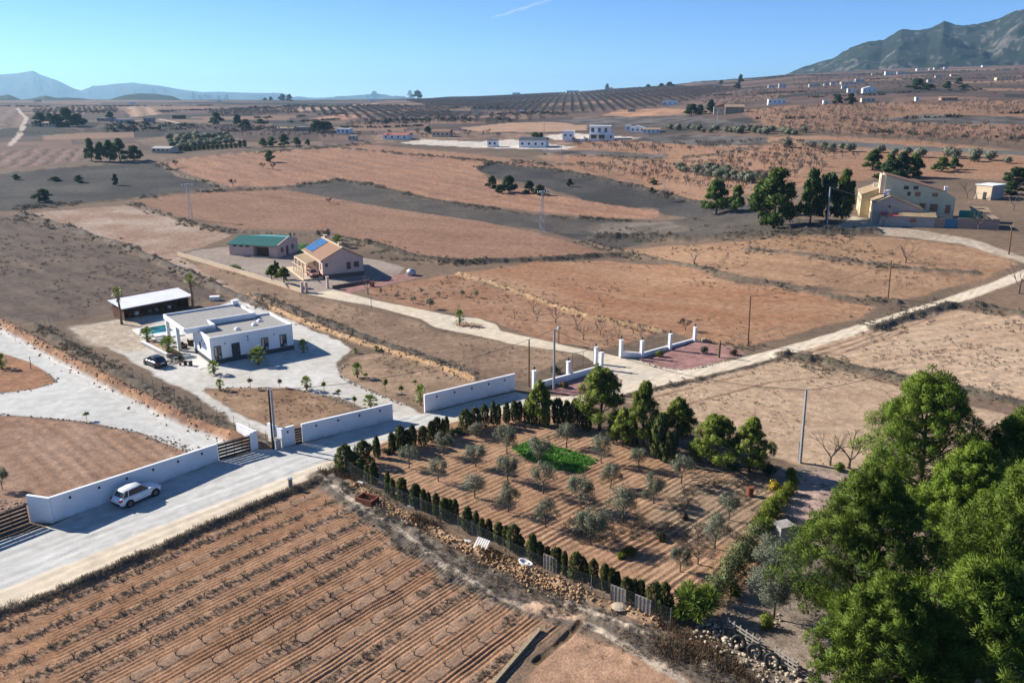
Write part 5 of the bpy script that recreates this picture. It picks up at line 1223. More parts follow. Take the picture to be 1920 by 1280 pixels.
# ---------------------------------------------------------------- cars
def car(label, rear_px, front_px, side, paint_, L_=4.15, W_=1.76, H_=1.56, wb=2.53, name='parked_car', suv=True, origin=None, head=None):
    """side = +1 when the wheels given by pixel are on the car's right"""
    if origin is None:
        a, b = at(*rear_px), at(*front_px); d = Vector((b.x - a.x, b.y - a.y, 0)).normalized()
        n = Vector((d.y, -d.x, 0)) * side          # towards the visible side
        mid = (a + b) / 2 - n * (W_ / 2 - .12); ang = math.atan2(d.y, d.x)
    else: mid, ang = origin, head
    r = thing(name, label, 'car', (mid.x, mid.y, mid.z), ang)
    hl = L_ / 2; wr = .34 if suv else .30; ra = -wb / 2 + .02; fa = wb / 2 + .02
    belt = .62 * H_; rw = W_ * .37
    # body: cross sections along the length (x, half width, sill z, shoulder z, top z)
    S = [(-hl, .74, .42, .66, .84), (-hl + .12, .86, .30, .74, .96), (-hl + .5, .98, .26, .80, 1.02), (ra + .45, .99, .26, .82, 1.0), (0, .97, .25, .80, .98), (fa - .5, .99, .26, .82, .98), (fa + .05, 1.0, .26, .82, .96), (hl - .42, .96, .27, .78, .92), (hl - .12, .84, .30, .70, .82), (hl, .62, .40, .60, .68)]
    m = MB(); V = []; hw = W_ / 2
    for x, w_, z0, z1, z2 in S:
        k = H_ / 1.56; z1 *= k; z2 *= k
        ring = [(.55 * w_, z0), (w_ * .96, z0 + .05), (w_, z0 + .25), (w_, z1), (w_ * .90, (z1 + z2) / 2 + .02), (w_ * .72, z2)]
        V += [(x, hw * y, z) for y, z in ring] + [(x, -hw * y, z) for y, z in ring[::-1]]
    n = 12; F_ = []
    for i in range(len(S) - 1):
        for k in range(n): F_.append((i * n + k, i * n + (k + 1) % n, (i + 1) * n + (k + 1) % n, (i + 1) * n + k))
    F_ += [tuple(range(n))[::-1], tuple((len(S) - 1) * n + k for k in range(n))]
    m.add(V, F_); body = m.build('body', paint_, r, smooth_=True)
    bv = body.modifiers.new('edge', 'EDGE_SPLIT'); bv.split_angle = math.radians(38)
    # glasshouse
    zb = .97 * H_ / 1.56; zr = H_
    gx0, gx1 = (-hl + .32, .95) if suv else (-hl + .35, 1.05)
    rx0, rx1 = (-hl + .72, .22) if suv else (-hl + .8, .15)
    g = MB(); bw, tw = hw * .86, hw * .66
    V = [(gx0, bw * .92, zb), (gx1, bw * .9, zb), (rx1, tw, zr - .05), (rx0, tw, zr - .07)]
    V = V + [(x, -y, z) for x, y, z in V]
    g.add(V, [(0, 1, 2, 3), (7, 6, 5, 4), (1, 5, 6, 2), (0, 3, 7, 4), (3, 2, 6, 7)]); g.build('windows', M_GLASS, r)
    t = MB(); tr = [(rx0 - .16, tw * .93, zr - .115), (rx0, tw * 1.01, zr - .055), ((rx0 + rx1) / 2, tw * 1.06, zr), (rx1 + .04, tw * .99, zr - .055)]
    V = []
    for x, y, z in tr: V += [(x, y, z - .05), (x, y * .8, z + .03), (x, -y * .8, z + .03), (x, -y, z - .05)]
    F_ = [(i * 4 + k, i * 4 + k + 1, i * 4 + 5 + k, i * 4 + 4 + k) for i in range(3) for k in range(3)] + [(0, 3, 2, 1), (12, 13, 14, 15)]
    t.add(V, F_); t.build('roof', paint_, r, smooth_=True)
    p = MB()
    for s in (1, -1):
        for (xa, ya, za, xb, yb, zc) in ((gx1, bw * .9, zb, rx1 + .02, tw, zr - .06), (gx0, bw * .92, zb, rx0 - .06, tw, zr - .09), (gx0 + .55, bw * .93, zb, rx0 + .28, tw, zr - .06)):
            p.tube([(xa, s * (ya + .012), za), (xb, s * (yb + .012), zc)], .035 if xa < 0 else .028, 4)
    p.build('pillars', paint_, r)
    bm_ = MB(); bm_.b2((-hl - .03, -.62, .34), (-hl + .06, .62, .52)); bm_.build('rear_bumper', M_BLACK, r)
    bm_ = MB(); bm_.b2((hl - .10, -.5, .33), (hl + .02, .5, .55)); bm_.build('front_grille', M_BLACK, r)
    pl = MB(); pl.b2((-hl - .012, -.26, .66), (-hl + .02, .26, .77)); pl.build('number_plate', M_WHITE, r)
    for s in (1, -1):
        l = MB(); l.box((-hl + .10, s * hw * .76, .82 * H_ / 1.56), (.22, .22, .16), 0, 0, 0, 0); l.build('tail_light', mat('red_lens', (.30, .01, .01), (.25, .01, .01), .2, 3), r)
        l = MB(); l.box((hl - .24, s * hw * .72, .76 * H_ / 1.56), (.3, .26, .13), s * -.25); l.build('headlight', mat('clear_lens', (.5, .52, .55), (.45, .47, .5), .15, 3), r)
        l = MB(); l.box((.72, s * (hw + .06), zb + .08), (.16, .18, .13)); l.build('mirror', paint_, r)
        d = MB(); d.b2((-.28, s * (hw * .97) - .008, .36), (.68, s * (hw * .97) + .02 * s, .70)); 
        h_ = MB(); h_.box((-.12, s * (hw + .004), .72), (.16, .03, .03)); h_.build('door_handle', paint_, r)
        sk = MB(); sk.b2((ra + .42, s * hw * .90, .2), (fa - .42, s * hw * .985, .3)); sk.build('side_skirt', M_BLACK, r)
        for x in (ra, fa):
            a_ = MB(); a_.tube([(x, s * (hw - .26), wr), (x, s * (hw + .012), wr)], wr + .085, 20); a_.build('wheel_arch', M_BLACK, r)
            w_ = MB(); w_.tube([(x, s * (hw - .2), wr), (x, s * (hw + .03), wr)], wr, 22); wo_ = w_.build('wheel', M_BLACK, r)
            q = MB(); q.tube([(x, s * (hw + .028), wr), (x, s * (hw + .038), wr)], wr * .6, 16)
            for j in range(5):
                an = j * 1.2566; q.box((x + math.cos(an) * wr * .33, s * (hw + .042), wr + math.sin(an) * wr * .33), (wr * .6, .012, .06), 0, 0, 0, -an)
            q.build('rim', mat('alloy_rim', (.22, .2, .2), (.16, .15, .15), .4, 4, metal=.5), wo_)
    return r
M_CARW = mat('white_car_paint', (.78, .79, .80), (.76, .77, .78), .22, 1, spec=.6)
M_CARB = mat('blue_black_car_paint', (.022, .035, .048), (.028, .042, .055), .18, 1, spec=.7)
M_CARC = mat('copper_car_paint', (.38, .17, .10), (.34, .15, .09), .3, 1, spec=.5)
car('small white crossover car parked beside the long white wall', (242.5, 950.5), (291.5, 928.5), 1, M_CARW)
car('dark blue hatchback parked on the gravel by the planter wall', (289.5, 690), (275, 684), -1, M_CARB, 4.0, 1.72, 1.46, 2.5, suv=False)
q = FP.p(-1.5, 2.0, .32); car('copper coloured car parked on the terrace of the pink house', None, None, 1, M_CARC, 4.0, 1.7, 1.42, 2.45, suv=False, origin=q, head=PANG - math.pi / 2)

# ---------------------------------------------------------------- poles
def pole(b, t, label, material=M_WOOD, r0=.13, r1=.09, arm=0, name='utility_pole', group=None, lamp=False):
    p = at(*b); d = pix_dir(*t); k = p.y / d[1]; top = Vector((d[0] * k, p.y, CAM_H + d[2] * k)) - p
    top.x *= .5      # mostly upright, leaning a little
    r = thing(name, label, 'pole', p, 0, group)
    m = MB(); m.tube([(0, 0, -.3), top], [r0, r1], 9); m.build('shaft', material, r)
    if arm:
        m = MB(); m.box((top.x, 0, top.z - .25), (arm, .1, .1), .6); m.build('crossarm', material, r)
        for k in (-.42, 0, .42):
            m = MB(); m.lathe([(.03, 0), (.07, .05), (.04, .1), (.07, .14), (.02, .2)], 8, (top.x + k * arm * math.cos(.6), k * arm * math.sin(.6), top.z - .2)); m.build('insulator', M_WHITE, r)
    else:
        m = MB(); m.lathe([(r1 * 1.25, 0), (r1 * 1.25, .1), (.02, .13)], 8, (top.x, 0, top.z - .05)); m.build('cap', M_STEEL, r)
    if lamp:
        m = MB(); m.lathe([(.05, 0), (.26, .1), (.3, .25), (.22, .42), (.05, .5)], 12, (top.x, 0, top.z)); m.build('lamp_head', M_STEEL, r)
    return r, p + top
pole((512, 840.5), (505, 730), 'dark wooden utility pole standing right against the pale concrete one', M_POLED, .12, .09)
TP = pole((516.5, 833), (509.3, 731), 'pale concrete utility pole beside the dark wooden one by the road', M_POLEC, .15, .11)[1]
p = at(521, 841); m = MB(); m.b2((-.28, -.28, -.2), (.28, .28, 1.1)); m.b2((-.33, -.33, 1.1), (.33, .33, 1.18)); m.b2((-.18, -.31, .4), (.18, -.282, .85)); tag(m.build('meter_block', M_CONC, None, p, .65), 'squat concrete meter block at the foot of the twin poles', 'meter box')
pole((991.8, 725), (991.8, 638), 'thin wooden pole right of the white wall end', M_WOOD, .11, .085)
LP = pole((1038.5, 729), (1038.7, 618), 'grey steel pole standing at the stepped white wall', M_POLEC, .17, .13)[1]
pole((1047.8, 645), (1047.8, 618), 'short post with round lamp at the edge of the drive', M_FRAME, .07, .06, name='lamp_post', lamp=True)
W1 = pole((1402.7, 646), (1404, 555), 'wooden pole beside the red gravel bed', M_WOOD, .12, .09)[1]
W2 = pole((1665, 561), (1668, 488), 'wooden pole in the dry field above the road', M_WOOD, .12, .09)[1]
CP_ = pole((1500.5, 868), (1508, 731), 'tall concrete pole at the back of the pine yard', M_POLEC, .15, .11)[1]
pole((1497, 866), (1497, 829), 'short steel stake beside the tall concrete pole', M_STEEL, .06, .06)
FPo = pole((1551, 423), (1554.5, 351), 'concrete pole in front of the farmhouse pines', M_POLEC, .2, .15)[1]
pole((1407, 366), (1407, 340), 'slim pole among the pines left of the farmhouse', M_POLEC, .12, .1)
RP = pole((1891.5, 477), (1894, 424), 'dark wooden pole at the bend of the farm track', M_WOOD, .15, .12, arm=1.2)[1]
pole((1052.5, 306), (1052.2, 270), 'thin far pole below the white villa yard', M_POLEC, .14, .11, arm=1.4)
pole((1208, 330), (1208, 293), 'thin far pole among the bare almond trees', M_POLEC, .12, .1)
pole((1246, 361), (1246, 330), 'thin far pole at the edge of the grey field', M_POLEC, .12, .1)
pole((1345, 235), (1345, 205), 'faint distant pole left of the dark pine clump', M_POLEC, .2, .16)
pole((1020, 252), (1020, 225), 'faint distant pole above the pale ploughed field', M_POLEC, .2, .16)
pole((696, 577), (696, 556), 'slim lamp post beside the drive of the pink house', M_FRAME, .05, .05, name='lamp_post', lamp=False)
pole((58, 691), (57, 669), 'slim post beside the left gravel drive', M_FRAME, .05, .04, name='lamp_post')
pole((545, 917), (544, 897), 'weathered wooden stump post at the vineyard corner', M_WOODG, .22, .2, name='wooden_post')
pole((650, 868), (650, 846), 'dark steel corner post of the fence by the cypresses', M_FRAME, .05, .05, name='fence_post')
def pylon(b, ty, label):
    p = at(*b); h = hpx(p, b[0], ty)
    r = thing('lattice_pylon', label, 'pylon', p, .5); m = MB(); w0, w1 = .55, .16
    for sx in (-1, 1):
        for sy in (-1, 1): m.tube([(sx * w0, sy * w0, -.2), (sx * w1, sy * w1, h)], .05, 4)
    n = 9
    for k in range(n):
        a0 = w0 + (w1 - w0) * k / n; a1 = w0 + (w1 - w0) * (k + 1) / n; z0, z1 = h * k / n, h * (k + 1) / n
        for (ux, uy, vx, vy) in ((-1, -1, 1, -1), (1, -1, 1, 1), (1, 1, -1, 1), (-1, 1, -1, -1)):
            if k % 2: ux, uy, vx, vy = vx, vy, ux, uy
            m.tube([(ux * a0, uy * a0, z0), (vx * a1, vy * a1, z1)], .028, 3)
    m.build('lattice', M_STEEL, r)
    m = MB(); m.box((0, 0, h - .3), (3.0, .12, .12)); m.box((0, 0, h + .1), (.9, .9, .08)); m.build('crossarm', M_STEEL, r)
    for x in (-1.4, -.7, .7, 1.4):
        m = MB(); m.lathe([(.05, 0), (.14, .1), (.06, .2), (.14, .3), (.05, .45)], 8, (x, 0, h - .24)); m.build('insulator', M_WHITE, r)
    return p + Vector((0, 0, h))
Y1 = pylon((358, 412), 346, 'lattice pylon standing in the left ploughed field'); Y2 = pylon((1016, 437), 359, 'lattice pylon standing at the grey field near the middle')
def cable(a, b, sag, label, r_=.03):
    m = MB(); m.tube([Vector(a).lerp(Vector(b), t / 12) - Vector(a) - Vector((0, 0, sag * 4 * (t / 12) * (1 - t / 12))) for t in range(13)], r_, 3)
    o = m.build('power_cable', M_FRAME, None, a); tag(o, label, 'cable')
cable(Y1, Y2, 4, 'long cable slung between the two lattice pylons', .03)
cable(W1, W2, 1.2, 'cable between the two wooden poles in the dry fields')
cable(CP_, at(1700, 760) + Vector((0, 0, 5.5)), .6, 'cable running right from the tall concrete pole')
cable(LP, TP, 1.5, 'cable from the grey steel pole to the twin poles')
cable(FPo, RP, 1.0, 'cable from the farmhouse pole to the dark pole on the track')
cable(CP_, LP, 1.6, 'cable running left from the tall concrete pole')

# ---------------------------------------------------------------- small things round the olive plot
def small(name, mb, mats_, px, rz, label, cat, dz=0):
    p = at(*px); p.z += dz; return tag(mb.build(name, mats_, None, p, rz), label, cat)
b = MB(); b.b2((-.9, -.6, -.1), (-.78, .6, .55)); b.b2((.78, -.6, -.1), (.9, .6, .55)); b.b2((-.78, -.6, -.1), (.78, -.48, .55)); b.b2((-.78, .48, -.1), (.78, .6, .55)); small('brick_trough', b, M_RUST, (689, 942), -.5, 'square brick trough in the grass beside the dirt path', 'trough')
def pallet(px, label, rz, tilt):
    r = thing('wooden_pallet', label, 'pallet', at(*px) + Vector((0, 0, .35)), rz); r.rotation_euler = (tilt, 0, rz)
    for k in range(6):
        m = MB(); m.b2((-.6 + k * .21, -.5, .0), (-.45 + k * .21, .5, .03)); m.build('slat', M_WHITE if k != 9 else M_WOODG, r)
    for y in (-.42, 0, .36):
        m = MB(); m.b2((-.6, y, -.1), (.6, y + .08, -.004)); m.build('bearer', M_WOODG, r)
pallet((903, 1031), 'pale slatted pallet leaning on the stone heap', -.6, .7)
b = MB(); b.lathe([(.25, 0), (.33, .1), (.35, .32), (.37, .34), (.31, .34), (.28, .12), (.05, .1)], 18); o = small('bathtub', b, M_WHITE, (985, 1068), -.7, 'old white bathtub lying on the stone heap', 'bathtub', .05); o.scale = (1.8, .85, 1)
for k, (px, rz) in enumerate((((676, 905), -.6), ((771, 950), -.55), ((838, 975), -.5), ((876, 1018), -.35))):
    b = MB(); b.box((0, 0, .08), (.75, .22, .08)); b.box((0, .02, .14), (.6, .14, .04)); small('plank', b, M_WHITE, px, rz, ['white board on the grass at the fence corner', 'white board at the fence foot under the fifth cypress', 'white board at the fence foot behind the stone heap', 'white board lying left of the leaning pallet'][k], 'board')
for k, px in enumerate(((893, 1002), (1031, 1068), (1158, 1128), (1204, 1150))):
    b = MB(); b.b2((-.6, -.03, 0), (.6, .03, 1.25)); [b.b2((-.58 + j * .29, -.06, 0), (-.5 + j * .29, -.031, 1.25)) for j in range(5)]
    small('sheet_panel', b, M_WOODG, px, -.62, ['grey boards patching the fence behind the stone heap', 'grey boards patching the fence right of the bathtub', 'tall grey boards patching the fence near its right end', 'grey boards at the right end of the fence before the yucca'][k], 'panel')
b = MB(); b.lathe([(.29, 0), (.31, .02), (.29, .3), (.31, .32), (.29, .6), (.31, .62), (.29, .88), (.27, .86)], 18); small('oil_drum', b, M_RUST, (1406, 928), 0, 'rusty red oil drum at the edge of the olive plot', 'drum')
r = thing('white_cabinet', 'pale cabinet on legs beside the yellow-green hedge', 'cabinet', at(1466, 1018), .35)
m = MB(); m.b2((-.65, -.5, .5), (.65, .5, 1.7)); m.build('box', M_CONC, r); m = MB(); m.b2((-.72, -.57, 1.7), (.72, .57, 1.78)); m.build('lid', M_GREYW, r)  # white cabinet coloured grey, its shade put into the base colour
for x in (-.55, .55):
    for y in (-.4, .4):
        m = MB(); m.tube([(x, y, -.1), (x, y, .5)], .04, 5); m.build('leg', M_WOODG, r)
r = thing('ladder', 'short wooden ladder leaning against the pale cabinet', 'ladder', at(1472, 1024), .35); r.rotation_euler = (-.3, 0, .35)
for x in (-.2, .2):
    m = MB(); m.tube([(x, 0, 0), (x, 0, 1.9)], .03, 5); m.build('rail', M_WOODG, r)
for k in range(6):
    m = MB(); m.tube([(-.2, 0, .2 + k * .3), (.2, 0, .2 + k * .3)], .02, 5); m.build('rung', M_WOODG, r)
for k, px in enumerate(((1382, 1217), (1412, 1234), (1445, 1252), (1367, 1203))):
    b = MB(); n1_, n2_ = 22, 9; R_, q_ = .40, .12; V = []; F_ = []
    for i in range(n1_):
        for j in range(n2_):
            a, c = 2 * math.pi * i / n1_, 2 * math.pi * j / n2_; rr = R_ + q_ * math.cos(c); V.append((rr * math.cos(a), q_ * math.sin(c), R_ + .1 + rr * math.sin(a)))
            F_.append((i * n2_ + j, ((i + 1) % n1_) * n2_ + j, ((i + 1) % n1_) * n2_ + (j + 1) % n2_, i * n2_ + (j + 1) % n2_))
    b.add(V, F_); o = small('old_tyre', b, M_BLACK, px, -.5, ['black tyre on the bank, second from the left in the row', 'black tyre on the bank, third from the left in the row', 'black tyre on the bank nearest the pine, last in the row', 'black tyre half hidden by rubble, leftmost in the row'][k], 'tyre'); o.rotation_euler = (-.45, 0, -.5)
def rail_fence(a, b, label, h=1.0):
    A, B = at(*a), at(*b); d = B - A; L_ = Vector((d.x, d.y, 0)).length
    r = thing('rail_fence', label, 'fence', A, math.atan2(d.y, d.x)); r.rotation_euler = (0, -math.atan2(d.z, L_), math.atan2(d.y, d.x))
    for z in (.25, .5, .75, 1.0):
        m = MB(); m.b2((0, -.02 + .03 * math.sin(z * 9), z - .05), (L_, .02 + .03 * math.sin(z * 9), z + .05)); m.build('rail', M_WOODG, r)
    n = 5
    for k in range(n + 1):
        m = MB(); m.b2((L_ * k / n - .05, .05, -.2), (L_ * k / n + .05, .13, 1.15)); m.build('post', M_WOODG, r)
rail_fence((1362, 1185), (1420, 1224), 'grey wooden rail fence above the row of tyres')
rail_fence((1450, 1240), (1492, 1268), 'grey wooden rail fence at the foot of the big pine')
# low concrete edging by the trench
A, B = at(922, 1288), at(1012, 1183); d = B - A; r = thing('kerb_wall', 'low mossy concrete edging wall beside the trench at the bottom', 'wall', A, math.atan2(d.y, d.x)); L_ = Vector((d.x, d.y, 0)).length
m = MB(); m.b2((-6, -.1, -.4), (L_, .1, .18)); m.build('wall', mat('mossy_concrete', (.36, .29, .18), (.26, .21, .13), .95, 4), r); m = MB(); m.b2((-6, -.13, .18), (L_ + .03, .13, .23)); m.build('coping', mat('mossy_concrete', (.3, .24, .14)), r)
b = MB(); b.lathe([(.5, 0), (.55, .12), (.3, .2), (.05, .22)], 12); small('stone_slab', b, M_STONEG, (1160, 1143), 0, 'pale flat slab lying beside the track', 'stone')
b = MB(); b.box((0, 0, .2), (.7, .5, .4)); b.box((.1, .05, .42), (.5, .4, .1), .3); small('boulder', b, M_STONEG, (1320, 640), .3, 'pale white boulder at the top end of the red gravel bed', 'boulder')
b = MB(); b.tube([(0, 0, -.1), (0, 0, 1.9), (.02, 0, 2.5)], [.15, .17, .08], 10); small('column_cactus', b, mat('cactus_skin', (.16, .13, .05), (.11, .1, .04), .7, 5), (1348, 670), 0, 'single upright column cactus on the red gravel bed', 'cactus')
b = MB(); b.b2((-.4, -.3, 0), (.4, .3, .9)); b.b2((-.45, -.35, .9), (.45, .35, .98)); small('garden_box', b, M_RUST, (698, 537), 0, 'small dark box on the red gravel right of the pink house', 'box')
b = MB(); b.lathe([(.9, 0), (1.0, .5), (.95, .9), (.5, 1.3), (.05, 1.4)], 16); small('water_tank', b, M_STEEL, (771, 516), 0, 'rounded pale grey tank at the end of the pink house yard', 'tank')
b = MB(); b.box((0, 0, .35), (1.6, 1.0, .7)); b.box((0, 0, .74), (1.7, 1.1, .08)); small('well_box', b, M_WHITE, (403, 563), .2, 'small white well box in the dry strip beyond the flat-roofed house', 'box')
# ---------------------------------------------------------------- trees and plants
def plant(name, label, cat, meshes, p, rz=0, sc=1.0, group=None, names=('trunk', 'crown', 'dry_leaves')):
    r = thing(name, label, cat, p, rz, group, sc)
    for me, nm in zip(meshes, names):
        if me: link(nm, me, r)
    return r
# --- the big pines at the lower right
for k, (bx, by, ty, wp, lb) in enumerate([
        (1712, 985, 722, 222, 'tallest big pine of the right hand group, its top standing against the dry field'),
        (1600, 1205, 905, 235, 'big pine at the left side of the right hand group, above the tyres'),
        (1888, 1010, 790, 190, 'big pine at the right edge with its top beside the tallest pine'),
        (1900, 1190, 900, 260, 'big pine at the right edge, in front of the other right edge pine'),
        (1800, 1350, 1075, 270, 'lowest big pine at the bottom of the picture'),
        (1640, 1360, 1110, 230, 'big pine at the bottom, left of the lowest one'),
        (1790, 1080, 850, 170, 'big pine in the middle of the right hand group behind the front ones')]):
    p = G(bx, by); h = hpx(p, bx, ty); w_ = wpx(p, wp)
    ms = pine_meshes(100 + k * 7, h, w_, 470, 230, .22, .044, M_PINE, base=.06)
    plant('pine_tree', lb, 'pine', ms, (p.x, p.y, p.z), k * 1.3, 1, 'big pines at the lower right')
for k, (x, y, s) in enumerate(((1828, 830, 5.5), (1856, 845, 5.2))):
    p = G(x, y + 150); o = link('dry_shrub', bush_mesh(70 + k, 2.6, 8.6, mat('russet_leaves', (.12, .085, .06), (.08, .06, .045), .8, 2, rnd=.3), 40, 60, .25, .10), None, p)
    tag(o, ['russet half dry tree between the tops of the two rear pines', 'russet half dry tree left of the right edge pine'][k], 'tree')
# --- pines round the olive plot
PV = [pine_meshes(200 + k, 6, 5.2, 170, 110, .28, .065, M_PINEL, base=.2, open_=.04, shape=.7) for k in range(3)]
for k, (bx, by, ty, wp, lb) in enumerate([(1012, 797, 722, 54, 'small pine by the road at the back corner of the olive plot'), (1125, 805, 696, 98, 'tall broad pine behind the olive plot, in front of the stepped white wall'),
        (1205, 840, 726, 72, 'narrow tall pine right of the broad one'), (1270, 832, 755, 74, 'round bright pine alone to the right of the narrow pine'),
        (1340, 872, 784, 96, 'low spreading pine, left of the pair near the brush heap'), (1404, 884, 792, 80, 'low spreading pine, right of the pair near the brush heap'), (1168, 838, 772, 46, 'dark young pine squeezed between the broad and the narrow pine')]):
    p = at(bx, by); h = hpx(p, bx, ty); w_ = wpx(p, wp)
    plant('pine_tree', lb, 'pine', PV[k % 3], p, k * 2.1, (w_ / 5.2, w_ / 5.2, h / 6), 'pines behind the olive plot')
# --- cypress hedge
CV = [cypress_meshes(k, 2.0, .75) for k in range(5)]; CBV = [cypress_meshes(20 + k, 2.0, 1.5, True) for k in range(3)]
ROADROW = [(683, 867, 824, 30, 1), (648, 879, 838, 34, 1), (664, 880, 846, 22, 1), (707, 853, 817, 13, 0), (736, 847, 811, 12, 0), (752, 842, 803, 16, 0), (764, 840, 804, 16, 0), (774, 834, 798, 14, 0), (794, 832, 800, 18, 1), (809, 825, 793, 12, 0), (820, 821, 786, 14, 0), (831, 818, 788, 8, 0), (838, 815, 781, 9, 0),
           (874, 806, 768, 24, 1), (891, 801, 764, 22, 1), (909, 797, 762, 18, 1), (925, 795, 757, 10, 0), (934, 794, 756, 10, 0), (950, 790, 753, 13, 0), (964, 787, 751, 11, 0), (974, 786, 752, 10, 0), (989, 789, 748, 14, 0), (1001, 793, 750, 14, 0), (1022, 797, 754, 16, 0),
           (1045, 793, 744, 18, 0), (1062, 797, 752, 18, 1), (1077, 800, 748, 20, 1), (1100, 806, 762, 18, 0), (1150, 826, 776, 22, 1), (1184, 836, 786, 24, 1), (1236, 854, 782, 34, 1), (1252, 862, 812, 26, 1)]
FRONTROW = [(676, 889, 862, 12, 0), (690, 900, 870, 12, 0), (702, 906, 870, 14, 0), (728, 924, 888, 12, 0), (737, 931, 900, 9, 0), (755, 938, 900, 17, 0), (780, 946, 908, 20, 0), (795, 954, 918, 12, 0), (804, 957, 922, 12, 0), (818, 966, 927, 12, 0), (834, 972, 932, 15, 0), (845, 974, 934, 12, 0), (854, 976, 936, 12, 0), (877, 992, 949, 20, 0), (893, 999, 958, 9, 0), (904, 1004, 970, 8, 0),
            (917, 1006, 971, 13, 0), (935, 1013, 978, 16, 0), (949, 1020, 984, 14, 0), (963, 1027, 984, 26, 1), (975, 1033, 1000, 16, 1), (998, 1048, 1006, 18, 0), (1012, 1052, 1018, 14, 0), (1026, 1056, 1024, 16, 0), (1043, 1065, 1026, 18, 0), (1058, 1074, 1034, 10, 0), (1081, 1080, 1036, 28, 1), (1096, 1085, 1050, 18, 1), (1112, 1092, 1052, 18, 1), (1133, 1102, 1062, 14, 0), (1146, 1106, 1066, 14, 0), (1157, 1108, 1072, 12, 0), (1174, 1120, 1080, 24, 1), (1188, 1122, 1084, 16, 0), (1200, 1124, 1088, 16, 0), (1228, 1145, 1092, 30, 1), (1244, 1150, 1098, 28, 1)]
for row, gl, where in ((ROADROW, 'cypress hedge along the road', 'along the gravel road'), (FRONTROW, 'cypress hedge behind the chain link fence', 'behind the chain link fence above the stones')):
    for k, (bx, by, ty, wp, bu) in enumerate(row):
        p = at(bx, by + 3); h = max(1.0, hpx(p, bx, ty)) * (.94 + .18 * random.random()); w_ = max(.42, wpx(p, wp) * .92)
        ms = (CBV[k % 3] if bu else CV[k % 5]); w0 = 1.5 if bu else .75
        lb = ('bushy spreading' if bu else 'slim clipped') + ' dark cypress in the hedge ' + where
        plant('cypress', lb, 'cypress', ms, p, k * 1.7, (w_ / w0, w_ / w0, h / 2.0), ('bushy ' if bu else 'slim ') + gl)
for k, (x, y, w_, h) in enumerate(((848, 815, 2.2, .8), (862, 812, 1.8, .7), (726, 850, 1.4, .7), (742, 842, 1.2, .6))):
    o = link('low_shrub', bush_mesh(300 + k, w_, h, M_DBUSH, 14, 60), None, at(x, y)); tag(o, ['low dark shrub in the gap of the roadside cypress row', 'low dark shrub just right of the one in the hedge gap', 'low dark shrub at the foot of the third roadside cypress', 'low dark shrub between the slim roadside cypresses'][k], 'shrub')
# --- olives in the plot
OV = [olive_meshes(k, 3.0, 2.6, .9 if k % 2 else .65) for k in range(5)]
OL = [(767, 877, 835, 37), (832, 853, 808, 32), (893, 820, 792, 27), (950, 850, 798, 37), (1062, 837, 792, 40), (822, 903, 858, 33), (892, 875, 832, 40), (890, 933, 890, 43), (952, 900, 852, 40), (953, 958, 907, 38), (1018, 925, 865, 43), (1012, 868, 818, 43), (1023, 987, 935, 43), (1088, 952, 892, 47), (1145, 915, 867, 40), (1127, 867, 812, 33), (1197, 878, 837, 33), (1167, 980, 913, 55), (1107, 1020, 953, 57), (1225, 943, 890, 43), (1277, 906, 852, 41), (1367, 975, 922, 36), (1340, 1028, 962, 46), (1275, 1070, 1025, 36)]
for k, (bx, by, ty, wp) in enumerate(OL):
    p = at(bx, by); h = hpx(p, bx, ty); w_ = wpx(p, wp)
    plant('olive_tree', {19: 'olive tree right of the two largest ones in the furrowed plot', 17: 'largest olive tree of the furrowed plot', 18: 'dense rounded olive tree standing nearest the front fence', 20: 'olive tree at the back right by the brush heap', 22: 'sparse olive tree beside the yellow-green hedge', 21: 'thin olive tree below the brush heap', 23: 'small olive tree next to the bare sapling near the yucca', 11: 'olive tree standing in the green lettuce bed', 0: 'olive tree in the left corner of the plot beside the cypresses'}.get(k, 'grey-green olive tree in the furrowed plot'), 'olive tree', OV[k % 5], p, k * 1.9, (w_ / 2.6, w_ / 2.6, h / 3.0), 'olive trees in the furrowed plot')
OB = [olive_meshes(40 + k, 4.2, 4.2, 2.4) for k in range(2)]
for k, (bx, by, ty, wp, lb) in enumerate(((1450, 1158, 1058, 86, 'full olive tree ringed with stones in front of the big pines'), (1462, 1085, 1016, 90, 'full olive tree behind the stone-ringed one'))):
    p = at(bx, by); h = hpx(p, bx, ty); w_ = wpx(p, wp); plant('olive_tree', lb, 'olive tree', OB[k], p, k, (w_ / 4.2, w_ / 4.2, h / 4.2))
# young olives by the drive of the pink house
for k, (bx, by, ty, wp) in enumerate([(775, 569, 555, 11), (807, 579, 558, 15), (790, 550, 541, 8), (744, 559, 550, 8), (714, 551, 541, 7), (822, 557, 546, 9), (867, 556, 543, 9), (893, 558, 545, 10), (5, 917, 877, 24)]):
    p = at(bx, by); h = hpx(p, bx, ty); w_ = wpx(p, wp)
    plant('olive_tree', 'single olive tree at the left edge of the bare bed behind the long white wall' if k == 8 else 'small young olive tree on the bare strip by the winding drive', 'olive tree', OV[k % 5], p, k * 1.3, (w_ / 2.6, w_ / 2.6, h / 3.0), None if k == 8 else 'young olives by the winding drive')
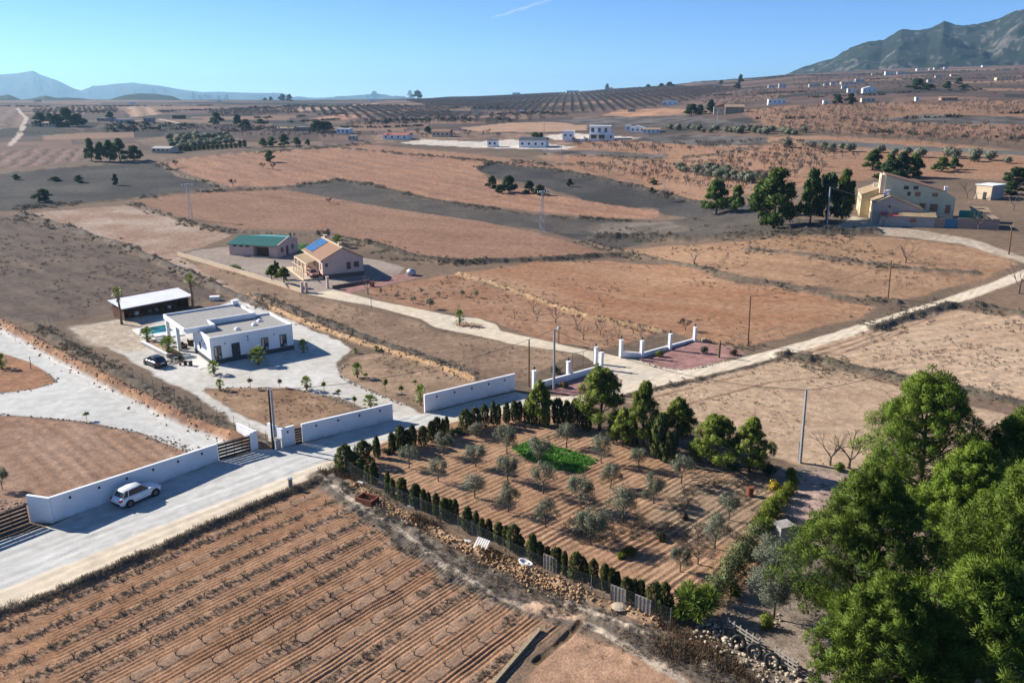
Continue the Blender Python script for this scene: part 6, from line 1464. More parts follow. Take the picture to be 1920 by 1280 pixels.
# --- bare saplings
SB = [bare_tree_mesh(k, 2.4, 2.0, 4) for k in range(3)]
for k, (bx, by, h, lb) in enumerate([(1007, 602, 2.6, 0), (1042, 606, 2.8, 0), (1041, 590, 2.4, 0), (1082, 618, 2.8, 0), (1094, 637, 3.0, 0), (1119, 618, 2.8, 0), (1126, 627, 2.6, 0), (1138, 647, 2.6, 0), (1160, 634, 2.4, 0), (1187, 625, 2.2, 0), (1202, 632, 2.2, 0), (965, 598, 2.2, 0), (1000, 582, 2.2, 0),
        (690, 552, 4.2, 'bare tree with forked trunk before the pink house'), (1308, 1058, 2.6, 'bare sapling at the lower right of the olive plot'), (1556, 872, 4.2, 'bare thin tree at the back of the pine yard, left of the pair'), (1592, 878, 4.4, 'bare thin tree at the back of the pine yard, right of the pair'), (1301, 499, 4.5, 'lone bare tree in the dry field near its left end'), (1698, 493, 4.5, 'lone leaning bare tree in the middle of the dry field'), (1910, 550, 6.0, 'bare spreading tree at the right edge by the road'), (555, 1, 0, 0), (1655, 425, 5, 'bare tree in front of the farmhouse corner'), (1833, 430, 5, 'bare whitish tree in front of the yard wall'), (1900, 395, 5.5, 'bare tree at the right of the farm hut'), (1812, 372, 6.0, 'bare brown tree left of the farm hut')]):
    if not h: continue
    p = at(bx, by); o = link('bare_tree', SB[k % 3], None, p, k * 1.1, h / 2.4)
    tag(o, lb or 'leafless young almond tree on the strip right of the winding drive', 'tree', None if lb else 'leafless young almonds by the winding drive')
# --- palms
PT = palm_meshes(1, 3.4, .95, .7, 26, mat('yellowish_palm', (.17, .20, .03), (.24, .25, .04), .5, 2, trans=.2, rnd=.3), .16); PS = [palm_meshes(2 + k, .8, 1.2, .15, 24, None, .13) for k in range(3)]
def palm(px, ty, wp, label, src=None, h0=3.4, c0=.95):
    p = at(*px); h = hpx(p, px[0], ty); w_ = wpx(p, wp)
    if src is None:
        k = int(px[0]) % 3; s = w_ / 2.1; plant('palm', label, 'palm', PS[k], p, px[0], (s, s, max(.3, h / 1.75)))
    else: plant('palm', label, 'palm', src, p, px[0], (w_ / 1.9, w_ / 1.9, h / 4.0))
palm((228.6, 608), 541, 22, 'tall fan palm at the left end of the brown shed', PT); palm((362.7, 580), 516, 24, 'tall fan palm at the right end of the brown shed', PT)
for px, ty, wp, lb in [((277, 641), 614, 29, 'palm with yellowing leaves at the far end of the planter wall'), ((317, 664), 630, 33, 'palm at the near end of the planter wall'), ((401.6, 701), 675, 24, 'palm at the near corner of the flat-roofed house'), ((484, 683), 650, 36, 'bushy palm in front of the long facade of the flat-roofed house'),
        ((569, 661), 636, 20, 'palm right of the flat-roofed house at the edge of its shadow'), ((413, 731), 710, 17, 'palm at the left tip of the bare bed inside the gravel loop'), ((575, 731), 705, 22, 'palm midway on the far rim of the bare bed inside the gravel loop'), ((694.6, 764), 740, 29, 'spreading palm behind the white wall near the yard entrance'),
        ((670, 707), 679, 22, 'palm at the curved end of the bed right of the gravel yard'), ((789, 759), 719, 22, 'upright palm at the left end of the rightmost plain white wall'), ((862, 609), 580, 18, 'palm on the small island in the winding drive'), ((634, 463), 440, 24, 'palm rising behind the roof of the pink house'),
        ((706, 658), 648, 13, 'small palm high in the bed right of the gravel yard'), ((667, 662), 652, 11, 'small palm beside the gravel at the upper end of the bed'), ((3, 690), 662, 24, 'palm in the bare bed at the left edge')]:
    palm(px, ty, wp, lb)
YS = [bush_mesh(400 + k, .5, 1.6, M_BUSH, 8, 30, .3, .09) for k in range(2)]
for k, (bx, by, ty) in enumerate([(470, 728, 706), (608, 734, 712), (635, 745, 728), (665, 762, 740), (685, 712, 697), (723, 735, 706), (753, 746, 719), (778, 722, 711), (163, 788, 770), (525, 727, 708)]):
    p = at(bx, by); h = hpx(p, bx, ty)
    r = thing('sapling', 'thin young sapling with a few green leaves planted round the gravel yard' if k not in (8,) else 'thin staked sapling on the edge of the left gravel drive', 'sapling', p, k, 'saplings round the gravel yard' if k != 8 else None)
    m = MB(); m.tube([(0, 0, -.1), (0, 0, h)], [.03, .02], 5); m.build('stem', M_TRUNK, r)
    link('leaves', YS[k % 2], r, (0, 0, h * .45), k, (.8, .8, h / 3.2))
# --- yuccas, hedge and shrubs at the right of the plot
def yucca_mesh(seed, heads, w, h):
    nr = np.random.default_rng(seed); B = []; D = []; 
    for k in range(heads):
        a = nr.random() * 6.28; rr = w / 2 * math.sqrt(nr.random()) * .8; c = np.array((math.cos(a) * rr, math.sin(a) * rr, h * (.35 + .55 * nr.random()) * (1 - .35 * (rr / (w / 2)))))
        q = nr.normal(size=(60, 3)); q /= np.linalg.norm(q, axis=1, keepdims=True); q[:, 2] = np.abs(q[:, 2]) * .9 - .15
        B.append(c + q * .05); D.append(q)
    V, F = blades(np.concatenate(B), np.concatenate(D), .75, .075, nr, .004); return np_mesh('leaves', V, F, M_BUSH)
r = thing('yucca_clump', 'big bright green yucca clump at the front corner of the olive plot', 'yucca', at(1303, 1160)); link('leaves', yucca_mesh(5, 34, 3.2, 2.9), r)
m = MB(); [m.tube([(random.uniform(-.8, .8), random.uniform(-.6, .6), -.1), (random.uniform(-1.2, 1.2), random.uniform(-.9, .9), 1.5)], .08, 6) for k in range(8)]; m.build('stems', M_PALMT, r)
r = thing('yucca_clump', 'low yucca on the bank just left of the big yucca clump', 'yucca', at(1283, 1160)); link('leaves', yucca_mesh(6, 5, 1.4, 1.3), r)
r = thing('yucca_clump', 'spiky yucca in the hedge beside the pale cabinet', 'yucca', at(1430, 1012)); link('leaves', yucca_mesh(7, 9, 1.5, 2.0), r)
HB = [bush_mesh(500 + k, 1.6, 1.8, M_YBUSH, 22, 95, .15, .06) for k in range(3)]; GB = [bush_mesh(520 + k, 2.2, 2.6, mat('grey_green_leaves', (.13, .155, .06), (.18, .20, .09), .75, 2, trans=.2, rnd=.4), 30, 70, .16, .06) for k in range(3)]
for k, (x, y, ty, wp) in enumerate([(1483, 898, 868, 16), (1487, 912, 884, 16), (1478, 926, 900, 22), (1466, 938, 908, 24), (1455, 952, 918, 26), (1446, 966, 926, 28), (1438, 984, 940, 30), (1428, 996, 958, 30)]):
    p = at(x, y); h = hpx(p, x, ty); o = link('hedge_bush', HB[k % 3], None, p, k, (wpx(p, wp) / 1.25, wpx(p, wp) / 1.25, h / 1.9)); tag(o, 'clipped yellow-green bush in the hedge at the right of the olive plot', 'bush', 'yellow-green hedge bushes')
for k, (x, y, ty, wp) in enumerate([(1418, 1018, 962, 34), (1402, 1040, 985, 38), (1388, 1062, 1000, 40), (1372, 1088, 1018, 42), (1358, 1110, 1040, 38), (1340, 1130, 1062, 32)]):
    p = at(x, y); h = hpx(p, x, ty); o = link('tall_shrub', GB[k % 3], None, p, k, (wpx(p, wp) / 1.8, wpx(p, wp) / 1.8, h / 2.8)); tag(o, 'tall grey-green shrub in the row between the yucca and the hedge', 'shrub', 'tall shrubs between yucca and hedge')
for k, (x, y, w_, h, mt, lb) in enumerate([(1425, 884, 2.4, 2.0, M_DBUSH, 'dark shrub at the foot of the right spreading pine'), (1438, 892, 1.8, 1.4, M_DBUSH, 'dark low shrub by the end of the hedge'), (1180, 1040, 1.5, .8, M_YBUSH, 'yellow-green prickly pear patch low in the olive plot'), (1166, 1046, 1.0, .5, M_YBUSH, 'smaller yellow-green patch left of the prickly pear'),
        (1240, 1010, 1.2, .6, mat('olive_brown_leaves', (.14, .12, .04), (.1, .09, .03), .8, 3, rnd=.3), 'olive-brown bush in the weeds right of the largest olive'), (1282, 972, 1.0, .5, M_GRASS, 'dry brown bush at the edge of the furrows'), (1452, 920, 1.2, 1.4, mat('yellow_flowers', (.45, .33, .02), (.3, .25, .02), .7, 3, rnd=.3), 'yellow flowering bush beside the red oil drum'),
        (1238, 846, 2.6, 2.4, M_PINEL, 'bright bushy pine shrub between the narrow pine and the round one'), (1303, 862, 2.6, 2.0, M_PINEL, 'bright low shrub filling the gap before the spreading pines'), (1372, 888, 2.4, 1.8, M_DBUSH, 'dark low shrub under the pair of spreading pines'), (1574, 882, 1.0, .9, M_BUSH, 'green shrub at the back edge of the pine yard'), (1600, 890, .9, .7, M_YBUSH, 'small bright shrub at the back edge of the pine yard'), (1436, 1175, 1.0, 1.1, M_YBUSH, 'bright green shrub inside the stone ring below the olive'), (1376, 1120, 1.1, 1.4, M_BUSH, 'green leafy bush right of the big yucca clump'),
        (1237, 668, 1.2, 1.3, M_BUSH, 'round green shrub against the wall on the red gravel bed'), (1320, 662, 1.3, 1.2, M_DBUSH, 'dark spiky shrub in the middle of the red gravel bed'), (1376, 665, 1.4, .9, mat('red_brown_leaves', (.10, .06, .03), (.07, .05, .025), .8, 3, rnd=.3), 'red-brown mound shrub at the right end of the red gravel bed'), (1058, 726, 1.6, 1.0, mat('red_brown_leaves', (.1, .06, .03)), 'red-brown shrub at the foot of the stepped wall'), (1043, 700, 1.6, 1.3, M_DBUSH, 'dark shrub behind the stepped wall near the grey pole'),
        (510, 523, 2.0, 1.6, M_BUSH, 'round green tree left of a pair in the yard of the pink house')]):
    if lb.startswith('round green tree left of a pair'): continue
    o = link('shrub', bush_mesh(600 + k, w_, h, mt, 16, 60), None, at(x, y), k); tag(o, lb, 'shrub')
RT = [pine_meshes(700 + k, 3.4, 2.6, 46, 80, .26, .12, M_BUSH, base=.4, shape=.7) for k in range(2)]
for k, (x, y, ty, wp, lb) in enumerate(((511, 531, 501, 26, 'round bright green tree left of the pair in the yard of the pink house'), (533, 537, 505, 27, 'round bright green tree right of the pair in the yard of the pink house'), (520, 522, 492, 14, 'slim dark green tree behind the round pair in the pink house yard'))):
    p = at(x, y); plant('garden_tree', lb, 'tree', RT[k % 2], p, k, (wpx(p, wp) / 2.6, wpx(p, wp) / 2.6, hpx(p, x, ty) / 3.4))
o = link('flower_hedge', bush_mesh(650, 8.5, 1.0, M_YBUSH, 60, 40, .2, .09), None, at(443, 504), -.78, (1, .16, 1)); tag(o, 'long low yellowish hedge behind the garden wall of the pink house', 'hedge')
o = link('bare_bush', small_bare_mesh(77, 4.0, 4, 420, .03), None, at(611, 456), 0, (1.1, 1.1, 1)); tag(o, 'big grey leafless bush behind the pink house', 'bush')
# --- brush heap, woodpile
b = MB()
for k in range(70):
    a = random.random() * 3.14; p0 = Vector((random.uniform(-2.6, 2.6), random.uniform(-1, 1), .1 + .9 * random.random())); dv = Vector((math.cos(a), math.sin(a) * .5, random.uniform(-.15, .2))) * random.uniform(.6, 1.8)
    b.tube([p0 - dv * .5, p0 + dv * .5], [.035, .02], 4)
tag(b.build('brush_heap', mat('cut_branches', (.22, .17, .13), (.13, .1, .08), .9, 5, rnd=.4), None, at(1345, 902), -.3), 'heap of cut branches and poles at the back right of the olive plot', 'brush heap')
# ---------------------------------------------------------------- vines in the front field
VP = pts2([(-90, 1195), (0, 1163), (120, 1122), (300, 1046), (440, 982), (545, 940), (598, 925), (640, 952), (740, 1012), (830, 1078), (930, 1130), (1000, 1165), (980, 1215), (910, 1300), (-90, 1300)])
A, B = G(0, 1180), G(560, 940); dv = np.array([B.x - A.x, B.y - A.y]); VDIR = dv / np.hypot(*dv); VN = np.array([-VDIR[1], VDIR[0]])
VROWS = []
for i in range(-14, 14):
    for j in range(-20, 60):
        q = np.array([A.x, A.y]) + VDIR * (j * 1.55 + (i % 2) * .5 + random.uniform(-.25, .25)) + VN * (i * 2.35 + random.uniform(-.1, .1))
        VROWS.append(q)
VROWS = np.array(VROWS); VROWS = VROWS[inside(VP, VROWS[:, 0], VROWS[:, 1])]
VROWS = VROWS[np.argsort(VROWS[:, 1] ** 2 + VROWS[:, 0] ** 2)]
VM = [vine_mesh(k) for k in range(7)]
print('vines', len(VROWS))
for k, q in enumerate(VROWS[:300]):
    o = link('grape_vine', VM[k % 7], None, (q[0], q[1], gh(q[0], q[1]) - .02), random.random() * 6.28, random.uniform(.5, .85)); tag(o, 'leafless gnarled grape vine in the front vineyard rows', 'vine', 'leafless vines of the front vineyard')
def merged(name, srcs, P_, scs, m, rz=None):
    Vs = []; Fl = []; ft = []; n = 0
    data = []
    for me in srcs:
        v = np.empty(len(me.vertices) * 3, np.float32); me.vertices.foreach_get('co', v); lv = np.empty(len(me.loops), np.int32); me.loops.foreach_get('vertex_index', lv); lt = np.empty(len(me.polygons), np.int32); me.polygons.foreach_get('loop_total', lt); data.append((v.reshape(-1, 3), lv, lt))
    for k, (p, s) in enumerate(zip(P_, scs)):
        v, lv, lt = data[k % len(data)]; a = RNG.random() * 6.28 if rz is None else rz; c, sn = math.cos(a), math.sin(a)
        s = np.asarray(s) * np.ones(3)
        V = v * s; V = np.stack([V[:, 0] * c - V[:, 1] * sn, V[:, 0] * sn + V[:, 1] * c, V[:, 2]], 1) + np.asarray(p)
        Vs.append(V); Fl.append(lv + n); ft.append(lt); n += len(v)
    me = bpy.data.meshes.new(name); V = np.concatenate(Vs).astype(np.float32); L_ = np.concatenate(Fl); T = np.concatenate(ft)
    me.vertices.add(len(V)); me.vertices.foreach_set('co', V.ravel()); me.loops.add(len(L_)); me.loops.foreach_set('vertex_index', L_.astype(np.int32))
    st = np.concatenate([[0], np.cumsum(T)[:-1]]).astype(np.int32); me.polygons.add(len(T)); me.polygons.foreach_set('loop_start', st); me.polygons.foreach_set('loop_total', T); me.update(); me.materials.append(m)
    return me
if len(VROWS) > 300:
    P_ = [(q[0], q[1], gh(q[0], q[1])) for q in VROWS[300:]]
    o = link('distant_vines', merged('distant_vines', VM, P_, [random.uniform(.7, 1.2) for _ in P_], M_VINE)); tag(o, 'leafless vines filling the far end of the front vineyard', 'vines', None, 'stuff')
# ---------------------------------------------------------------- bare almond orchards
def grid_in(px, sx, sy, ang=0.0, jit=.6, drop=.08, h=0):
    pl = pts2(px); c = pl.mean(0); R_ = np.abs(pl - c).max() * 1.5
    ca, sa = math.cos(ang), math.sin(ang); out = []
    u = np.arange(-R_, R_, sx); v = np.arange(-R_, R_, sy); U, V = np.meshgrid(u, v); U = U.ravel() + RNG.normal(size=U.size) * jit; V = V.ravel() + RNG.normal(size=V.size) * jit
    X = c[0] + U * ca - V * sa; Y = c[1] + U * sa + V * ca
    k = inside(pl, X, Y) & (RNG.random(len(X)) > drop)
    return np.stack([X[k], Y[k]], 1)
ORCH = np.concatenate([
    grid_in([(1075, 316), (1200, 312), (1440, 302), (1540, 300), (1560, 318), (1480, 345), (1340, 372), (1230, 346)], 6.5, 6.5, .2),
    grid_in([(1150, 284), (1260, 292), (1420, 276), (1440, 268), (1330, 274), (1140, 268), (1060, 266), (1060, 276)], 7, 7, .1),
    grid_in([(1290, 306), (1400, 292), (1500, 268), (1560, 286), (1620, 300), (1540, 300), (1440, 304)], 6.5, 6.5, .2),
    grid_in([(1440, 238), (1500, 240), (1700, 248), (1920, 262), (1960, 284), (1920, 282), (1760, 272), (1600, 262), (1480, 254)], 7, 7, .05),
    grid_in([(1400, 214), (1500, 204), (1700, 198), (1960, 192), (1960, 220), (1740, 212), (1640, 224), (1800, 240), (1960, 240), (1960, 262), (1700, 246), (1440, 236)], 7.5, 8.5, .05, drop=.15)])
ORCH = ORCH[np.argsort((ORCH ** 2).sum(1))]
AM = [small_bare_mesh(800 + k, 3.6, 3.2, 170, .03) for k in range(6)]
print('almonds', len(ORCH))
for k, q in enumerate(ORCH[:300]):
    o = link('bare_almond_tree', AM[k % 6], None, (q[0], q[1], gh(q[0], q[1])), random.random() * 6.28, random.uniform(.75, 1.2)); tag(o, 'leafless brown almond tree in the orange earth orchard at the right', 'almond tree', 'leafless almond trees of the right hand orchards')
LOWA = [small_bare_mesh(850 + k, 3.4, 3.2, 60, .055) for k in range(3)]
P_ = [(q[0], q[1], gh(q[0], q[1])) for q in ORCH[300:]]
o = link('distant_almond_trees', merged('distant_almond_trees', LOWA, P_, [random.uniform(.8, 1.2) for _ in P_], M_BARE)); tag(o, 'leafless almond orchards filling the far slopes at the right', 'orchard', None, 'stuff')
HILL = grid_in([(760, 190), (860, 182), (960, 178), (1100, 172), (1240, 164), (1380, 168), (1300, 190), (1240, 202), (1120, 212), (1000, 212), (900, 205), (800, 200)], 9, 4, -.07, .3, .03)
HILL = np.concatenate([HILL, grid_in([(560, 206), (700, 200), (840, 204), (850, 222), (700, 226), (600, 216)], 9, 5, .25, .4, .1), grid_in([(640, 256), (720, 262), (900, 258), (1000, 262), (960, 254), (860, 248), (760, 248)], 9, 9, .2, 1, .3), grid_in([(1300, 172), (1440, 168), (1480, 180), (1400, 205), (1320, 200)], 12, 9, .2, 1, .25), grid_in([(1480, 150), (1920, 140), (1960, 182), (1500, 186)], 17, 14, .1, 3, .35)])
HILL = np.concatenate([HILL, grid_in([(380, 208), (560, 204), (560, 216), (400, 222)], 9, 6, -.3, .6, .15), grid_in([(60, 208), (220, 204), (225, 214), (70, 220)], 9, 6, -.5, .6, .15), grid_in([(350, 244), (480, 240), (640, 250), (620, 264), (460, 258)], 8, 6, -.2, .8, .3), grid_in([(740, 222), (860, 214), (1040, 220), (1040, 228), (880, 236)], 10, 7, 0, .8, .2)])
print('hill', len(HILL))
HM = [small_bare_mesh(870 + k, 3.4, 3.4, 34, .11) for k in range(3)]
P_ = [(q[0], q[1], gh(q[0], q[1])) for q in HILL]
o = link('hillside_orchard', merged('hillside_orchard', HM, P_, [random.uniform(.85, 1.2) for _ in P_], mat('hill_twigs', (.165, .125, .112), (.12, .092, .085), .95, 2, rnd=.2))); tag(o, 'leafless orchard in straight rows covering the far hillside', 'orchard', None, 'stuff')
# --- dark olive rows beyond the farmhouse
FO = [olive_meshes(60 + k, 3.2, 3.4, .5) for k in range(3)]
FOL = np.concatenate([grid_in([(1260, 318), (1330, 318), (1420, 332), (1450, 345), (1400, 345), (1330, 334)], 5, 5, .2), grid_in([(1470, 278), (1560, 286), (1700, 296), (1800, 304), (1920, 310), (1920, 300), (1760, 290), (1600, 280)], 8, 8, .1, 1, .2), grid_in([(1240, 240), (1440, 246), (1520, 250), (1500, 256), (1300, 250)], 7, 6, .1)])
LEFTO = grid_in([(300, 262), (420, 256), (452, 274), (330, 283)], 14, 5, -.35, .5, .1)
FOL = FOL[np.argsort((FOL ** 2).sum(1))][:150]; print('far olives', len(FOL))
OF = [np_mesh('olive_tree', *leaf_clumps(np.clip(np.random.default_rng(k).normal(size=(22, 3)), -1.2, 1.2) * np.array((.62, .62, .45)) + np.array((0, 0, 1.6)), np.full(22, .95), 34, .5, .22, np.random.default_rng(k), up=.3), M_OLIVE) for k in range(3)]
for k, q in enumerate(FOL):
    o = link('olive_tree', OF[k % 3], None, (q[0], q[1], gh(q[0], q[1]) - .2), k * 1.7, random.uniform(.8, 1.3)); tag(o, 'small grey-green olive tree in the rows beyond the farmhouse', 'olive tree', 'olive rows beyond the farmhouse')
for k, q in enumerate(LEFTO[:120]):
    o = link('olive_tree', OF[k % 3], None, (q[0], q[1], gh(q[0], q[1]) - .2), k * 1.7, random.uniform(.9, 1.4)); tag(o, 'pale green tree in the short rows behind the distant cypress row', 'tree', 'tree rows behind the distant cypress row')
# ---------------------------------------------------------------- pines and trees farther off
FV = [pine_meshes(900 + k, 8, 6.5, 110, 70, .6, .18, M_PINE2, base=.06, shape=.7) for k in range(4)]
DV = [pine_meshes(920 + k, 8, 6.5, 60, 50, .9, .36, mat('dark_pine', (.022, .048, .016), (.040, .068, .02), .8, .5, trans=.15, rnd=.4), base=.05, shape=.7) for k in range(3)]
FARP = [(1342, 402, 342, 49, 0, 'leftmost pine of the row before the farmhouse'), (1381, 399, 353, 30, 0, 'small pine second from the left before the farmhouse'), (1450, 428, 326, 86, 0, 'largest pine, standing forward of the row before the farmhouse'), (1422, 410, 345, 40, 0, 'pine half hidden behind the largest one before the farmhouse'), (1518, 418, 325, 46, 0, 'tall pine right of the largest one before the farmhouse'), (1548, 415, 335, 46, 1, 'dark pine behind the concrete pole before the farmhouse'), (1578, 412, 326, 44, 0, 'tall pine touching the farmhouse facade'),
        (1636, 320, 284, 36, 0, 'round pine at the left of the cluster behind the farmhouse'), (1667, 330, 292, 30, 0, 'second pine of the cluster behind the farmhouse'), (1688, 333, 290, 34, 1, 'dark pine in the middle of the cluster behind the farmhouse'), (1712, 333, 292, 34, 0, 'right pine of the cluster behind the farmhouse'), (1670, 340, 305, 50, 1, 'dark low pine below the cluster behind the farmhouse'), (1766, 322, 297, 30, 0, 'round pine of the pair on the orange ground right of the cluster'), (1788, 318, 298, 20, 0, 'smaller pine of the pair on the orange ground'), (1904, 345, 317, 36, 1, 'dark pine at the right edge above the farm hut'), (1895, 365, 342, 36, 1, 'dark spreading pine at the right edge beside the farm hut'),
        (172, 302, 263, 22, 0, 'pine at the left end of the clump by the track in the left distance'), (190, 303, 270, 22, 0, 'second pine of the clump by the track in the left distance'), (207, 303, 266, 24, 0, 'middle pine of the clump by the track in the left distance'), (226, 302, 263, 28, 0, 'tallest pine of the clump by the track in the left distance'), (252, 301, 276, 24, 1, 'dark pine at the right end of the clump by the track'),
        (126, 238, 205, 30, 1, 'large dark pine beside the pinkish far house at the left'), (108, 238, 216, 24, 1, 'dark pine left of the large one by the pinkish far house'), (146, 237, 216, 26, 1, 'dark pine right of the large one by the pinkish far house'), (76, 232, 213, 26, 1, 'dark spreading tree next to the white track at the left'), (95, 231, 214, 16, 1, 'small dark tree between the spreading tree and the far house'), (207, 227, 212, 16, 1, 'single dark tree by the far sheds at the left'),
        (407, 235, 213, 22, 1, 'dark tree left of a pair in the left distance'), (446, 236, 217, 16, 1, 'dark tree above the gully in the left distance'), (462, 244, 226, 20, 1, 'dark tree lowest of the group in the left distance'), (488, 232, 224, 18, 1, 'small dark tree right of the gully group'), (597, 248, 228, 34, 1, 'wide dark tree clump above the low white building'), (613, 246, 230, 26, 1, 'dark tree right beside the wide clump above the low white building'),
        (493, 275, 261, 16, 0, 'green tree leftmost in the row on the field edge'), (510, 275, 258, 18, 0, 'second green tree in the row on the field edge'), (533, 274, 253, 22, 0, 'tallest green tree in the row on the field edge'), (556, 273, 259, 18, 0, 'fourth green tree in the row on the field edge'), (577, 273, 262, 10, 0, 'smallest green tree at the right end of the row on the field edge'), (506, 304, 284, 19, 0, 'lone round green tree in the large orange field'),
        (363, 186, 175, 9, 1, 'largest dark tree on the left skyline'), (375, 186, 179, 8, 1, 'small dark tree just right of the largest one on the left skyline'), (386, 185, 178, 9, 1, 'dark tree in the middle of the left skyline row'), (394, 185, 177, 7, 1, 'slim dark tree in the left skyline row'), (410, 186, 180, 8, 1, 'low dark tree in the left skyline row'), (425, 186, 179, 9, 1, 'last dark tree of the left skyline row'), (497, 189, 184, 9, 1, 'low dark tree on the skyline left of the tall pair'), (508, 189, 182, 7, 1, 'dark skyline tree left of the tall pair'), (530, 189, 178, 12, 1, 'left tree of the tall skyline pair'), (543, 190, 178, 12, 1, 'right tree of the tall skyline pair'),
        (702, 184, 172, 12, 1, 'single dark tree on the skyline left of the middle'), (690, 185, 179, 6, 1, 'small dark tree left of the single skyline tree'), (769, 183, 171, 10, 1, 'left tree of the dark pair on the middle skyline'), (783, 182, 171, 17, 1, 'wide right tree of the dark pair on the middle skyline'),
        (1296, 216, 197, 26, 1, 'wide dark pine beside the brown farm building on the slope'), (1312, 215, 198, 18, 1, 'dark pine in the middle of the trio by the brown farm building'), (1332, 213, 189, 16, 1, 'tall dark pine touching the brown farm building'), (1255, 164, 155, 14, 1, 'dark tree on the rising skyline above the white box house'), (1240, 165, 157, 12, 1, 'dark tree left on the rising skyline'), (1215, 166, 159, 10, 1, 'small dark tree on the rising skyline'), (1138, 168, 159, 8, 1, 'small round tree beside the skyline cottage'), (1352, 158, 151, 8, 1, 'small dark tree on the upper skyline'), (1388, 157, 141, 9, 1, 'round tree on the upper skyline near the mountain foot'), (1383, 167, 157, 12, 1, 'round dark tree just below the upper skyline'),
        (1720, 168, 149, 28, 1, 'largest dark tree on the far right slope'), (1740, 169, 158, 24, 1, 'low dark tree right beside the largest on the far right slope'), (1776, 167, 154, 13, 1, 'dark tree in the middle of the far right slope'), (1797, 158, 147, 13, 1, 'upper dark tree on the far right slope'), (1808, 166, 159, 18, 1, 'low dark tree at the right of the far right slope'), (1570, 196, 179, 16, 1, 'left tree of the dark pair above the right hand orchards'), (1594, 196, 177, 18, 1, 'right tree of the dark pair above the right hand orchards'),
        (802, 250, 238, 14, 1, 'dark tree left of the red roofed far house'), (1003, 262, 249, 20, 0, 'pale green tree behind the white house with dark roof'), (1014, 261, 250, 12, 1, 'dark tree right of the pale one behind the white house with dark roof')]
for k, (bx, by, ty, wp, dk, lb) in enumerate(FARP):
    p = at(bx, by); h = max(2.5, hpx(p, bx, ty)); w_ = wpx(p, wp)
    plant('pine_tree' if h > 4.5 else 'tree', lb, 'tree', (DV[k % 3] if dk else FV[k % 4]), p, k * 1.7, (w_ / 6.5, w_ / 6.5, h / 8))
for k, (bx, by, ty, wp, lb) in enumerate([(923, 353, 332, 22, 'round evergreen at the left of the clump on the grey field'), (954, 361, 332, 27, 'largest evergreen of the clump on the grey field'), (936, 363, 348, 16, 'low evergreen in front of the clump on the grey field'), (992, 362, 341, 24, 'evergreen right of the gap in the clump on the grey field'), (1012, 366, 348, 22, 'evergreen at the right end of the clump on the grey field'), (83, 378, 357, 28, 'round dark bush alone on the left grey field'), (148, 342, 330, 17, 'dark bush at the upper middle of the left grey field'), (103, 339, 332, 20, 'flat dark bush left of the upper middle one'), (30, 337, 328, 12, 'dark bush at the far left of the left grey field'), (217, 347, 328, 11, 'greyish slim bush near the right end of the left grey field'), (1068, 350, 336, 11, 'small dark evergreen on the rim of the orchard'), (1227, 346, 338, 14, 'dark evergreen beside the almond trees'), (1222, 362, 352, 10, 'small evergreen on the stony rim of the orchard')]):
    p = at(bx, by); h = hpx(p, bx, ty); w_ = wpx(p, wp)
    plant('evergreen_bush', lb, 'bush', DV[k % 3], p, k, (w_ / 6.5, w_ / 6.5, h / 8))
CYF = cypress_meshes(55, 2, .75)
for k in range(16):
    x = 330 + k * 8.6; y = 284 - k * .55; p = at(x, y); h = hpx(p, x, y - 8 - (5 if k > 13 else 0)); plant('cypress', 'distant small cypress in the row along the track in the left distance', 'cypress', CYF, p, k, (2.4, 2.4, h / 2), 'distant cypress row')
BB = [small_bare_mesh(990 + k, 2.6, 3, 160, .05) for k in range(2)]
for k, (x, y, s, lb) in enumerate([(493, 316, 1, 'bare brown bush left below the lone round tree'), (512, 318, 1.1, 'bare brown bush right below the lone round tree'), (330, 313, 1.2, 'bare brown bush at the corner of the large orange field'), (437, 350, 1.1, 'bare brown bush on the grassy edge of the large orange field'), (617, 382, .8, 'bare brown bush on the grey band left of the middle'), (1250, 380, 1.6, 'bare grey tree on the dark field near the orchard rim'), (1285, 620, .8, 'bare grey bush on the slope behind the right pillared wall')]):
    o = link('bare_bush', BB[k % 2], None, at(x, y), k, s); tag(o, lb, 'bush')
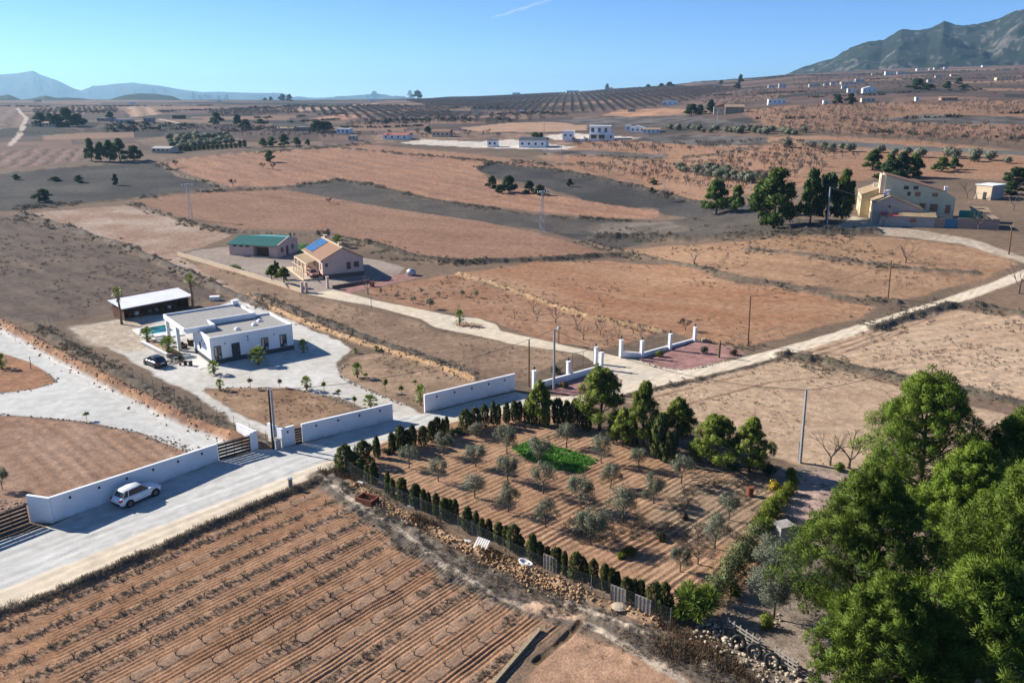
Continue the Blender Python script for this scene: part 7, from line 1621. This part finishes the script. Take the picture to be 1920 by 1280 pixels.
# ---------------------------------------------------------------- far houses
def far_house(px, wp, hp, label, body=M_WHITE, roof='flat', dark=False, ang=None, dep=.7, rm=None, name='far_house', cat='house', wins=3, lower=False):
    p = at(*px); p.z = zat(p.x, p.y); mpp = wpx(p, 1); W_ = wp * mpp; h = hpx(p, px[0], px[1] - hp)
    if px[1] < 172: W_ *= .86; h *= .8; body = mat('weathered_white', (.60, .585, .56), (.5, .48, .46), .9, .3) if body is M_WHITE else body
    h = max(h, 2.4); D_ = max(4.0, W_ * dep); ang = math.radians(-12) if ang is None else math.radians(ang)
    r = thing(name, label, cat, p, ang)
    wh = h if roof == 'flat' else h * .72
    m = MB(); m.b2((-W_ / 2, 0, -2), (W_ / 2, D_, wh)); m.build('wall', body, r)
    if roof == 'flat':
        m = MB(); m.b2((-W_ / 2 - .15, -.15, wh), (W_ / 2 + .15, D_ + .15, wh + .25)); m.build('roof', rm or body, r)
    else:
        m = MB(); rise = h - wh
        V = [(-W_ / 2 - .3, -.3, wh), (W_ / 2 + .3, -.3, wh), (W_ / 2 + .3, D_ + .3, wh), (-W_ / 2 - .3, D_ + .3, wh), (-W_ / 2 - .3, D_ / 2, h), (W_ / 2 + .3, D_ / 2, h)]
        if roof == 'front': V = [(-W_ / 2 - .3, -.3, wh), (W_ / 2 + .3, -.3, wh), (W_ / 2 + .3, D_ + .3, wh), (-W_ / 2 - .3, D_ + .3, wh), (0, -.3, h), (0, D_ + .3, h)]; F_ = [(0, 1, 4), (2, 3, 5), (1, 2, 5, 4), (3, 0, 4, 5), (3, 2, 1, 0)]
        else: F_ = [(0, 1, 5, 4), (2, 3, 4, 5), (3, 0, 4), (1, 2, 5), (3, 2, 1, 0)]
        m.add(V, F_); m.build('roof', rm or M_TILE, r)
    n = wins
    for k in range(n):
        x = -W_ / 2 + W_ * (k + .5) / n; ww = min(.55, W_ / n * .2); z0 = wh * .38
        m = MB(); m.b2((x - ww, -.05, z0), (x + ww, -.004, min(wh * .78, z0 + 1.1))); m.build('window', M_GLASS, r)
    return r, W_, D_, h
# two storey villa
p = at(1128, 262); p.z = zat(p.x, p.y); s = wpx(p, 1); r = thing('white_villa', 'white two-storey modern villa with dark terrace openings in the middle distance', 'house', p, math.radians(-8))
m = MB(); m.b2((-7, 0, -1), (6.9, 8, 3.4)); m.build('lower_wall', M_WHITE, r); m = MB(); m.b2((-7, .3, 3.42), (5, 8, 7.2)); m.build('upper_wall', M_WHITE, r)
m = MB(); m.b2((-7.2, -.6, 7.2), (5.2, 8.2, 7.6)); m.build('roof', M_WHITE, r); m = MB(); m.b2((-7.1, -2.2, 3.1), (2.5, -.02, 3.42)); m.build('balcony', M_WHITE, r)
for x in (-7, -2.3, 2.2):
    m = MB(); m.b2((x, -2.2, -.5), (x + .4, -1.8, 3.1)); m.build('porch_pillar', M_WHITE, r)
for x0, x1, z0, z1 in ((-6, -4.2, 4, 6.4), (-2.2, -.6, 4, 6.4), (1.4, 3, 4, 6.4)):
    m = MB(); m.b2((x0, .24, z0), (x1, .296, z1)); m.build('window', M_GLASS, r)
for x0, x1, z0, z1 in ((-6, -3, .2, 2.6), (-1.6, 1.6, .2, 2.6), (4.6, 5.6, .8, 2.2)):
    m = MB(); m.b2((x0, -.06, z0), (x1, -.004, z1)); m.build('window', M_GLASS, r)
r = thing('terrace_wall', 'white terrace wall below the two-storey villa', 'wall', at(1140, 265), math.radians(-8)); m = MB(); m.b2((-24, 0, -1), (5, .3, 1.2)); m.build('wall', M_WHITE, r)
D_ROOF = mat('dark_roof_sheet', (.05, .06, .07), (.07, .08, .09), .6, 1)
BR = mat('brown_stucco', (.33, .23, .16), (.26, .18, .13), .9, .4); PALE = mat('pale_stucco', (.55, .46, .37), (.48, .4, .32), .9, .4); REDT = mat('red_tiles', (.38, .12, .09), (.3, .1, .08), .85, 1)
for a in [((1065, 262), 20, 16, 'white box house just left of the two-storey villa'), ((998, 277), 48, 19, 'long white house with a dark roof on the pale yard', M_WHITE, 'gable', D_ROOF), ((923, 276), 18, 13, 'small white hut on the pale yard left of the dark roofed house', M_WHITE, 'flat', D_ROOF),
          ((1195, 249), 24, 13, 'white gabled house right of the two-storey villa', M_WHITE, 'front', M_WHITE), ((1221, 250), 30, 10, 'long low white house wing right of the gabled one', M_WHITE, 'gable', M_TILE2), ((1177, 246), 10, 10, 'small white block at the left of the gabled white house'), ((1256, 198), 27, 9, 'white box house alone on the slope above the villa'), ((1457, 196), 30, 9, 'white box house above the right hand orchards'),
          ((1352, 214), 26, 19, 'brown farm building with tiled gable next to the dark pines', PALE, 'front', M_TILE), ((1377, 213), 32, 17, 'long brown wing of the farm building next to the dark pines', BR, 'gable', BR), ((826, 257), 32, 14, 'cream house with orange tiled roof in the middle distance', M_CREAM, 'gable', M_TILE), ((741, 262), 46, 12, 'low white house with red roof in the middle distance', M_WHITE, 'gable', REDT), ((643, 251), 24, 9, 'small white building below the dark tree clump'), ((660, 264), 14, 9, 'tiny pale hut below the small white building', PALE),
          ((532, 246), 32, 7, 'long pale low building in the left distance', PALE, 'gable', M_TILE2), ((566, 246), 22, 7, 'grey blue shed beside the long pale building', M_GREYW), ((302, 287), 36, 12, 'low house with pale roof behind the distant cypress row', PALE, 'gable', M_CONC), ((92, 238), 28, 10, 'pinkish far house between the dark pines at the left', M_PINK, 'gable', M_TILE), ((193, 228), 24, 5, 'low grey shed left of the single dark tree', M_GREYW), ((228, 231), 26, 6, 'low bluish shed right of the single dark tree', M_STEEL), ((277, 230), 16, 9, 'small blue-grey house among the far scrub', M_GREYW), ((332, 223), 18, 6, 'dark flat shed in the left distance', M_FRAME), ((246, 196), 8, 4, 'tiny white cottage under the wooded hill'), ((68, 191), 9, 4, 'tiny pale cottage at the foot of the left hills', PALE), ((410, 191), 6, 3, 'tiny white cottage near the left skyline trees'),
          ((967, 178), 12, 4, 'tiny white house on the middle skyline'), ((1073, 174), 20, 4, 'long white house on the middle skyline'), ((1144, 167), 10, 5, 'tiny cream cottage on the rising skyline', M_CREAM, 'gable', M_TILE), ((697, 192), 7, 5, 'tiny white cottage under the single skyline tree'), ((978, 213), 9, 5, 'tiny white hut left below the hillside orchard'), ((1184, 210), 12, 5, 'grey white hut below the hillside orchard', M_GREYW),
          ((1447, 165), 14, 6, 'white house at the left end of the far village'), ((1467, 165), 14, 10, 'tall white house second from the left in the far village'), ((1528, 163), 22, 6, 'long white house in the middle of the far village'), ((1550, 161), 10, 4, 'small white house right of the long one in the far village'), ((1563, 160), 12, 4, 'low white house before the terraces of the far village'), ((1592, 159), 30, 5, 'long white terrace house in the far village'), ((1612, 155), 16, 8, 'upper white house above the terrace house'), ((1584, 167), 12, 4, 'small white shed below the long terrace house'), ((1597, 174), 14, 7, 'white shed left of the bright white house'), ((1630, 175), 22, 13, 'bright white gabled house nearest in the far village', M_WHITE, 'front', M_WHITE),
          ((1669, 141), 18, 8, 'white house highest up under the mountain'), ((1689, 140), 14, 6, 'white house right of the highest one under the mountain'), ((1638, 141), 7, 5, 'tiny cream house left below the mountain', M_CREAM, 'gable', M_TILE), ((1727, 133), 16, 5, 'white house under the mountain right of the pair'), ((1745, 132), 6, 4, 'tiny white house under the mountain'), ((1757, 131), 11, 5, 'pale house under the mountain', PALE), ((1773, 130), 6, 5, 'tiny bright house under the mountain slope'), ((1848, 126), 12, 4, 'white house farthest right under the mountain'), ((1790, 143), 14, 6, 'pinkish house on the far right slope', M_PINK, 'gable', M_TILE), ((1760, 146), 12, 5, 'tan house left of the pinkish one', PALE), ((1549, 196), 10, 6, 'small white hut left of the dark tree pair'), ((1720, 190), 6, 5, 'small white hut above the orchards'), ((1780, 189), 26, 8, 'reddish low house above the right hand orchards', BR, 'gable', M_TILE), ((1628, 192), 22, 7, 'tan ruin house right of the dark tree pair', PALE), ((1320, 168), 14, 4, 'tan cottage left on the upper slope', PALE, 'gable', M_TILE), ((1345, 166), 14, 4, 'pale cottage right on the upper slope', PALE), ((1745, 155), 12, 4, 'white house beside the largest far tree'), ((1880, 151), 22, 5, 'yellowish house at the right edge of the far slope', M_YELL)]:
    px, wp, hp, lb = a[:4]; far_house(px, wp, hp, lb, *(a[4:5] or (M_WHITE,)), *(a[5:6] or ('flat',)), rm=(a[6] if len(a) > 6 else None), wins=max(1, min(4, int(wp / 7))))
p = at(1012, 270); p.z = zat(p.x, p.y)
# ---------------------------------------------------------------- dry grass, weeds, stones
def tufts(P_, L, n, W_, m, name, label, cat, seed, up=1.1, spread=.6):
    nr = np.random.default_rng(seed); P_ = np.asarray(P_); k = np.repeat(np.arange(len(P_)), n)
    b = P_[k].copy(); Ls = np.broadcast_to(np.asarray(L, float), (len(P_),))[k]
    b[:, :2] += nr.normal(size=(len(k), 2)) * (Ls * .35)[:, None]
    d = nr.normal(size=(len(k), 3)) * spread; d[:, 2] = np.abs(d[:, 2]) + up
    V, F = blades(b, d, Ls * (.5 + .8 * nr.random(len(k))), np.broadcast_to(np.asarray(W_, float), (len(P_),))[k] * (.6 + .8 * nr.random(len(k))), nr, .01)
    o = link(name, np_mesh(name, V, F, m)); tag(o, label, cat, None, 'stuff'); return o
def ghs(X, Y): return np.array([gh(x, y) for x, y in zip(X, Y)])
def along(px, per_m, width, seed):
    nr = np.random.default_rng(seed); pl = pts2(px); out = []
    for a, b in zip(pl[:-1], pl[1:]):
        L_ = np.hypot(*(b - a)); n = int(L_ * per_m); t = nr.random(n)[:, None]; nv = np.array([-(b - a)[1], (b - a)[0]]) / max(L_, 1e-6)
        out.append(a + (b - a) * t + nv * (nr.normal(size=(n, 1)) * width * .5))
    return np.concatenate(out)
def pts3(Q, dz=0): return np.stack([Q[:, 0], Q[:, 1], ghs(Q[:, 0], Q[:, 1]) + dz], 1)
# weeds in the vine rows
nr = np.random.default_rng(5); Q = VROWS[nr.integers(0, len(VROWS), 6000)] + VDIR * nr.normal(size=(6000, 1)) * .8 + VN * nr.normal(size=(6000, 1)) * .22
kk = fbm(Q[:, 0] / 5, Q[:, 1] / 5, 77, 3); Q = Q[kk > .44]
tufts(pts3(Q, -.02), .15, 13, .022, mat('grey_weeds', (.27, .235, .18), (.17, .145, .11), .95, .5, rnd=.4, trans=.15), 'dry_weeds', 'dry weeds growing along the vine rows', 'weeds', 1, .7, .8)
SCR = mat('scrub_twigs', (.135, .115, .085), (.22, .18, .13), .95, 1.2, rnd=.45, trans=.2)
Q = along([(-90, 1188), (0, 1152), (120, 1108), (300, 1030), (440, 966), (545, 922), (600, 900)], 22, .75, 2)
tufts(pts3(Q, -.03), .34, 12, .035, SCR, 'verge_grass', 'dark dry grass strip between the road and the vineyard', 'grass', 2)
Q = np.concatenate([along([(600, 890), (660, 938), (740, 995), (830, 1060), (920, 1105), (1010, 1140), (1120, 1165), (1230, 1215), (1330, 1270), (1420, 1320)], 26, 2.2, 3), along([(640, 890), (720, 955), (800, 1005), (890, 1060), (990, 1105), (1090, 1145), (1200, 1190), (1300, 1235), (1400, 1290)], 26, 1.6, 4)])
kk = fbm(Q[:, 0] / 1.5, Q[:, 1] / 1.5, 78, 3); Q = Q[kk > .45]
tufts(pts3(Q, -.03), .22, 12, .026, M_GRASS, 'path_grass', 'dry grey grass on both sides of the dirt path', 'grass', 3, .8, .8)
Q = np.concatenate([along([(1230, 1215), (1290, 1225), (1350, 1245), (1420, 1285)], 22, 1.5, 5), along([(1230, 1170), (1290, 1195), (1350, 1225)], 14, 1.0, 6), along([(770, 975), (820, 990)], 20, .8, 7), along([(905, 1040), (960, 1060)], 16, .6, 8), along([(600, 885), (640, 880), (660, 905)], 16, .9, 9)])
tufts(pts3(Q, -.03), .5, 16, .03, mat('russet_grass', (.17, .105, .055), (.12, .085, .05), .95, 1, rnd=.4), 'russet_brush', 'russet dry brush on the bank in front of the yucca', 'brush', 4)
# scrub on the field edges farther away
edges = [([(-60, 398), (0, 393), (120, 385), (240, 373), (350, 362), (520, 353), (640, 338)], 2.0, 2.4), ([(640, 338), (690, 345), (760, 364), (840, 381), (1000, 404), (1180, 414)], 2.0, 2.2), ([(640, 278), (700, 284), (800, 293), (920, 303)], 1.5, 2.6), ([(896, 318), (920, 305), (990, 314), (1080, 325), (1200, 351), (1280, 374)], 1.8, 3.0), ([(960, 303), (1030, 311), (1100, 308)], 2, 4),
         ([(297, 306), (340, 330), (427, 351)], 1.6, 2), ([(40, 402), (140, 432), (240, 465), (330, 505), (440, 555), (500, 578)], 3, 2.4), ([(240, 378), (300, 402), (370, 424), (440, 436), (520, 438), (620, 445), (690, 458)], 2.5, 1.8), ([(690, 456), (760, 478), (850, 494), (1000, 489), (1130, 481), (1180, 480)], 4, 3), ([(1120, 446), (1200, 444), (1300, 450), (1450, 441), (1560, 436), (1640, 436)], 4, 4), ([(1090, 452), (1150, 470), (1250, 492), (1400, 526), (1560, 558), (1680, 567)], 3, 2),
         ([(1470, 668), (1540, 676), (1600, 692), (1700, 716), (1800, 732), (1960, 770)], 6, 2.6), ([(1640, 616), (1720, 590), (1790, 572), (1860, 578), (1960, 600)], 6, 3), ([(1170, 744), (1290, 716), (1400, 689), (1480, 668)], 4, .9), ([(60, 606), (140, 655), (250, 715), (350, 768), (440, 806), (500, 832)], 7, 1.6), ([(480, 552), (560, 585), (690, 632), (790, 668), (890, 700)], 5, 1.2), ([(480, 287), (560, 281), (640, 274), (690, 270)], 1.6, 3), ([(1020, 290), (1130, 294), (1230, 300), (1330, 292), (1400, 280), (1480, 262)], 1.6, 4), ([(1400, 470), (1560, 486), (1700, 505), (1830, 513)], 2.5, 1.8), ([(1310, 640), (1400, 655), (1420, 645)], 4, 1.6), ([(862, 515), (930, 534), (1000, 560), (1100, 594), (1240, 622)], 2, 1.6), ([(1100, 440), (1200, 425), (1330, 415), (1500, 420)], 1.2, 8), ([(1500, 690), (1560, 700)], 9, 3), ([(560, 470), (620, 452), (690, 470), (760, 490)], 3, 2.4)]
Q = np.concatenate([along(px, d * 1.3, w_ * 1.25, 20 + k) for k, (px, d, w_) in enumerate(edges)]); Q = Q[fbm(Q[:, 0] / 7, Q[:, 1] / 7, 88, 3) > .5]
P3 = pts3(Q, -.05); dist = np.hypot(Q[:, 0], Q[:, 1]); nr = np.random.default_rng(9)
tufts(P3, np.clip(dist / 340, .22, .8) * (.5 + .8 * nr.random(len(Q))), 16, np.clip(dist / 1700, .04, .2), SCR, 'field_edge_scrub', 'dark scrub along the field edges and banks', 'scrub', 5, .8, .8)
print('scrub', len(Q))
far_lines = [([(60, 236), (180, 234), (300, 236), (450, 238)], 1.0, 14), ([(40, 250), (150, 246), (300, 246)], .8, 8), ([(190, 244), (300, 242), (370, 238)], 1.4, 16), ([(440, 206), (560, 200), (700, 203)], .6, 6), ([(660, 233), (760, 230), (850, 228), (950, 228)], 1.2, 10), ([(840, 205), (900, 204), (960, 206)], 1, 8), ([(480, 222), (560, 219), (650, 213)], .7, 6), ([(0, 200), (200, 200), (400, 198)], .6, 10), ([(300, 210), (400, 205), (480, 203)], .6, 8), ([(50, 212), (220, 210)], .6, 6), ([(930, 218), (1000, 214), (1060, 216)], .8, 6), ([(1300, 180), (1420, 176), (1560, 172)], .5, 8), ([(1500, 184), (1660, 178), (1920, 165)], .5, 8), ([(1600, 150), (1760, 150), (1920, 146)], .5, 10), ([(1440, 146), (1560, 142), (1700, 136), (1920, 130)], .6, 16), ([(1220, 160), (1320, 153), (1440, 146), (1490, 141)], .5, 6), ([(1100, 172), (1200, 164)], .3, 5), ([(360, 250), (440, 246), (520, 240)], .6, 7), ([(480, 232), (640, 224)], .5, 5), ([(1380, 240), (1560, 244), (1760, 254), (1920, 262)], .5, 3), ([(1420, 224), (1640, 226), (1920, 212)], .5, 4), ([(560, 236), (700, 240), (800, 236)], .7, 6)]
Q = np.concatenate([along(px, d * 1.2, w_, 120 + k) for k, (px, d, w_) in enumerate(far_lines)]); Q = Q[fbm(Q[:, 0] / 25, Q[:, 1] / 25, 89, 3) > .46]
nr = np.random.default_rng(19); print('far scrub', len(Q))
tufts(pts3(Q, -.1), .9 + 1.3 * nr.random(len(Q)), 16, .5, mat('far_scrub', (.045, .048, .034), (.085, .072, .055), .95, .2, rnd=.4), 'distant_hedgerows', 'dark scrub lines along the distant terraces', 'scrub', 15, .8, .8)
# weeds scattered over the fallow ground and in the olive plot
def scatter(px, n, seed, thr=.5, sc=6):
    nr = np.random.default_rng(seed); pl = pts2(px); lo, hi = pl.min(0), pl.max(0); q = lo + (hi - lo) * nr.random((n, 2)); q = q[inside(pl, q[:, 0], q[:, 1])]
    return q[fbm(q[:, 0] / sc, q[:, 1] / sc, seed, 3) > thr]
Q = np.concatenate([scatter([(340, 482), (575, 553), (770, 596), (960, 644), (1080, 664), (990, 716), (790, 672), (560, 592)], 2200, 1, .48), scatter([(40, 406), (200, 458), (440, 560), (215, 585), (60, 606), (-60, 560), (-60, 410)], 2600, 2, .5, 8), scatter([(1165, 748), (1330, 704), (1470, 672), (1700, 726), (1920, 785), (1900, 900), (1500, 872), (1300, 792)], 1500, 3, .5), scatter([(1490, 655), (1700, 590), (1800, 582), (1920, 600), (1920, 748), (1660, 694)], 1500, 4, .5), scatter([(860, 512), (1140, 488), (1400, 528), (1650, 576), (1400, 648), (1100, 592)], 1400, 5, .55), scatter([(690, 545), (850, 515), (1240, 622), (1120, 655), (870, 590)], 900, 6, .5), scatter([(655, 672), (760, 668), (930, 718), (800, 762), (680, 726)], 500, 7, .48), scatter([(380, 732), (540, 728), (662, 766), (530, 803)], 400, 8, .5), scatter([(1150, 468), (1520, 442), (1880, 478), (1690, 562), (1250, 492)], 1500, 9, .52, 8)])
P3 = pts3(Q, -.02); dist = np.hypot(Q[:, 0], Q[:, 1])
tufts(P3, np.clip(dist / 420, .16, .45), 9, np.clip(dist / 2400, .03, .1), M_GRASS, 'fallow_weeds', 'sparse dry weeds scattered over the fallow fields', 'weeds', 6, .5, .9)
Q = np.concatenate([scatter([(1120, 985), (1200, 960), (1300, 905), (1400, 895), (1440, 960), (1330, 1050), (1200, 1030), (1130, 1010)], 1600, 11, .46, 2.5), scatter([(1040, 975), (1140, 965), (1160, 1010), (1090, 1020)], 500, 12, .42, 2)])
tufts(pts3(Q, -.02), .3, 14, .03, SCR, 'plot_weeds', 'dark dry weeds among the olives at the right of the plot', 'weeds', 7, .7, .9)
Q = scatter([(1440, 885), (1530, 880), (1660, 905), (1560, 960), (1500, 1040), (1470, 1200), (1560, 1280), (1420, 1260), (1350, 1180), (1410, 1100)], 2500, 13, .5, 2.5)
tufts(pts3(Q, -.02), .22, 10, .03, M_GRASS, 'yard_grass', 'thin dry grass under the olives and pines of the yard', 'grass', 8, .6, .9)
Q = scatter([(960, 838), (1000, 826), (1060, 842), (1118, 862), (1090, 886), (1040, 880), (985, 858)], 1150, 14, 0)
tufts(pts3(Q), .26, 12, .10, M_LETT, 'lettuce_plants', 'bright green vegetable plants in the small bed', 'vegetables', 9, .5, .9)
# stones
def stones(Q, smin, smax, m, name, label, seed, lift=.3, piles=0.0):
    nr = np.random.default_rng(seed); bm = bmesh.new(); bmesh.ops.create_icosphere(bm, subdivisions=1, radius=1.0); V0 = np.array([v.co[:] for v in bm.verts]); F0 = np.array([[v.index for v in f.verts] for f in bm.faces]); bm.free()
    n = len(Q); s = smin + (smax - smin) * nr.random(n) ** 2; P3 = pts3(Q); P3[:, 2] += s * lift + piles * nr.random(n) ** 2
    V = V0[None] * (.75 + .5 * nr.random((n, len(V0), 1))) * s[:, None, None] * (np.array((1, 1, .7)) * (.7 + .6 * nr.random((n, 1, 3)))); a = nr.random(n) * 6.28; c, sn = np.cos(a)[:, None], np.sin(a)[:, None]
    V = np.stack([V[:, :, 0] * c - V[:, :, 1] * sn, V[:, :, 0] * sn + V[:, :, 1] * c, V[:, :, 2]], 2) + P3[:, None, :]
    F = F0[None] + (np.arange(n) * len(V0))[:, None, None]
    o = link(name, np_mesh(name, V.reshape(-1, 3), F.reshape(-1, 3), m)); tag(o, label, 'stones', None, 'stuff')
Q = np.concatenate([along([(660, 912), (720, 950), (800, 992), (880, 1032)], 30, .8, 31), along([(880, 1030), (960, 1066), (1040, 1100), (1100, 1120)], 50, 1.2, 32), along([(920, 1048), (990, 1082), (1060, 1110)], 44, 1.0, 33), along([(1100, 1120), (1180, 1148), (1250, 1176)], 16, .7, 34)])
stones(Q, .03, .15, M_STONE, 'stone_heap', 'long heap of orange field stones in front of the fence', 1, .3, .25)
Q = np.concatenate([along([(1310, 1172), (1350, 1195), (1400, 1225), (1460, 1260), (1500, 1285)], 44, 1.5, 36), along([(1330, 1165), (1380, 1200)], 30, 1.2, 37)])
stones(Q, .05, .20, M_STONEG, 'rubble_bank', 'rubble and pale stones on the bank with the tyres', 2, .3, .3)
Q = np.concatenate([along([(0, 606), (60, 640), (150, 690), (250, 742), (350, 792), (440, 826)], 9, 1.8, 38), along([(470, 560), (560, 600), (660, 638), (760, 668), (860, 700), (890, 712)], 8, 1.4, 39), along([(862, 515), (930, 534), (1000, 560), (1100, 594), (1240, 622)], 5, 1.2, 40), along([(240, 378), (300, 402), (370, 424), (440, 436), (560, 440)], 3, 1.2, 42)])
stones(Q, .05, .2, M_STONE, 'bank_stones', 'loose orange stones on the earth banks', 3)
ring = [(1440 + 14 * math.cos(a) + 10, 1160 + 10 * math.sin(a)) for a in np.linspace(0, 6.28, 18)]
Q = np.concatenate([along([(1190, 672), (1230, 688), (1285, 694), (1335, 684), (1405, 664)], 6, .2, 43), along([(1150, 712), (1166, 712), (1150, 728), (1090, 740)], 6, .2, 44), along([(658, 676), (640, 690), (634, 700), (648, 712), (690, 734), (760, 760)], 5, .3, 45), along([(380, 731), (440, 726), (540, 727), (600, 739), (640, 756)], 4, .25, 46), along(ring, 6, .15, 47), along([(610, 742), (650, 756)], 7, .8, 48), along([(0, 776), (150, 790), (262, 812), (330, 832)], 3, .3, 49), along([(278, 818), (320, 830), (355, 845)], 12, .9, 50), along([(850, 606), (868, 603), (905, 609), (900, 616), (860, 614), (850, 606)], 3, .3, 51), along([(0, 738), (60, 730), (108, 716), (92, 700)], 6, .5, 52), along([(0, 940), (40, 950)], 10, .8, 53)])
stones(Q, .06, .16, M_STONEG, 'edging_stones', 'pale stones edging the beds and drives', 4)

# ---------------------------------------------------------------- faint contrail, far beyond the air of the valley
def contrail():
    def pt(x, y, d): a = pix_dir(x, y); k = d / math.hypot(a[0], a[1]); return Vector((a[0] * k, a[1] * k, CAM_H + a[2] * k))
    A, B = pt(922, 34, 16000), pt(1075, -14, 16000); m = MB()
    pts = [A.lerp(B, t / 16) + Vector((0, 0, 10 * math.sin(t * 1.7))) - A for t in range(17)]
    m.tube(pts, [6 + 34 * math.sin(math.pi * min(1, .08 + t / 17)) * (.7 + .3 * math.sin(t * 2.3)) for t in range(17)], 10)
    mt = bpy.data.materials.new('thin_ice_cloud'); mt.use_nodes = True; t = mt.node_tree; N = t.nodes; L = t.links
    tr = N.new('ShaderNodeBsdfTransparent'); df = N.new('ShaderNodeBsdfTranslucent'); df.inputs[0].default_value = (.9, .9, .9, 1); ms = N.new('ShaderNodeMixShader'); lw = N.new('ShaderNodeLayerWeight'); lw.inputs[0].default_value = .5
    mr = N.new('ShaderNodeMapRange'); mr.inputs['From Min'].default_value = 0; mr.inputs['From Max'].default_value = 1; mr.inputs['To Min'].default_value = .10; mr.inputs['To Max'].default_value = 0
    L.new(lw.outputs['Facing'], mr.inputs['Value']); L.new(mr.outputs[0], ms.inputs[0]); L.new(tr.outputs[0], ms.inputs[1]); L.new(df.outputs[0], ms.inputs[2]); L.new(ms.outputs[0], N['Material Output'].inputs['Surface'])
    o = m.build('contrail', mt, None, A, smooth_=True); tag(o, 'faint white contrail high in the blue sky', 'contrail', None, 'stuff')
contrail()
# ---------------------------------------------------------------- the air
def haze():
    bm = bmesh.new(); bmesh.ops.create_cube(bm, size=1.0)
    me = bpy.data.meshes.new('haze'); bm.to_mesh(me); bm.free()
    lo = float(gz.min()) - 1; hi = max(float(gz.max()), CAM_H) + 8
    o = bpy.data.objects.new('haze', me); o.scale = (25000, 25000, hi - lo); o.location = (0, 0, (hi + lo) / 2)
    m = bpy.data.materials.new('haze'); m.use_nodes = True
    t = m.node_tree; t.nodes.clear()
    v = t.nodes.new('ShaderNodeVolumePrincipled'); ou = t.nodes.new('ShaderNodeOutputMaterial')
    v.inputs['Color'].default_value = (.40, .72, 1, 1); v.inputs['Density'].default_value = HAZE; v.inputs['Anisotropy'].default_value = .3
    t.links.new(v.outputs[0], ou.inputs['Volume'])
    me.materials.append(m); o['kind'] = 'stuff'; C.objects.link(o)
HAZE = 0.00009
haze()
